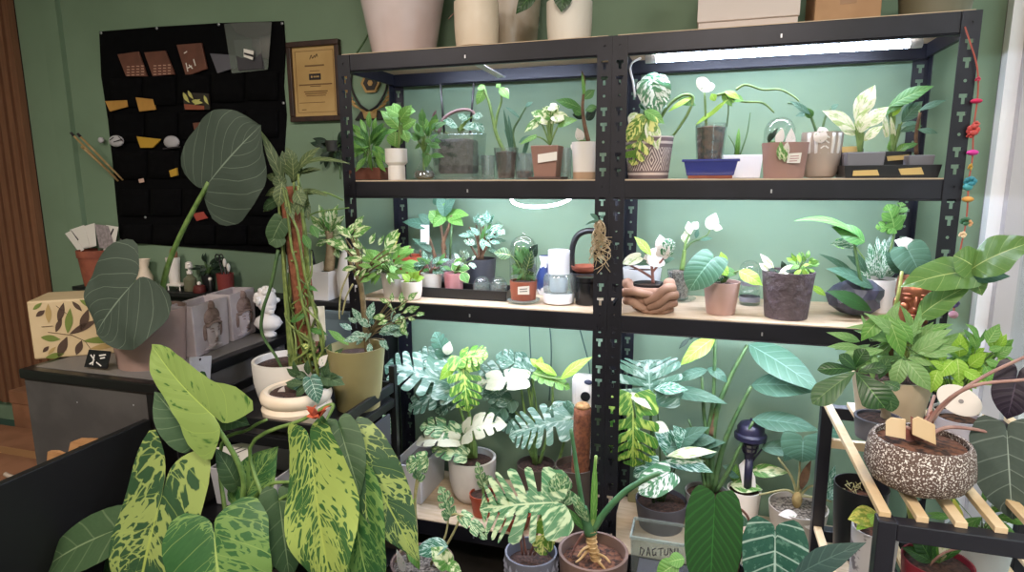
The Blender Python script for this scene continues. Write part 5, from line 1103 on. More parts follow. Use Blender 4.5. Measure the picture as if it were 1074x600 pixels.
p.leaves(LM['blue'], 'ovate', None, [(916,302,866,282,24,{'nrm':(0,-.5,.9),'d0':-.04}),(896,290,858,266,8,{'bow':.12}),(908,286,894,262,9),(906,282,888,268,9)]); p.leaves(LM['mint'], 'ovate', None, [(902,256,870,256,13)])
p.leaves(LM['anth'], 'lance', None, [(914,326,866,305,17,{'d0':-.06,'d1':-.09})]); p.leaves(LM['lime'], 'lance', None, [(866,310,848,299,8)]); p.leaves(LM['mid'], 'ovate', None, [(900,310,876,288,10)]); p.done()
p = t2('spider_plant', 'white striped grassy plant with lime lobed leaves behind the copper face planter', 924, .265)
p.pot(292, 34, 26, MAT['white'], 'taper')
for u1, v1 in ((928,250),(935,246),(918,262),(908,270),(940,262),(912,255),(944,270),(920,248),(930,268),(902,282)): p.leaves(LM['whitev'], 'strap', None, [((924+u1)/2-1.5,(292+v1)/2+8,u1,v1,8),(924,292,(924+u1)/2,(292+v1)/2-4,5)])
p.leaves(LM['fresh'], 'deep', None, [(938,240,930,214,20,{'slits':2}),(938,240,918,238,14,{'slits':2}),(940,232,946,212,16,{'slits':2})]); p.tubepart('vine', [(926,290),(934,262),(939,238)], 1.3, .8, MAT['stem'])
p.leaves(LM['fresh'], 'deep', None, [(893,252,876,258,14,{'slits':2})]); p.tubepart('vine', [(920,288),(904,268),(894,253)], 1, .6, MAT['stem']); p.done()
# copper face planter
p = t2('face_pot', 'shiny copper planter shaped like a face at the window end of the third board', 963, .12)
COP = mat('polished_copper', '#a0654c', .28, .7, col2='#8a5440', scale=10); zz = at(963,291,y=.12).z-Z2
mb = MB().lathe(p.c, [(.03,0),(.042,.006),(.05,.05),(.055,zz*.7),(.052,zz),(.047,zz),(.046,zz*.8)], 30); mb.build('head', COP, p.o, 'all')
F0 = p.c+Vector((-.012, -.048, 0)); ff = MB(); dirc = (CAM-p.c); dirc.z = 0; dirc.normalize(); F0 = p.c+dirc*.049; E2 = Vector((-dirc.y, dirc.x, 0))
def fe(s_, z_, rx, ry, rz): 
    m_ = MB().ell((0,0,0), rx, ry, rz, 12, 8); M = Matrix((E2, dirc, Vector((0,0,1)))).transposed(); ff.add([F0+M @ v+E2*s_+Vector((0,0,z_)) for v in m_.v], m_.f)
fe(0, .062, .007, .014, .024); fe(0, .048, .011, .013, .008); fe(0, .028, .017, .009, .005); fe(0, .021, .015, .009, .005); fe(0, .004, .02, .012, .012)
for s in (-1, 1): fe(s*.02, .075, .013, .008, .006); fe(s*.021, .088, .016, .008, .0035); fe(s*.028, .05, .014, .006, .014); fe(s*.05, .06, .006, .012, .018)
ff.build('face', COP, p.o, 'all'); MB().lathe(p.c+Vector((0,0,zz-.012)), [(.048,0),(1e-4,.002)], 20).build('soil', MAT['soil'], p.o)
p.leaves(LM['mint'], 'heart', (963,293), [(952,262,966,292,36,{'d0':-.02,'m':LM['blue']}),(958,262,938,252,20,{'m':LM['pink']}),(944,280,928,264,18,{'m':LM['blue']})]); p.done()
for i, (u, v) in enumerate(((560,0), (577,0), (606,0))):
    tag(MB().tube([at([555,576,606][i],338,y=.39), at([556,578,612][i],360,y=.40), at([557,578,618][i],385,y=.40), at([557,576,619][i],420,y=.405)], .0025, n=5).build('lamp_cord', mat('dark_cable', '#2f4a44', .6), None, 'all'), ['leftmost of three thin cables hanging on the wall under the third board', 'middle one of three thin cables hanging on the wall under the third board', 'third thin cable hanging on the wall beside the middle post'][i], 'cable', 'wall cables')
# ------------------------------------------------------------------ bottom board and the floor in front
Z4 = TIER[3]+.001
def t4(name, label, u, y, cat='potted plant', group=None, vmid=520): return Plant(name, label, u, y, Z4, vmid=vmid, cat=cat, group=group)
# white troughs
WT = mat('white_trough_plastic', '#cbc9cf', .5)
t = thing('white_trough', 'long white trough running back along the bottom board beside the cart', 'planter', (.135, .2, Z4)); zt = at(428,490,y=.07).z
boxpot((.150, .20, Z4), .12, .24, zt-Z4, .9, .006).build('trough', WT, t, bevel=.004); mb = MB(); MB().box((.101, .10, zt-.035), (.199, .30, zt-.028)).build('inner_base', mat('grey_inner', '#6f6b70', .7), t)
t = thing('white_trough', 'second white trough on the bottom board, mostly behind the cart corner leg', 'planter', (.0, .2, Z4)); z2 = zt-.06
boxpot((.06+.0, .22, Z4), .055, .2, z2-Z4, .92, .005).build('trough', WT, t, bevel=.003)
# white monstera pot
p = t4('white_monstera', 'white variegated monstera in a white pot on the bottom board', 496, .20)
p.pot(479, 50, 34, mat('white_stoneware', '#cfcac6', .45, col2='#c2bcb8', scale=10), 'round', th=.010, fill=.86)
for u, v, u1, v1 in ((492,480,476,410),(494,480,483,378),(497,480,488,420),(493,480,478,452),(499,480,492,452)): p.stem([(u,v),((u+u1)/2+3,(v+v1)/2),(u1,v1)], 2.2, 1.4)
p.leaves(LM['mono_w'], 'split', None, [(470,402,403,384,46,{'d0':-.02,'d1':-.08}),(474,408,428,430,30,{'d0':-.03,'slits':4}),(468,380,436,372,26,{'slits':3}),(478,414,456,432,22,{'slits':2}),(466,372,456,348,18,{'slits':3,'m':LM['blue']})])
p.leaves(LM['mono_y'], 'split', None, [(485,378,491,432,34,{'d0':-.06,'d1':-.1,'slits':5}),(484,376,512,374,26,{'d0':-.05,'slits':4})]); p.leaves(LM['lime'], 'lance', None, [(482,377,461,399,13,{'d0':-.06})])
p.leaves(LM['ivory'], 'split', None, [(488,455,532,446,28,{'d0':-.06,'slits':3,'bow':.25}),(480,462,436,466,18,{'d0':-.06,'slits':2,'bow':.25})]); p.leaves(LM['ivory'], 'ovate', None, [(468,372,472,358,11)])
p.leaves(LM['mono'], 'split', None, [(480,456,440,448,24,{'d0':-.04,'slits':3,'bow':.2}),(482,460,486,444,14,{'slits':2}),(488,478,452,470,20,{'d0':-.08,'slits':3})])
p.done(MAT['stem'])
p = t4('tall_monstera', 'second variegated monstera with lime climbing shoots behind the moss pole', 562, .27)
p.pot(486, 40, 34, mat('dark_brown_pot', '#4a403a', .6), 'taper')
p.leaves(LM['mono_w'], 'split', (562,488), [(548,386,500,404,42,{'slits':5}),(556,390,520,372,26,{'slits':4}),(552,398,500,402,24,{'d0':-.05,'m':LM['ivory'],'slits':2}),(530,420,506,412,20,{'slits':3}),(520,430,542,452,26,{'slits':3,'m':LM['blue']}),(536,420,516,440,24,{'m':LM['blue'],'slits':3})])
p.leaves(LM['mono_w'], 'split', None, [(597,440,534,458,44,{'d0':-.12,'d1':-.16,'slits':6}),(588,442,580,424,22,{'d0':-.1,'slits':2}),(594,432,600,424,14,{'d0':-.1,'slits':2,'m':LM['blue']})])
p.leaves(LM['lime'], 'lance', None, [(588,398,622,374,11,{'d0':-.08}),(584,394,560,380,9,{'d0':-.06}),(564,388,568,374,9,{'d0':-.06}),(566,386,556,376,8,{'d0':-.06})]); p.leaves(LM['fresh'], 'split', None, [(562,392,574,400,14,{'slits':2,'d0':-.06}),(572,396,598,408,14,{'slits':2,'d0':-.06})])
for pts in ([(560,486),(557,440),(560,390)], [(564,486),(552,440),(546,404)], [(566,486),(578,440),(580,398)], [(582,497,-.08),(590,470,-.1),(597,440,-.12)], [(560,392,-.06),(576,396,-.07),(590,398,-.08)]): p.stem(pts, 1.8, 1.1)
p.done(MAT['stem'])
p = t4('moss_pole', 'thick brown moss pole with a tan top in a dark pot by the middle post', 603, .10, cat='moss pole')
p.pot(487, 42, 34, mat('dark_brown_pot', '', 0), 'taper'); MO = mat('coir', '#7e4c33', .95, col2='#5c3524', scale=90, bump=1)
p.tubepart('pole', [(608,500),(610,465),(611,428)], 9.5, 9, MO, 14); MB().ell(p.P(611,426), .026, .026, .014, 14, 8).build('pole_top', mat('tan_fibre', '#b08a5e', .95, col2='#8a6540', scale=60, bump=1), p.o, 'all')
mb = MB(); c0 = p.P(590,505,-.0655); mb.add([c0+Vector((math.cos(a*PI/10)*.034, -.004, math.sin(a*PI/10)*.026)) for a in range(11)], [tuple(range(11))]); mb.build('arc_emblem', mat('pale_arc', '#b5aca4', .7), p.o, solid=.002)
t = thing('wall_unit', 'white rounded unit with a dark round opening on the bottom board beside the middle post', 'appliance', at(612,430,y=.31)); 
c = at(613,409,y=.33); MB().box((c.x-.045, .30, Z4), (c.x+.04, .36, c.z+.06)).build('housing', MAT['white'], t, bevel=.018); q = at(614,416,y=.298); MB().tube([q+Vector((0,.004,0)), q+Vector((0,-.003,0))], .018, n=20, sm=False).build('opening', MAT['blackpl'], t); q = at(617,401,y=.298); MB().ell(q, .016, .004, .010, 12, 6).build('dark_marking', mat('navy_marking', '#2a3148', .5), t, 'all')
p = t4('red_pot', 'little split-leaf seedling in a rust red plastic pot', 506, .10); p.pot(517, 27, 20, MAT['redpl'], 'rim', th=.003)
p.tubepart('vine', [(507,520),(506,505),(503,495)], 1.4, .9, MAT['stem']); p.leaves(LM['mono'], 'split', None, [(507,510,500,484,11,{'slits':3}),(507,512,513,498,9,{'slits':2})])
p = t4('rust_saucer', 'wide rust red bowl behind the large marbled split leaf', 540, .058, cat='bowl'); p.pot(536, 37, 28, MAT['redpl'], 'taper', fill=.6)
# floor pots
BRN = mat('brown_stoneware', '#7d655b', .6, col2='#6f584f', scale=9)
p = Plant('hex_pot', 'marbled split-leaf monstera in a grey faceted pot on the floor', 557, -.2, .001, vmid=590)
p.pot(578, 54, 46, mat('faceted_grey', '#6a6a75', .7), 'round', th=.006, fill=.85)
mb = MB(); n, mrow = 20, 9
for i in range(mrow):
    for j in range(n):
        for (s0, s1) in ((0, 1),):
            a = 2*PI*(j+.5*(i % 2))/n; z = .03+(p.h-.045)*i/mrow; hh = (p.h-.045)/mrow
            def pr(zz): return p.rt*(.62+.38*min(1, (zz/p.h)*1.2)**.55)
            A, B, T, K = [p.c+Vector((math.cos(a+da)*pr(z+dz)*q, math.sin(a+da)*pr(z+dz)*q, z+dz)) for da, dz, q in ((-.15,0,1.0),(.15,0,1.0),(0,hh,1.0),(0,hh*.4,1.075))]
            mb.add([A, B, T, K], [(0,1,3),(1,2,3),(2,0,3)])
mb.build('facets', mat('facet_light', '#7d7d8a', .7), p.o)
p.leaves(LM['mono'], 'split', None, [(585,527,503,534,74,{'d0':-.04,'d1':-.10,'nrm':(-.1,-.75,.65),'slits':6,'bow':.05}),(577,545,566,582,24,{'d0':-.05,'m':LM['yellowv'],'slits':2}),(590,528,584,496,26,{'slits':3,'d0':0})])
for pts in ([(556,582),(568,548),(584,527,-.04)], [(560,582),(572,562),(576,546,-.05)], [(552,582),(548,560),(540,545)], [(548,582),(546,566),(543,552)]): p.stem(pts, 1.3, .8)
p.done(MAT['stem_red'])
p = Plant('brown_floor_pot', 'large brown pot on the floor with a ringed tan trunk and thick green petioles', 622, -.16, .001, vmid=590)
p.pot(577, 72, 60, BRN, 'taper', th=.009, soil='bark', fill=.88)
TR = mat('ringed_trunk', '#c7a676', .8, col2='#a98555', scale=30); mb = MB()
pth = [(626,592),(624,582),(621,573),(620,563),(620,556)]
mb.tube([p.P(*q) for q in pth], 5*p.k, 5.2*p.k, 10)
for i in range(9):
    q = i/8*(len(pth)-1); a = int(min(q, 3)); f = q-a; u, v = pth[a][0]+(pth[a+1][0]-pth[a][0])*f, pth[a][1]+(pth[a+1][1]-pth[a][1])*f; mb.ell(p.P(u, v), 6.2*p.k, 6.2*p.k, 1.8*p.k, 12, 6)
mb.build('trunk', TR, p.o, 'all')
mb = MB()
for a, b, c_ in (((618,575),(610,585),(604,590)), ((624,580),(634,584),(640,590)), ((622,572),(612,576),(606,584)), ((624,586),(632,594),(636,600))): mb.tube([p.P(*a), p.P(*b, -.03), p.P(*c_, -.05)], 1.8*p.k, 1.0*p.k, 6)
mb.build('aerial_root', TR, p.o, 'all')
GS = mat('petiole_green', '#4f7a52', .45, col2='#3d6844', scale=20)
p.tubepart('petiole', [(620,558),(612,535),(606,500),(603,478),(599,450)], 3, 1.8, GS); p.tubepart('petiole', [(622,556),(622,530),(623,505),(625,478)], 3, 1.5, mat('petiole_lime', '#8aa35a', .5)); p.tubepart('petiole', [(622,556),(634,538),(654,517),(676,503),(692,496)], 4, 2.4, GS); p.tubepart('sheath', [(620,560),(615,545),(612,532)], 7, 4, GS)
p.leaves(LM['mono'], 'lance', None, [(618,548,602,518,16,{'d0':-.02,'nrm':(-.5,-.8,.2)}),(614,540,594,512,10,{'d0':-.02}),(615,558,588,528,8,{'m':LM['mid']})]); p.leaves(LM['fresh'], 'strap', None, [(622,552,624,480,7)])
p.stem([(612,560),(604,572),(598,585,-.02)], 1.6, 1); p.done(MAT['stem_red'])
p = Plant('floor_seedlings', 'young split-leaf seedlings in a wide brown pot on the floor by the cart', 443, -.2, .001, vmid=590)
p.pot(588, 66, 54, BRN, 'taper', th=.008, soil='pebble')
p.leaves(LM['silver'], 'ovate', None, [(470,573,434,579,22,{'m':LM['mint'],'nrm':(0,-.5,.9),'d0':-.03})]); p.leaves(LM['mono'], 'split', None, [(472,541,461,510,17,{'slits':3}),(484,540,511,566,15,{'slits':2}),(446,482,426,490,20,{'slits':2}),(438,502,448,478,14,{'slits':2})])
p.leaves(LM['fresh'], 'lance', None, [(426,568,440,598,12,{'d0':-.05}),(419,556,436,522,10)])
for pts in ([(452,592),(466,565),(471,541)], [(456,592),(474,562),(484,540)], [(471,541),(478,539),(486,541)], [(436,592),(437,560),(435,520),(440,485)], [(436,545),(436,520),(443,488)], [(430,592),(424,575),(415,590,-.03)], [(452,590),(466,582),(478,594,-.03)]): p.stem(pts, 1.5, 1.0)
p.leaves(LM['cream'], 'heart', None, [(468,590,452,574,20,{'d0':-.05}),(470,592,484,600,12,{'d0':-.05})]); p.leaves(LM['pink'], 'ovate', None, [(424,600,416,576,8,{'d0':-.05})]); p.done(MAT['stem_pale'])
# ---- right bay, bottom board
p = t4('charcoal_pot', 'large charcoal grey pot of mixed marbled aroids on the bottom board', 694, .21)
p.pot(524, 54, 45, mat('charcoal_stoneware', '#4f4e57', .6, col2='#484750', scale=9), 'taper', th=.005, fill=.86)
p.leaves(LM['mint'], 'heart', (692,528), [(682,416,680,377,66,{'d0':-.04,'d1':0,'nrm':(0,-.8,.6),'kind':'split','m':LM['mono_w'],'slits':5}),(686,408,722,409,14,{'d0':-.04,'kind':'lance'})])
p.leaves(LM['mono_y'], 'split', None, [(664,418,664,490,50,{'d0':-.12,'d1':-.15,'slits':5,'nrm':(.1,-.9,.2)})]); p.leaves(LM['ivory'], 'ovate', None, [(684,446,702,452,13,{'d0':-.11}),(660,412,684,430,9,{'d0':-.11})])
p.leaves(LM['mint'], 'round', (694,526), [(702,496,670,518,30,{'d0':-.12,'d1':-.16,'m':LM['whitev']}),(690,486,664,500,20,{'d0':-.08})])
p.leaves(LM['silver'], 'heart', (696,526), [(712,476,684,446,26,{'m':LM['mint']}),(704,470,744,448,22,{'m':LM['blue']}),(702,480,748,496,20,{'m':LM['mint']}),(716,470,692,468,22,{'m':LM['blue']}),(720,468,706,446,20,{'m':LM['mint']}),(724,462,752,462,16,{'m':LM['blue']})])
p.leaves(LM['pale'], 'lance', None, [(700,478,752,474,12,{'d0':-.06}),(698,484,740,484,9,{'d0':-.06,'m':LM['whitev']})])
p.stem([(690,527),(684,470),(681,416)], 1.6, 1.1); p.stem([(686,527,-.04),(672,470,-.1),(664,420,-.16)], 1.8, 1.2); p.done(MAT['stem_dark'])
p = t4('split_philodendron', 'tall philodendron with long blue-green leaves on fat dark stems, right bay bottom board', 741, .25)
p.pot(515, 44, 36, mat('grey_mid_pot', '#8a8784', .6), 'taper')
for pts, r in (([(744,515),(740,470),(748,420),(750,355)], 3), ([(745,515),(750,440),(764,400),(784,362)], 3.4), ([(748,515),(758,470),(770,440),(788,405)], 3.2), ([(752,515),(766,490),(778,465),(790,442)], 2.6), ([(742,515),(742,470),(738,430),(736,395)], 2.6), ([(740,515),(732,470),(722,440)], 2.0)): p.tubepart('petiole', pts, r, r*.55, MAT['stem_dark'])
p.tubepart('sheath', [(746,456),(749,440),(751,428)], 3.5, 1.5, MAT['stem_brown'])
BLv = LM['blue']; p.leaves(BLv, 'ovate', None, [(785,361,862,412,32,{'bow':.06}),(788,404,862,410,30,{'nrm':(0,-.6,.8)}),(789,440,860,452,24,{'nrm':(0,-.6,.8)}),(798,470,856,474,18),(742,388,708,402,12,{'bow':.2}),(742,386,764,402,11,{'bow':.2}),(698,410,764,424,16,{'bow':.1}),(722,470,762,464,14),(736,478,756,470,12)])
p.leaves(LM['lime'], 'ovate', None, [(750,354,714,383,18,{'wave':.1}),(751,353,736,372,12,{'m':LM['blue']})]); p.leaves(LM['deep'], 'lance', None, [(724,354,712,366,5),(722,356,728,352,5)]); p.done(MAT['stem_dark'])
p = t4('white_tag_pot', 'white pot with green-cream leaves below the black garden lantern', 780, .305)
p.pot(512, 34, 28, MAT['white'], 'taper'); p.leaves(LM['fresh'], 'ovate', (776,513), [(766,508,800,514,18,{'m':LM['cream'],'nrm':(0,-.5,.8)}),(786,494,828,496,15,{'m':LM['cream']}),(776,500,758,488,14,{'m':LM['blue']}),(770,506,772,486,10)]); p.done()
flat('white_card', 'white curved plant tag with a dark scribble at the foot of the black lantern', 'card', [(775,488),(781,482),(786,488),(792,500),(793,512),(779,512)], .28, WH, .003)
t = Plant('garden_lantern', 'black solar garden lantern on a stake in the white pot', 787, .285, at(786,514,y=.285).z, vmid=460, cat='lantern'); k = t.k; LB = mat('lantern_black', '#232138', .4)
def lz(v): return at(787, v, y=.285).z-t.z0
MB().tube([t.c, t.c+Vector((0,0,lz(480)))], 4.5*k, 4.5*k, 10).build('stake', LB, t.o, 'all')
MB().lathe(t.c, [(4.5*k,lz(482)),(5*k,lz(478)),(6.5*k,lz(473.5))], 8, close=True).build('socket', LB, t.o)
MB().lathe(t.c, [(5.8*k,lz(474)),(9.6*k,lz(459)),(9.2*k,lz(459)),(5.4*k,lz(474))], 16).build('glass_shade', glass('smoked_glass', '#7f8696', .4, .15), t.o, True)
mb = MB()
for i in range(8):
    a = i*PI/4+.2; d = Vector((math.cos(a), math.sin(a), 0)); mb.bar(t.c+d*6.4*k+Vector((0,0,lz(474))), t.c+d*10.2*k+Vector((0,0,lz(459))), 1.7*k, 1.2*k)
for v, r in ((473.5,6.6),(468.5,8),(463.5,9.3)): mb.tube([t.c+Vector((math.cos(a*PI/8)*r*k, math.sin(a*PI/8)*r*k, lz(v))) for a in range(17)], .8*k, n=5, cap=False)
mb.build('cage', LB, t.o)
MB().lathe(t.c, [(11*k,lz(460)),(16*k,lz(459.5)),(16.2*k,lz(455)),(13.8*k,lz(453)),(13.6*k,lz(448)),(11*k,lz(444)),(5*k,lz(441.5)),(1.6*k,lz(441)),(1.4*k,lz(438.5)),(1e-4,lz(438))], 28).build('cap', LB, t.o, 'x')
t.tubepart('wire', [(803,458),(801,468),(792,480),(788,486)], 1.1, 1.0, LB)
p = t4('crown_aroid', 'pale aroid with stems radiating from a tan crown beside the stand, right bay bottom board', 838, .20)
p.pot(530, 58, 46, mat('pale_clay', '#a9a096', .7), 'taper', soil='pebble'); MB().ell(p.P(836,524), .016, .014, .030, 12, 10).build('crown', mat('tan_crown', '#a88f5e', .9, col2='#8a7346', scale=50, bump=.8), p.o, 'all')
for pts in ([(836,520),(830,500),(816,480)], [(836,518),(838,500),(839,484)], [(836,520),(824,514),(796,519)], [(838,518),(844,500),(849,486)], [(838,522),(850,510),(864,514)], [(838,520),(856,522),(872,526)]): p.stem(pts, 1.5, 1)
p.leaves(LM['blue'], 'heart', None, [(842,462,841,485,42,{'nrm':(0,-.8,.5),'d0':-.03}),(856,470,876,462,20),(834,468,822,484,14),(866,450,874,470,18)]); p.leaves(LM['purple'], 'lance', None, [(840,514,851,482,9,{'m':MAT['stem_brown']})]); p.leaves(LM['pink'], 'ovate', None, [(836,540,816,540,10,{'d0':-.07}),(846,544,850,556,10,{'d0':-.08})]); p.leaves(LM['mint'], 'ovate', None, [(866,520,876,488,12),(868,524,884,508,10)]); p.done(MAT['stem_pale'])
q = t4('beige_board_box', 'beige folded carton behind the charcoal pot by the middle post', 660, .33, cat='carton'); z = at(660,518,y=.33).z; BG = mat('beige_card', '#9c9468', .8)
MB().box((q.c.x-.006, .335, Z4), (q.c.x+.07, .365, z)).build('carton', BG, q.o, bevel=.003); MB().prism([Vector((q.c.x-.006,.335,z)), Vector((q.c.x+.07,.335,z)), Vector((q.c.x+.07,.35,z+.025)), Vector((q.c.x-.006,.35,z+.025))], (0, .002, 0)).build('flap', BG, q.o)
# clear storage box on the floor with handwriting
t = thing('clear_storage_box', 'clear plastic storage box with dark handwriting, on the floor by the brown pot', 'storage box', (1.12, -.075, .001)); zr = at(690,568,y=-.13).z
x0, x1 = at(661,575,y=-.13).x, 1.35
boxpot(((x0+x1)/2, -.075, .001), x1-x0, .11, zr, .94, .002).build('box', MAT['cup'], t)
mb = MB(); mb.bar((x0, -.13, zr), (x1, -.13, zr), .006, .008); mb.bar((x0, -.02, zr), (x1, -.02, zr), .006, .008); mb.bar((x0, -.13, zr), (x0, -.02, zr), .006, .008); mb.bar((x1, -.13, zr), (x1, -.02, zr), .006, .008); mb.build('rim', MAT['frost'], t)
MB().box((x0+.02, -.115, .004), (x1-.02, -.035, zr*.62)).build('contents', mat('dark_contents', '#4a4650', .8), t)
hw = [((672,574),(671,582)),((672,574),(676,577)),((676,577),(673,583)),((678,583),(680,574)),((680,574),(682,583)),((679,580),(682,580)),((688,575),(684,577)),((684,577),(685,583)),((685,583),(688,581)),((688,579),(688,583)),((690,576),(696,575)),((693,576),(693,583)),((697,576),(697,582)),((697,582),(700,582)),((700,582),(701,575)),((703,583),(703,575)),((703,575),(707,583)),((707,583),(708,575)),((711,575),(711,583))]
marks(hw, -.1335, MAT['ink'], t, 'handwriting', .9)
# anthurium and silver alocasia in front of the right bay
p = Plant('ribbed_anthurium', 'pot with one large upright ribbed heart-shaped green leaf at the front of the right bay', 760, -.30, .001, vmid=590)
p.pot(600, 50, 42, MAT['blackpl'], 'taper')
p.leaves(LM['anth'], 'ele', None, [(750,524,744,640,54,{'d0':-.05,'d1':-.05,'nrm':(-.1,-.95,.2),'bow':.03,'fold':.14})], ns=26, nt=6)
p.tubepart('petiole', [(772,605),(776,585,-.01),(786,552,0),(778,535,-.0),(752,523,-.045)], 1.6, 1.2, MAT['stem_red']); p.leaves(LM['fresh'], 'ovate', None, [(712,590,688,606,22,{'d0':-.02}),(718,586,700,590,16,{'d0':-.02})]); p.leaves(LM['blue'], 'ovate', None, [(785,550,764,540,12),(768,570,784,578,10)]); p.done(MAT['stem_red'])
p = Plant('silver_alocasia', 'dark shield-shaped leaf with bold silver veins at the front of the right bay', 826, -.33, .001, vmid=590)
p.pot(602, 52, 44, MAT['blackpl'], 'taper'); p.leaves(LM['silver'], 'ele', None, [(813,558,812,646,60,{'d0':-.05,'d1':-.06,'nrm':(-.05,-.95,.25),'bow':.03,'wave':.02})], ns=24, nt=6); p.tubepart('petiole', [(816,610),(824,590,.02),(822,565,.0),(813,557,-.045)], 2, 1.4, MAT['stem_dark'])
# ------------------------------------------------------------------ black cart beside the shelving
ax0, ax1, ay0, ay1, az = -.36, .165, -.425, -.016, .70
t = thing('metal_cart', 'black metal plant cart with a raised rim, between the counter and the shelving', 'cart', ((ax0+ax1)/2, (ay0+ay1)/2, 0)); BM_ = mat('cart_black', '#17171a', .35, .2)
for x in (ax0, ax1):
    for y in (ay0, ay1): MB().box((x-.011, y-.011, 0), (x+.011, y+.011, az+(.06 if (x == ax1 and y == ay1) else 0))).build('leg', BM_, t, bevel=.002)
for nm, z, h in (('rim_rail', az, .032), ('shelf_rail', .645, .03), ('shelf_rail', .34, .03)):
    for a, b in (((ax0, ay0), (ax1, ay0)), ((ax0, ay1), (ax1, ay1)), ((ax0, ay0), (ax0, ay1)), ((ax1, ay0), (ax1, ay1))): MB().bar((a[0], a[1], z-h/2), (b[0], b[1], z-h/2), .014, h).build(nm, BM_, t, bevel=.002)
for z in (.648, .343, .06): MB().box((ax0, ay0, z-.008), (ax1, ay1, z)).build('tray', BM_, t)
MB().box((ax1-.004, ay0+.06, .44), (ax1+.005, ay1-.04, .60)).build('side_panel', mat('slate_panel', '#3a3a40', .45), t, bevel=.002)
AZ = .649
def tc(name, label, u, y, cat='potted plant'): return Plant(name, label, u, y, AZ, vmid=400, cat=cat)
p = tc('moss_pole_vine', 'tall moss pole wound with green vines in a white pot on the cart', 303, -.148)
p.pot(376, 70, 54, MAT['matte_white'], 'round', th=.010, fill=.86)
p.tubepart('moss_pole', [(324,385),(321,340),(314,280),(307,230),(302,196)], 11, 9.5, mat('coir_bright', '#85523a', .95, col2='#6e3f28', scale=80, bump=1), 14)
rr = random.Random(3); mb = MB()
for i in range(13):
    ph = rr.uniform(0, 6.3); fr = rr.uniform(.15, .55); pts = []
    for j in range(8):
        q = j/7; u = 324-22*q+math.sin(ph+q*5*fr)*(11+8*(1-q)); v = 395-rr.uniform(190, 215)*q; pts.append(p.P(u, v, -.036+.03*math.cos(ph+q*5*fr)))
    mb.tube(pts, 1.7*p.k, 1.2*p.k, 6)
for i in range(9):
    u, v = 322+rr.uniform(-10, 10), 392; pts = [p.P(u, v, -.02)]; hgt = rr.uniform(50, 130); ph = rr.uniform(0, 6)
    for j in range(1, 6): pts.append(p.P(u-12*j/5*(hgt/130)+rr.uniform(-13, 13), v-hgt*j/5, -.045+.02*math.sin(ph+j)))
    mb.tube(pts, 1.3*p.k, .9*p.k, 5)
for i in range(26):
    q = rr.random(); mb.ell(p.P(324-22*q+rr.uniform(-14, 14), 390-190*q, -.04), .0045, .0045, .0035, 8, 5)
mb.build('vine', mat('vine_green', '#7a8a4a', .5, col2='#5c6e38', scale=40), p.o, 'all')
MB().tube([p.P(*q) for q in ((292,262,-.05),(284,300,-.06),(276,325,-.07),(275,350,-.07),(290,375,-.06),(302,400,-.05))], 1.9*p.k, 1.5*p.k, 6).build('loose_vine', MAT['stem_dark'], p.o, 'all')
DU = leafmat('leaf_dusky_green', '#5f7048', '#4c5f3c', vein='#a9b07c', nv=6, rough=.5)
p.leaves(DU, 'lance', None, [(300,200,273,136,11,{'bow':.12}),(302,184,296,158,13),(308,190,306,160,14),(312,178,336,154,10),(312,182,338,178,7),(300,190,278,184,11),(298,196,278,206,9),(304,210,293,190,9),(296,190,292,218,14,{'d0':-.05}),(316,196,312,226,12,{'d0':-.04}),(300,208,308,232,9,{'d0':-.05}),(318,204,324,232,9),(306,192,318,168,12),(310,176,300,154,12),(300,180,284,172,10),(310,200,318,216,14,{'d0':-.05}),(296,200,290,182,14,{'d0':-.03}),(318,222,322,200,10),(292,212,276,222,9)])
p.leaves(DU, 'strap', None, [(312,180,368,172,6,{'bow':.2}),(316,200,344,206,7)]); p.leaves(LM['under'], 'heart', None, [(292,248,282,256,20,{'d0':-.06,'d1':-.07})]); p.leaves(LM['under'], 'round', None, [(296,230,284,256,20,{'d0':-.06}),(295,208,276,219,14)])
p.tubepart('aerial', [(318,204),(340,202),(360,210)], 1.2, 1.0, MAT['stem']); p.tubepart('aerial', [(320,228),(335,222),(366,218)], .8, .6, MAT['stem'])
fol(p, LM['under'], 'ovate', (332,384), 22, (26,14), 17, .45, root=(326,372), seed=61, up=.1); fol(p, LM['yellowv'], 'lance', (338,366), 22, (13,12), 13, .4, root=(326,378), seed=63, up=.2); p.leaves(LM['mid'], 'lance', None, [(322,330,304,338,9,{'d0':-.06}),(318,300,334,306,6,{'d0':-.05}),(324,345,344,352,8,{'d0':-.05}),(326,236,334,250,9,{'d0':-.05}),(318,246,326,262,8,{'d0':-.05})]); p.done(MAT['stem'])
q = flat('tag_card', 'white hanging tag printed with dark squiggles beside the moss pole', 'card', [(321,322),(340,321),(342,357),(323,359)], -.165, WH, .002); marks([((330,325),(332,325)),((328,330),(333,330)),((329,332),(332,334)),((329,337),(334,337)),((330,340),(333,343)),((329,346),(334,350)),((333,345),(330,351))], -.1655, MAT['ink'], q, w=1.1)
p = tc('urn_pot', 'cream urn with a rolled rim and rounded neck at the front of the cart', 310, -.305)
p.pot(407, 71, 56, MAT['cream'], 'urn', th=.01); 
fol(p, LM['under'], 'lance', (330,400), 12, (22,10), 20, .5, root=(318,412), seed=65); p.leaves(LM['blue'], 'arrow', (325,412), [(332,402,360,396,15,{'m':LM['silver']}),(318,405,306,398,16,{'m':LM['silver']}),(338,396,362,404,16,{'m':LM['under']}),(326,398,334,424,18,{'m':LM['silver'],'d0':-.08})]); p.leaves(WH if False else LM['pink'], 'ovate', None, [(335,384,344,372,9,{'d0':-.03}),(294,416,298,405,8,{'d0':-.02})]); p.done()
p = tc('olive_pot', 'olive green pot with a woody climbing schefflera on the cart', 375, -.135)
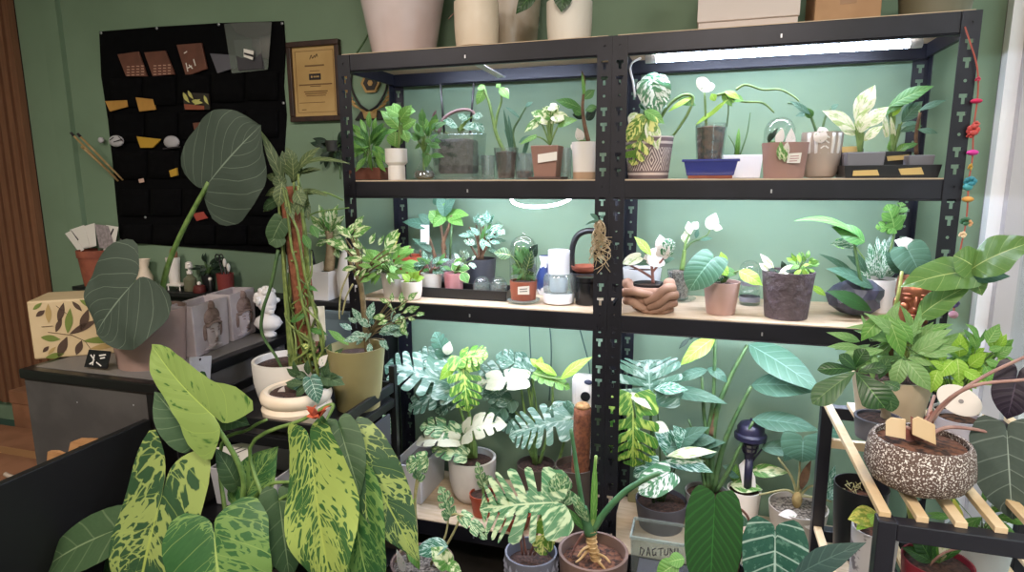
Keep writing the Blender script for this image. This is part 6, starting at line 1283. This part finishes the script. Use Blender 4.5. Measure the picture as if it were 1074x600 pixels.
p.pot(363, 60, 45, mat('olive_glaze', '#8a8058', .4, col2='#7d744e', scale=5), 'taper', th=.006, fill=.85)
p.tubepart('trunk', [(386,370),(383,340),(380,310),(377,290)], 3.4, 2.6, mat('woody', '#7a6a4c', .8, col2='#5f5238', scale=40)); p.tubepart('branch', [(378,300),(372,285),(366,272)], 2.2, 1.6, mat('woody', '', 0)); p.tubepart('branch', [(378,296),(384,285),(386,276)], 2, 1.4, mat('woody', '', 0))
p.tubepart('hanging_root', [(366,286),(358,305),(356,325),(356,335)], 1.0, .8, MAT['stem_pale']); p.tubepart('hanging_root', [(370,298),(363,312),(359,330)], 1.0, .8, MAT['stem_pale'])
fol(p, LM['cream'], 'ovate', (388,270), 22, (30,20), 14, .4, root=(380,288), seed=71, up=.1, dyr=.06); fol(p, LM['fresh'], 'ovate', (402,280), 18, (28,15), 14, .4, root=(382,290), seed=73, dyr=.06); fol(p, LM['mint'], 'ovate', (392,346), 24, (30,18), 15, .48, root=(386,356), seed=75, dyr=.05); fol(p, LM['cream'], 'ovate', (418,328), 20, (24,20), 12, .5, root=(388,350), seed=77, dyr=.05)
p.leaves(LM['cream'], 'lance', (380,290), [(368,250,352,236,9),(370,248,390,238,12),(366,262,350,254,9),(404,262,418,240,12),(362,250,376,232,8),(358,258,340,252,9),(372,240,382,226,8)]); p.leaves(LM['fresh'], 'lance', None, [(362,360,344,346,8),(366,362,352,352,6)]); p.done(mat('woody', '', 0))
t = thing('blue_grey_board', 'plain blue-grey board standing behind the cart and the olive pot', 'board', (-.12,.06,0)); z1 = at(354,327,y=.055).z; xa, xb = at(340,345,y=.055).x, min(-.012, at(368,345,y=.055).x)
MB().box((xa, .055, 0), (xb, .075, z1)).build('box', mat('blue_grey', '#5f6f78', .6), t, bevel=.002); MB().box((xa+.004, .0535, z1-.03), (xb-.004, .0555, z1-.006)).build('panel', mat('blue_grey_dark', '#4f5e67', .6), t)
# on the lower shelves of the cart
def fc(name, label, cat, pts, y, m, th=.004, g=None): return flat(name, label, cat, pts, y, m, th, g)
q = fc('info_leaflet', 'white leaflet with a red square and dark lines on the cart lower shelf', 'leaflet', [(226,470),(262,463),(262,484),(228,499)], -.40, WH); marks([((241,474),(254,469)),((239,479),(258,471)),((242,482),(251,478))], -.4005, MAT['ink'], q, w=.8)
mb = MB().prism([at(u,v,y=-.4007) for u,v in ((229,483),(236,480),(236,489),(229,493))], (0,.0012,0)); mb.build('red_square', mat('leaflet_red', '#b3283c', .6), q)
t = thing('crate', 'white plastic crate under the urn on the cart lower shelf', 'crate', (-.2, -.28, .345)); boxpot((-.2, -.26, .345), .26, .2, .13, .92, .005).build('crate', WT, t, bevel=.003); MB().box((-.31, -.34, .352), (-.09, -.18, .40)).build('liner', mat('grey_inner', '', 0), t)
t = thing('tape_roll', 'black roll of tape with a white core on the cart lower shelf', 'tape', (.0, -.36, .345)); c = Vector((-.008, -.375, .345))
MB().lathe(c, [(.028,0),(.036,.0),(.036,.05),(.028,.05),(.028,0)], 28).build('roll', mat('gloss_black', '', 0), t, True); MB().lathe(c, [(.016,-.0),(.027,0),(.027,.052),(.016,.052),(.016,0)], 28).build('core', MAT['white'], t, True)
MB().lathe(c+Vector((0,0,.0)), [(.0365,.012),(.0365,.016)], 28).build('band', MAT['matte_white'], t, True)
p = Plant('paper_cup', 'white ribbed cup with an orange-brown inside by the cart corner leg', 399, .085, z2, vmid=488, cat='cup'); p.pot(478, 21, 18, MAT['white'], 'taper', soil=None); MB().lathe((p.c.x, p.c.y, p.top-.008), [(9.5*p.k,0),(1e-4,.001)], 20).build('contents', mat('orange_brown', '#b5774a', .8), p.o)
for zf in (.3, .5, .7): MB().lathe(p.c+Vector((0,0,p.h*zf)), [((18+3*zf)/2*p.k+.0006,-.002),((18+3*zf)/2*p.k+.002,0),((18+3*zf)/2*p.k+.0006,.002)], 24).build('rib', MAT['white'], p.o, True)
p.tubepart('stem', [(404,480),(407,462),(410,450)], .9, .7, MAT['stem_dark']); p.leaves(LM['mono'], 'heart', None, [(411,452,401,434,14)])
# ------------------------------------------------------------------ the big mosaic-leaved aroid in the foreground
p = Plant('mosaic_aroid', 'huge pale mosaic-leaved aroid in the foreground, leaves almost the height of the counter', 255, -.76, .001, vmid=640)
p.pot(640, 190, 150, MAT['blackpl'], 'taper', th=.008)
NF = (-.1, -.9, .4)
p.leaves(LM['calad'], 'lobed', None, [(169,524,140,668,118,{'d0':-.02,'d1':-.10,'nrm':(-.12,-.9,.35),'bow':.03,'wave':.05,'fold':.1})], ns=28, nt=7)
p.leaves(LM['calad_green'], 'ele', None, [(225,560,240,660,112,{'d0':-.06,'d1':-.12,'nrm':(.05,-.85,.5),'bow':.04,'wave':.06,'fold':.1})], ns=26, nt=7)
p.leaves(LM['calad_light'], 'arrow', None, [(326,466,362,672,88,{'d0':-.02,'d1':-.12,'nrm':(-.25,-.9,.25),'bow':.03,'wave':.15,'fold':.1})], ns=32, nt=7)
p.leaves(LM['calad_green'], 'arrow', None, [(371,458,440,590,54,{'d0':.02,'d1':.0,'nrm':(.35,-.85,.3),'bow':.05,'wave':.08,'fold':.14,'m':LM['calad']}),(372,505,398,640,62,{'d0':.0,'d1':-.03,'nrm':(-.1,-.9,.2),'wave':.06}),(356,446,378,520,34,{'d0':.01,'m':LM['under'],'nrm':(.5,-.8,.2)})], ns=26, nt=6)
p.leaves(LM['calad_lime'], 'hast', None, [(225,437,159,361,84,{'d0':.0,'d1':.02,'nrm':(-.15,-.9,.35),'bow':.06,'wave':.03,'fold':.16})], ns=24, nt=6)
p.leaves(LM['under'], 'arrow', None, [(200,458,162,411,44,{'d0':.06}),(132,552,40,604,62,{'d0':.05,'d1':.02}),(62,590,10,606,34,{'d0':.05}),(292,520,304,610,46,{'d0':.05}),(256,525,292,468,52,{'d0':.08,'d1':.12,'m':LM['calad_green']}),(232,440,262,446,26,{'d0':.06}),(248,508,226,470,24,{'d0':.07}),(110,612,150,560,60,{'d0':.07,'m':LM['dark']})], ns=18, nt=5)
for pts, r in (([(252,648),(250,560,.03),(255,500,.03),(224,441,0)], 4), ([(258,648),(285,560,.03),(262,470,.06),(318,440,.05),(348,424,.045),(344,438,.03),(332,460,-.0)], 2.4), ([(250,648),(200,600,.02),(178,560,.02),(169,524,-.015)], 4), ([(252,648),(236,620,0),(228,590,-.03),(225,560,-.055)], 4), ([(260,648),(300,560,.06),(350,470,.05),(371,458,.02)], 3.6), ([(258,648),(262,540,.06),(280,510,.06),(306,505,.05)], 3), ([(258,648),(266,560,.05),(286,530,.05),(308,516,.05)], 3), ([(256,648),(230,480,.1),(262,450,.1),(280,440,.1)], 2.6)):
    p.tubepart('petiole', pts, r, r*.55, MAT['stem'])
p.tubepart('dead_tip', [(193,578,-.07),(186,590,-.08),(187,606,-.08)], 3, 2, MAT['blackpl'])
mb = MB()
for i in range(9): leaf(mb, p.P(333+R.uniform(-6,6), 438+R.uniform(-3,2), -.03), p.P(333+R.uniform(-16,16), 430+R.uniform(-6,10), -.06), .016, 'lance', seed=i)
mb.build('withered_bits', mat('rust_withered', '#b5583a', .7), p.o, True)
# ------------------------------------------------------------------ slatted plant stand by the window
sx0, sx1, sy0, sy1, sz = 1.492, 1.985, -.735, -.125, .80
t = thing('plant_stand', 'black metal plant stand with pale wooden slat shelves by the window', 'plant stand', ((sx0+sx1)/2, (sy0+sy1)/2, 0)); SM = mat('stand_black', '#1f1e26', .4, .1)
w_ = .03
for x in (sx0+w_/2, sx1-w_/2):
    for y in (sy0+w_/2, sy1-w_/2): MB().box((x-w_/2, y-w_/2, 0), (x+w_/2, y+w_/2, sz+.004)).build('leg', SM, t, bevel=.002)
for z in (sz, .45):
    for y in (sy0+w_/2, sy1-w_/2): MB().box((sx0+w_, y-w_/2, z-w_), (sx1-w_, y+w_/2, z+.002)).build('cross_rail', SM, t, bevel=.002)
    n = 9
    for i in range(n):
        x = sx0+.014+(sx1-sx0-.028)*i/(n-1)
        MB().box((x-.0095, sy0+.018, z+.002), (x+.0095, sy1-.005, z+.013)).build('slat', MAT['wood'], t, bevel=.001)
MB().box((sx0+.002, sy1-.028, .69), (sx0+.2, sy1-.012, .712)).build('brace', MAT['wood'], t)
SZ_ = sz+.0135
def ts(name, label, u, y, cat='potted plant', z=SZ_, vm=460): return Plant(name, label, u, y, z, vmid=vm, cat=cat)
p = ts('speckled_bowl', 'round speckled brown and white bowl with two blank wooden tags on the slatted stand', 966, -.605)
p.pot(460, 90, 54, mat('speckled_stoneware', '#5d4a42', .7, col2='#e3dcd6', scale=300, thr=(.53, .62), det=2, bump=.6), 'bowl', th=.006, fill=.9, soil='bark')
for nm, pts, y in (('tag', ((929,442),(935,438),(950,440),(950,461),(929,457)), -.04), ('tag', ((957,440),(963,437),(981,446),(982,467),(957,456)), -.055)):
    MB().prism([p.P(u, v, y) for u, v in pts], (0, .003, 0)).build(nm, MAT['wood'], p.o, bevel=.001)
PK_ = mat('pinkish_petiole', '#a58276', .5, col2='#8f6a62', scale=30)
for pts in ([(964,462),(985,428,-.02),(1020,405,-.05),(1078,398,-.06)], [(966,462),(990,425,.02),(1030,396,.03),(1080,372,.03)], [(966,462),(972,440,0),(980,415,.05)], [(962,462),(955,450,0),(940,447,0)], [(968,462),(990,449,.02),(1020,450,.03),(1046,456,.03)]): p.tubepart('petiole', pts, 2.2, 1.6, PK_)
p.leaves(mat('rust_sheath', '#7d4a40', .6), 'ovate', None, [(962,462,932,446,14,{'d0':0}),(968,460,978,430,12),(964,462,955,436,12)])
p.leaves(LM['grey'], 'ele', None, [(1056,452,1062,545,64,{'d0':.02,'d1':.0,'nrm':(-.4,-.9,.2),'bow':.04})], ns=20, nt=5); p.leaves(LM['purple'], 'lobed', None, [(1066,398,1056,440,38,{'d0':.05,'nrm':(-.3,-.9,.2)})], ns=16, nt=5); p.done(PK_)
p = ts('money_tree', 'money tree with dark glossy leaflets in a slate grey pot on the slatted stand', 920, -.36, vm=450)
p.pot(437, 46, 40, mat('slate_ceramic', '#5a5b66', .5, col2='#52535d', scale=8), 'taper', th=.006, fill=.9)
p.tubepart('trunk', [(928,444),(929,432),(925,418),(916,400)], 6, 2.4, mat('grey_brown_trunk', '#9a8a72', .8, col2='#7d6d58', scale=30)); p.tubepart('petiole', [(924,420),(912,402),(898,391)], 1.6, 1.2, MAT['stem'])
p.leaves(LM['dark'], 'obov', None, [(897,390,852,424,27,{'m':LM['mid'] if False else leafmat('leaf_money_tree', '#4a6b45', '#3f603c', vein='#6d8a58', nv=8, rough=.38),'d0':-.03}),(898,391,928,428,32,{'d0':-.06,'d1':-.1}),(897,388,857,388,16),(896,386,908,366,17),(898,388,880,372,14),(900,390,930,385,14)], ns=14)
p.leaves(leafmat('leaf_money_tree_b', '#45683f', '#375733', vein='#7d9a66', nv=8, rough=.38), 'obov', None, [(928,402,936,432,16,{'d0':-.05}),(926,400,944,408,12),(922,398,932,376,14)]); p.done()
p = ts('umbrella_plant', 'bushy umbrella plant with long fresh leaves in a beige pot on the slatted stand', 932, -.22, vm=430)
p.pot(392, 76, 60, mat('beige_pot', '#c2b096', .5, col2='#b8a68c', scale=7), 'taper', th=.006)
p.tubepart('trunk', [(932,394),(934,375),(936,355)], 3, 2, MAT['stem_brown'])
F = leafmat('leaf_umbrella', '#86aa68', '#6f9a58', vein='#a9c48a', nv=7)
p.leaves(LM['fresh'], 'lance', None, [(930,330,903,358,17,{'d0':-.08,'bow':.15}),(931,330,947,376,17,{'d0':-.08,'bow':.12}),(940,334,957,362,12,{'d0':-.06,'bow':.12})])
p.leaves(F, 'lance', None, [(954,370,999,345,14,{'d0':-.05}),(956,372,994,356,12,{'d0':-.06}),(954,372,1012,366,13,{'d0':-.05}),(952,376,990,380,15,{'d0':-.06}),(950,378,976,410,18,{'d0':-.08}),(946,376,938,408,16,{'d0':-.08}),(948,378,962,396,14,{'d0':-.07}),(940,360,918,346,12),(936,358,920,372,12),(944,352,972,344,11),(940,350,930,340,10),(950,362,936,350,12),(934,372,914,366,11),(944,384,925,390,12),(958,366,980,340,12),(932,350,886,344,8,{'d0':-.04,'bow':.2}),(926,352,902,342,8)])
fol(p, F, 'lance', (948,368), 30, (42,22), 40, .27, root=(936,360), seed=81, up=.15, dyr=.08)
fol(p, F, 'lance', (915,360), 16, (24,14), 34, .27, root=(934,360), seed=82, up=.1, dyr=.06); p.done()
p = ts('lime_pothos', 'lime green bushy plant behind the white disc tag on the slatted stand', 1003, -.23, vm=430)
p.pot(430, 44, 36, mat('white_plastic', '', 0), 'taper'); fol(p, LM['lime'], 'ovate', (1004,386), 30, (26,22), 21, .62, root=(1003,430), seed=83, up=.2, dyr=.06); fol(p, LM['fresh'], 'ovate', (1030,372), 26, (26,18), 22, .5, root=(1006,420), seed=85, dyr=.07); p.leaves(LM['lime'], 'lance', (1006,420), [(1044,366,1046,340,10),(1044,366,1034,352,8),(1046,368,1056,350,8),(1046,372,1062,392,9),(1042,370,1028,380,9)])
p.leaves(LM['lime'], 'ovate', None, [(984,388,976,412,15,{'d0':-.07}),(1000,378,984,396,18,{'d0':-.06}),(1004,376,1006,402,18,{'d0':-.05}),(1016,392,1042,404,14,{'d0':-.04})]); p.done()
p = ts('white_cup_pot', 'pale lilac-white cup pot just behind the speckled bowl', 1003, -.375, cat='pot'); p.pot(437, 44, 36, mat('lilac_white', '#bdb8c6', .4), 'taper', soil='bark')
t = thing('disc_tag', 'white oval disc tag with a small hole, leaning on the pale lilac-white cup pot', 'tag', at(1007,420,y=-.44)); A = at(984,406,y=-.41); c = at(1006,420,y=-.435); e1 = (at(1029,432,y=-.45)-c); nn = (CAM-c).normalized(); e2 = nn.cross(e1).normalized()*(at(1006,406,y=-.435)-at(1006,420,y=-.435)).length
MB().prism([c+e1*math.cos(a*PI/16)+e2*math.sin(a*PI/16) for a in range(32)], nn*-.004).build('disc', MAT['white'], t, bevel=.001)
for cu, cv, r, nm in ((988,409,2.0,'hole'),(1008,421,2.2,'rivet')):
    q = at(cu, cv, y=-.42); q = c+(q-c)-nn*((q-c).dot(nn))+nn*.0008; MB().prism([q+e1.normalized()*math.cos(a*PI/6)*r*.0021+e2.normalized()*math.sin(a*PI/6)*r*.0021 for a in range(12)], nn*-.0012).build(nm, mat('grey_hole', '#8a8585', .6), t)
p = ts('big_aroid', 'aroid with large glossy yellow-veined leaves leaning over the copper face planter', 962, -.10, z=.001, vm=480)
p.y = -.07; p.c = Vector((at(962,400,y=-.06).x, -.062, .001)); p.o.location = p.c
MB().lathe(p.c, [(.04,0),(.05,.02),(.055,.12),(.05,.12)], 24).build('pot', MAT['blackpl'], p.o, True); MB().lathe(p.c+Vector((0,0,.11)), [(.052,0),(1e-4,.004)], 20).build('soil', MAT['soil'], p.o)
AL = leafmat('leaf_arrow_glossy', '#6f9150', '#5a7f40', vein='#b5c580', nv=5, vw=.03, midw=.04, rough=.28)
p.leaves(AL, 'ovate', None, [(1036,284,943,302,42,{'d0':-.10,'d1':-.14,'nrm':(-.2,-.6,.75),'wave':.08}),(1016,284,1090,252,40,{'d0':-.12,'d1':-.2,'nrm':(.2,-.7,.7),'wave':.06}),(1022,280,1000,268,30,{'d0':-.12,'kind':'round'}),(962,334,1023,297,24,{'d0':-.08,'d1':-.14,'bow':.12}),(1020,286,1030,310,16,{'d0':-.12}),(1016,292,1060,290,14,{'d0':-.13,'m':LM['blue']})], ns=18, nt=6)
for pts in ([(960,560,0),(945,400,-.03),(975,320,-.08),(1014,286,-.12)], [(962,560,0),(950,390,-.03),(982,312,-.08),(1030,287,-.10)], [(958,560,0),(930,400,-.02),(934,345,-.04),(942,310,-.05),(946,285,-.02)], [(960,560,0),(944,380,-.03),(962,334,-.08)]): p.tubepart('petiole', pts, 2.4, 1.5, mat('petiole_yellow', '#a8ac62', .5, col2='#8a9a50', scale=20))
p.leaves(LM['fresh'], 'lance', None, [(960,352,1000,340,9,{'d0':-.1}),(950,352,906,342,8,{'d0':-.06})]); p.done()
# on the lower slats
LZ = .4635
p = ts('black_nursery_pot', 'black plastic pot with dry bark scraps on the lower slats of the stand', 901, -.26, z=LZ, vm=535); p.pot(508, 52, 42, MAT['blackpl'], 'taper', th=.003, fill=.78, soil='bark')
mb = MB()
for i in range(16): A = p.P(R.uniform(886,916), R.uniform(508,518), R.uniform(-.04,.04)); mb.tube([A, A+Vector((R.uniform(-.02,.02), R.uniform(-.02,.02), R.uniform(-.01,.02)))], .0012, n=4)
mb.build('dry_stalks', MAT['stem_pale'], p.o)
p = ts('white_splashed_pot', 'white splashed pot with a curled yellowing leaf on the lower slats of the stand', 916, -.46, z=LZ, vm=575); p.pot(553, 44, 38, mat('white_splashed', '#b5b0b0', .7, col2='#6a6468', scale=30, thr=(.55, .62)), 'taper', soil='bark')
p.leaves(LM['lemon'], 'ovate', None, [(922,540,889,545,22,{'d0':-.03,'nrm':(0,-.7,.7),'wave':.1}),(918,540,898,556,12,{'d0':-.04,'m':LM['lime']})]); p.stem([(918,556),(921,546,-.01),(922,540,-.03)], 1.6, 1.2); p.leaves(LM['pink'], 'ovate', None, [(904,556,898,547,8)]); p.done()
p = ts('red_pot_calathea', 'dark leafy plant in a dark red pot on the lower slats of the stand', 985, -.45, z=LZ, vm=575); p.pot(588, 66, 56, mat('dark_red_glaze', '#7a2430', .4), 'taper')
p.leaves(LM['mid'], 'lance', (985,590), [(976,588,952,552,20,{'m':LM['dark']}),(980,588,968,548,14),(986,584,1004,552,12,{'m':LM['pale']}),(990,588,1022,560,9),(984,586,994,548,10,{'m':LM['fresh']}),(978,590,945,574,15,{'m':LM['dark']})]); p.tubepart('runner', [(968,600),(990,580,-.03),(1020,574,-.04),(1044,576,-.04)], 1.4, 1, PK_); p.tubepart('runner', [(985,588),(1010,572),(1048,560)], 1.2, .9, MAT['stem_pale']); p.done()
p = ts('white_low_pot', 'small plant in a white low pot on the lower slats, behind the black plastic pot', 868, -.165, z=LZ, vm=535) if False else None
p = ts('yellow_tag_plant', 'grassy plant behind the speckled bowl, seen between the upper slats', 1030, -.30, z=LZ, vm=540); p.pot(560, 60, 50, mat('pale_grey_pot', '', 0), 'taper')
fol(p, LM['fresh'], 'lance', (1030,540), 22, (40,20), 34, .25, root=(1030,560), seed=91, dyr=.08); p.leaves(mat('yellow_card', '#d8d25a', .6), 'ovate', None, [(1004,552,1000,522,12,{'d0':-.05})]); p.done()
p = Plant('teal_leaf_plant', 'long pointed teal-grey leaf rising in front of the stand leg', 845, -.60, .001, vmid=620)
p.pot(640, 60, 50, MAT['blackpl'], 'taper'); p.leaves(leafmat('leaf_teal_grey', '#46605a', '#3a524e', vein='#5f7a72', nv=6, rough=.45), 'lance', None, [(832,606,909,569,25,{'d0':0,'d1':-.05,'nrm':(-.2,-.7,.7)})]); p.tubepart('petiole', [(846,645),(838,625),(832,606)], 2, 1.6, MAT['stem_dark'])
vs = SC.view_settings; vs.view_transform = 'Standard'; vs.look = 'None'; vs.gamma = 1; vs.use_curve_mapping = False; vs.exposure = EXPO
SC.cycles.use_denoising = True; SC.cycles.max_bounces = 8; SC.cycles.transparent_max_bounces = 24
SC.cycles.caustics_reflective = False; SC.cycles.caustics_refractive = False; SC.cycles.sample_clamp_indirect = 8
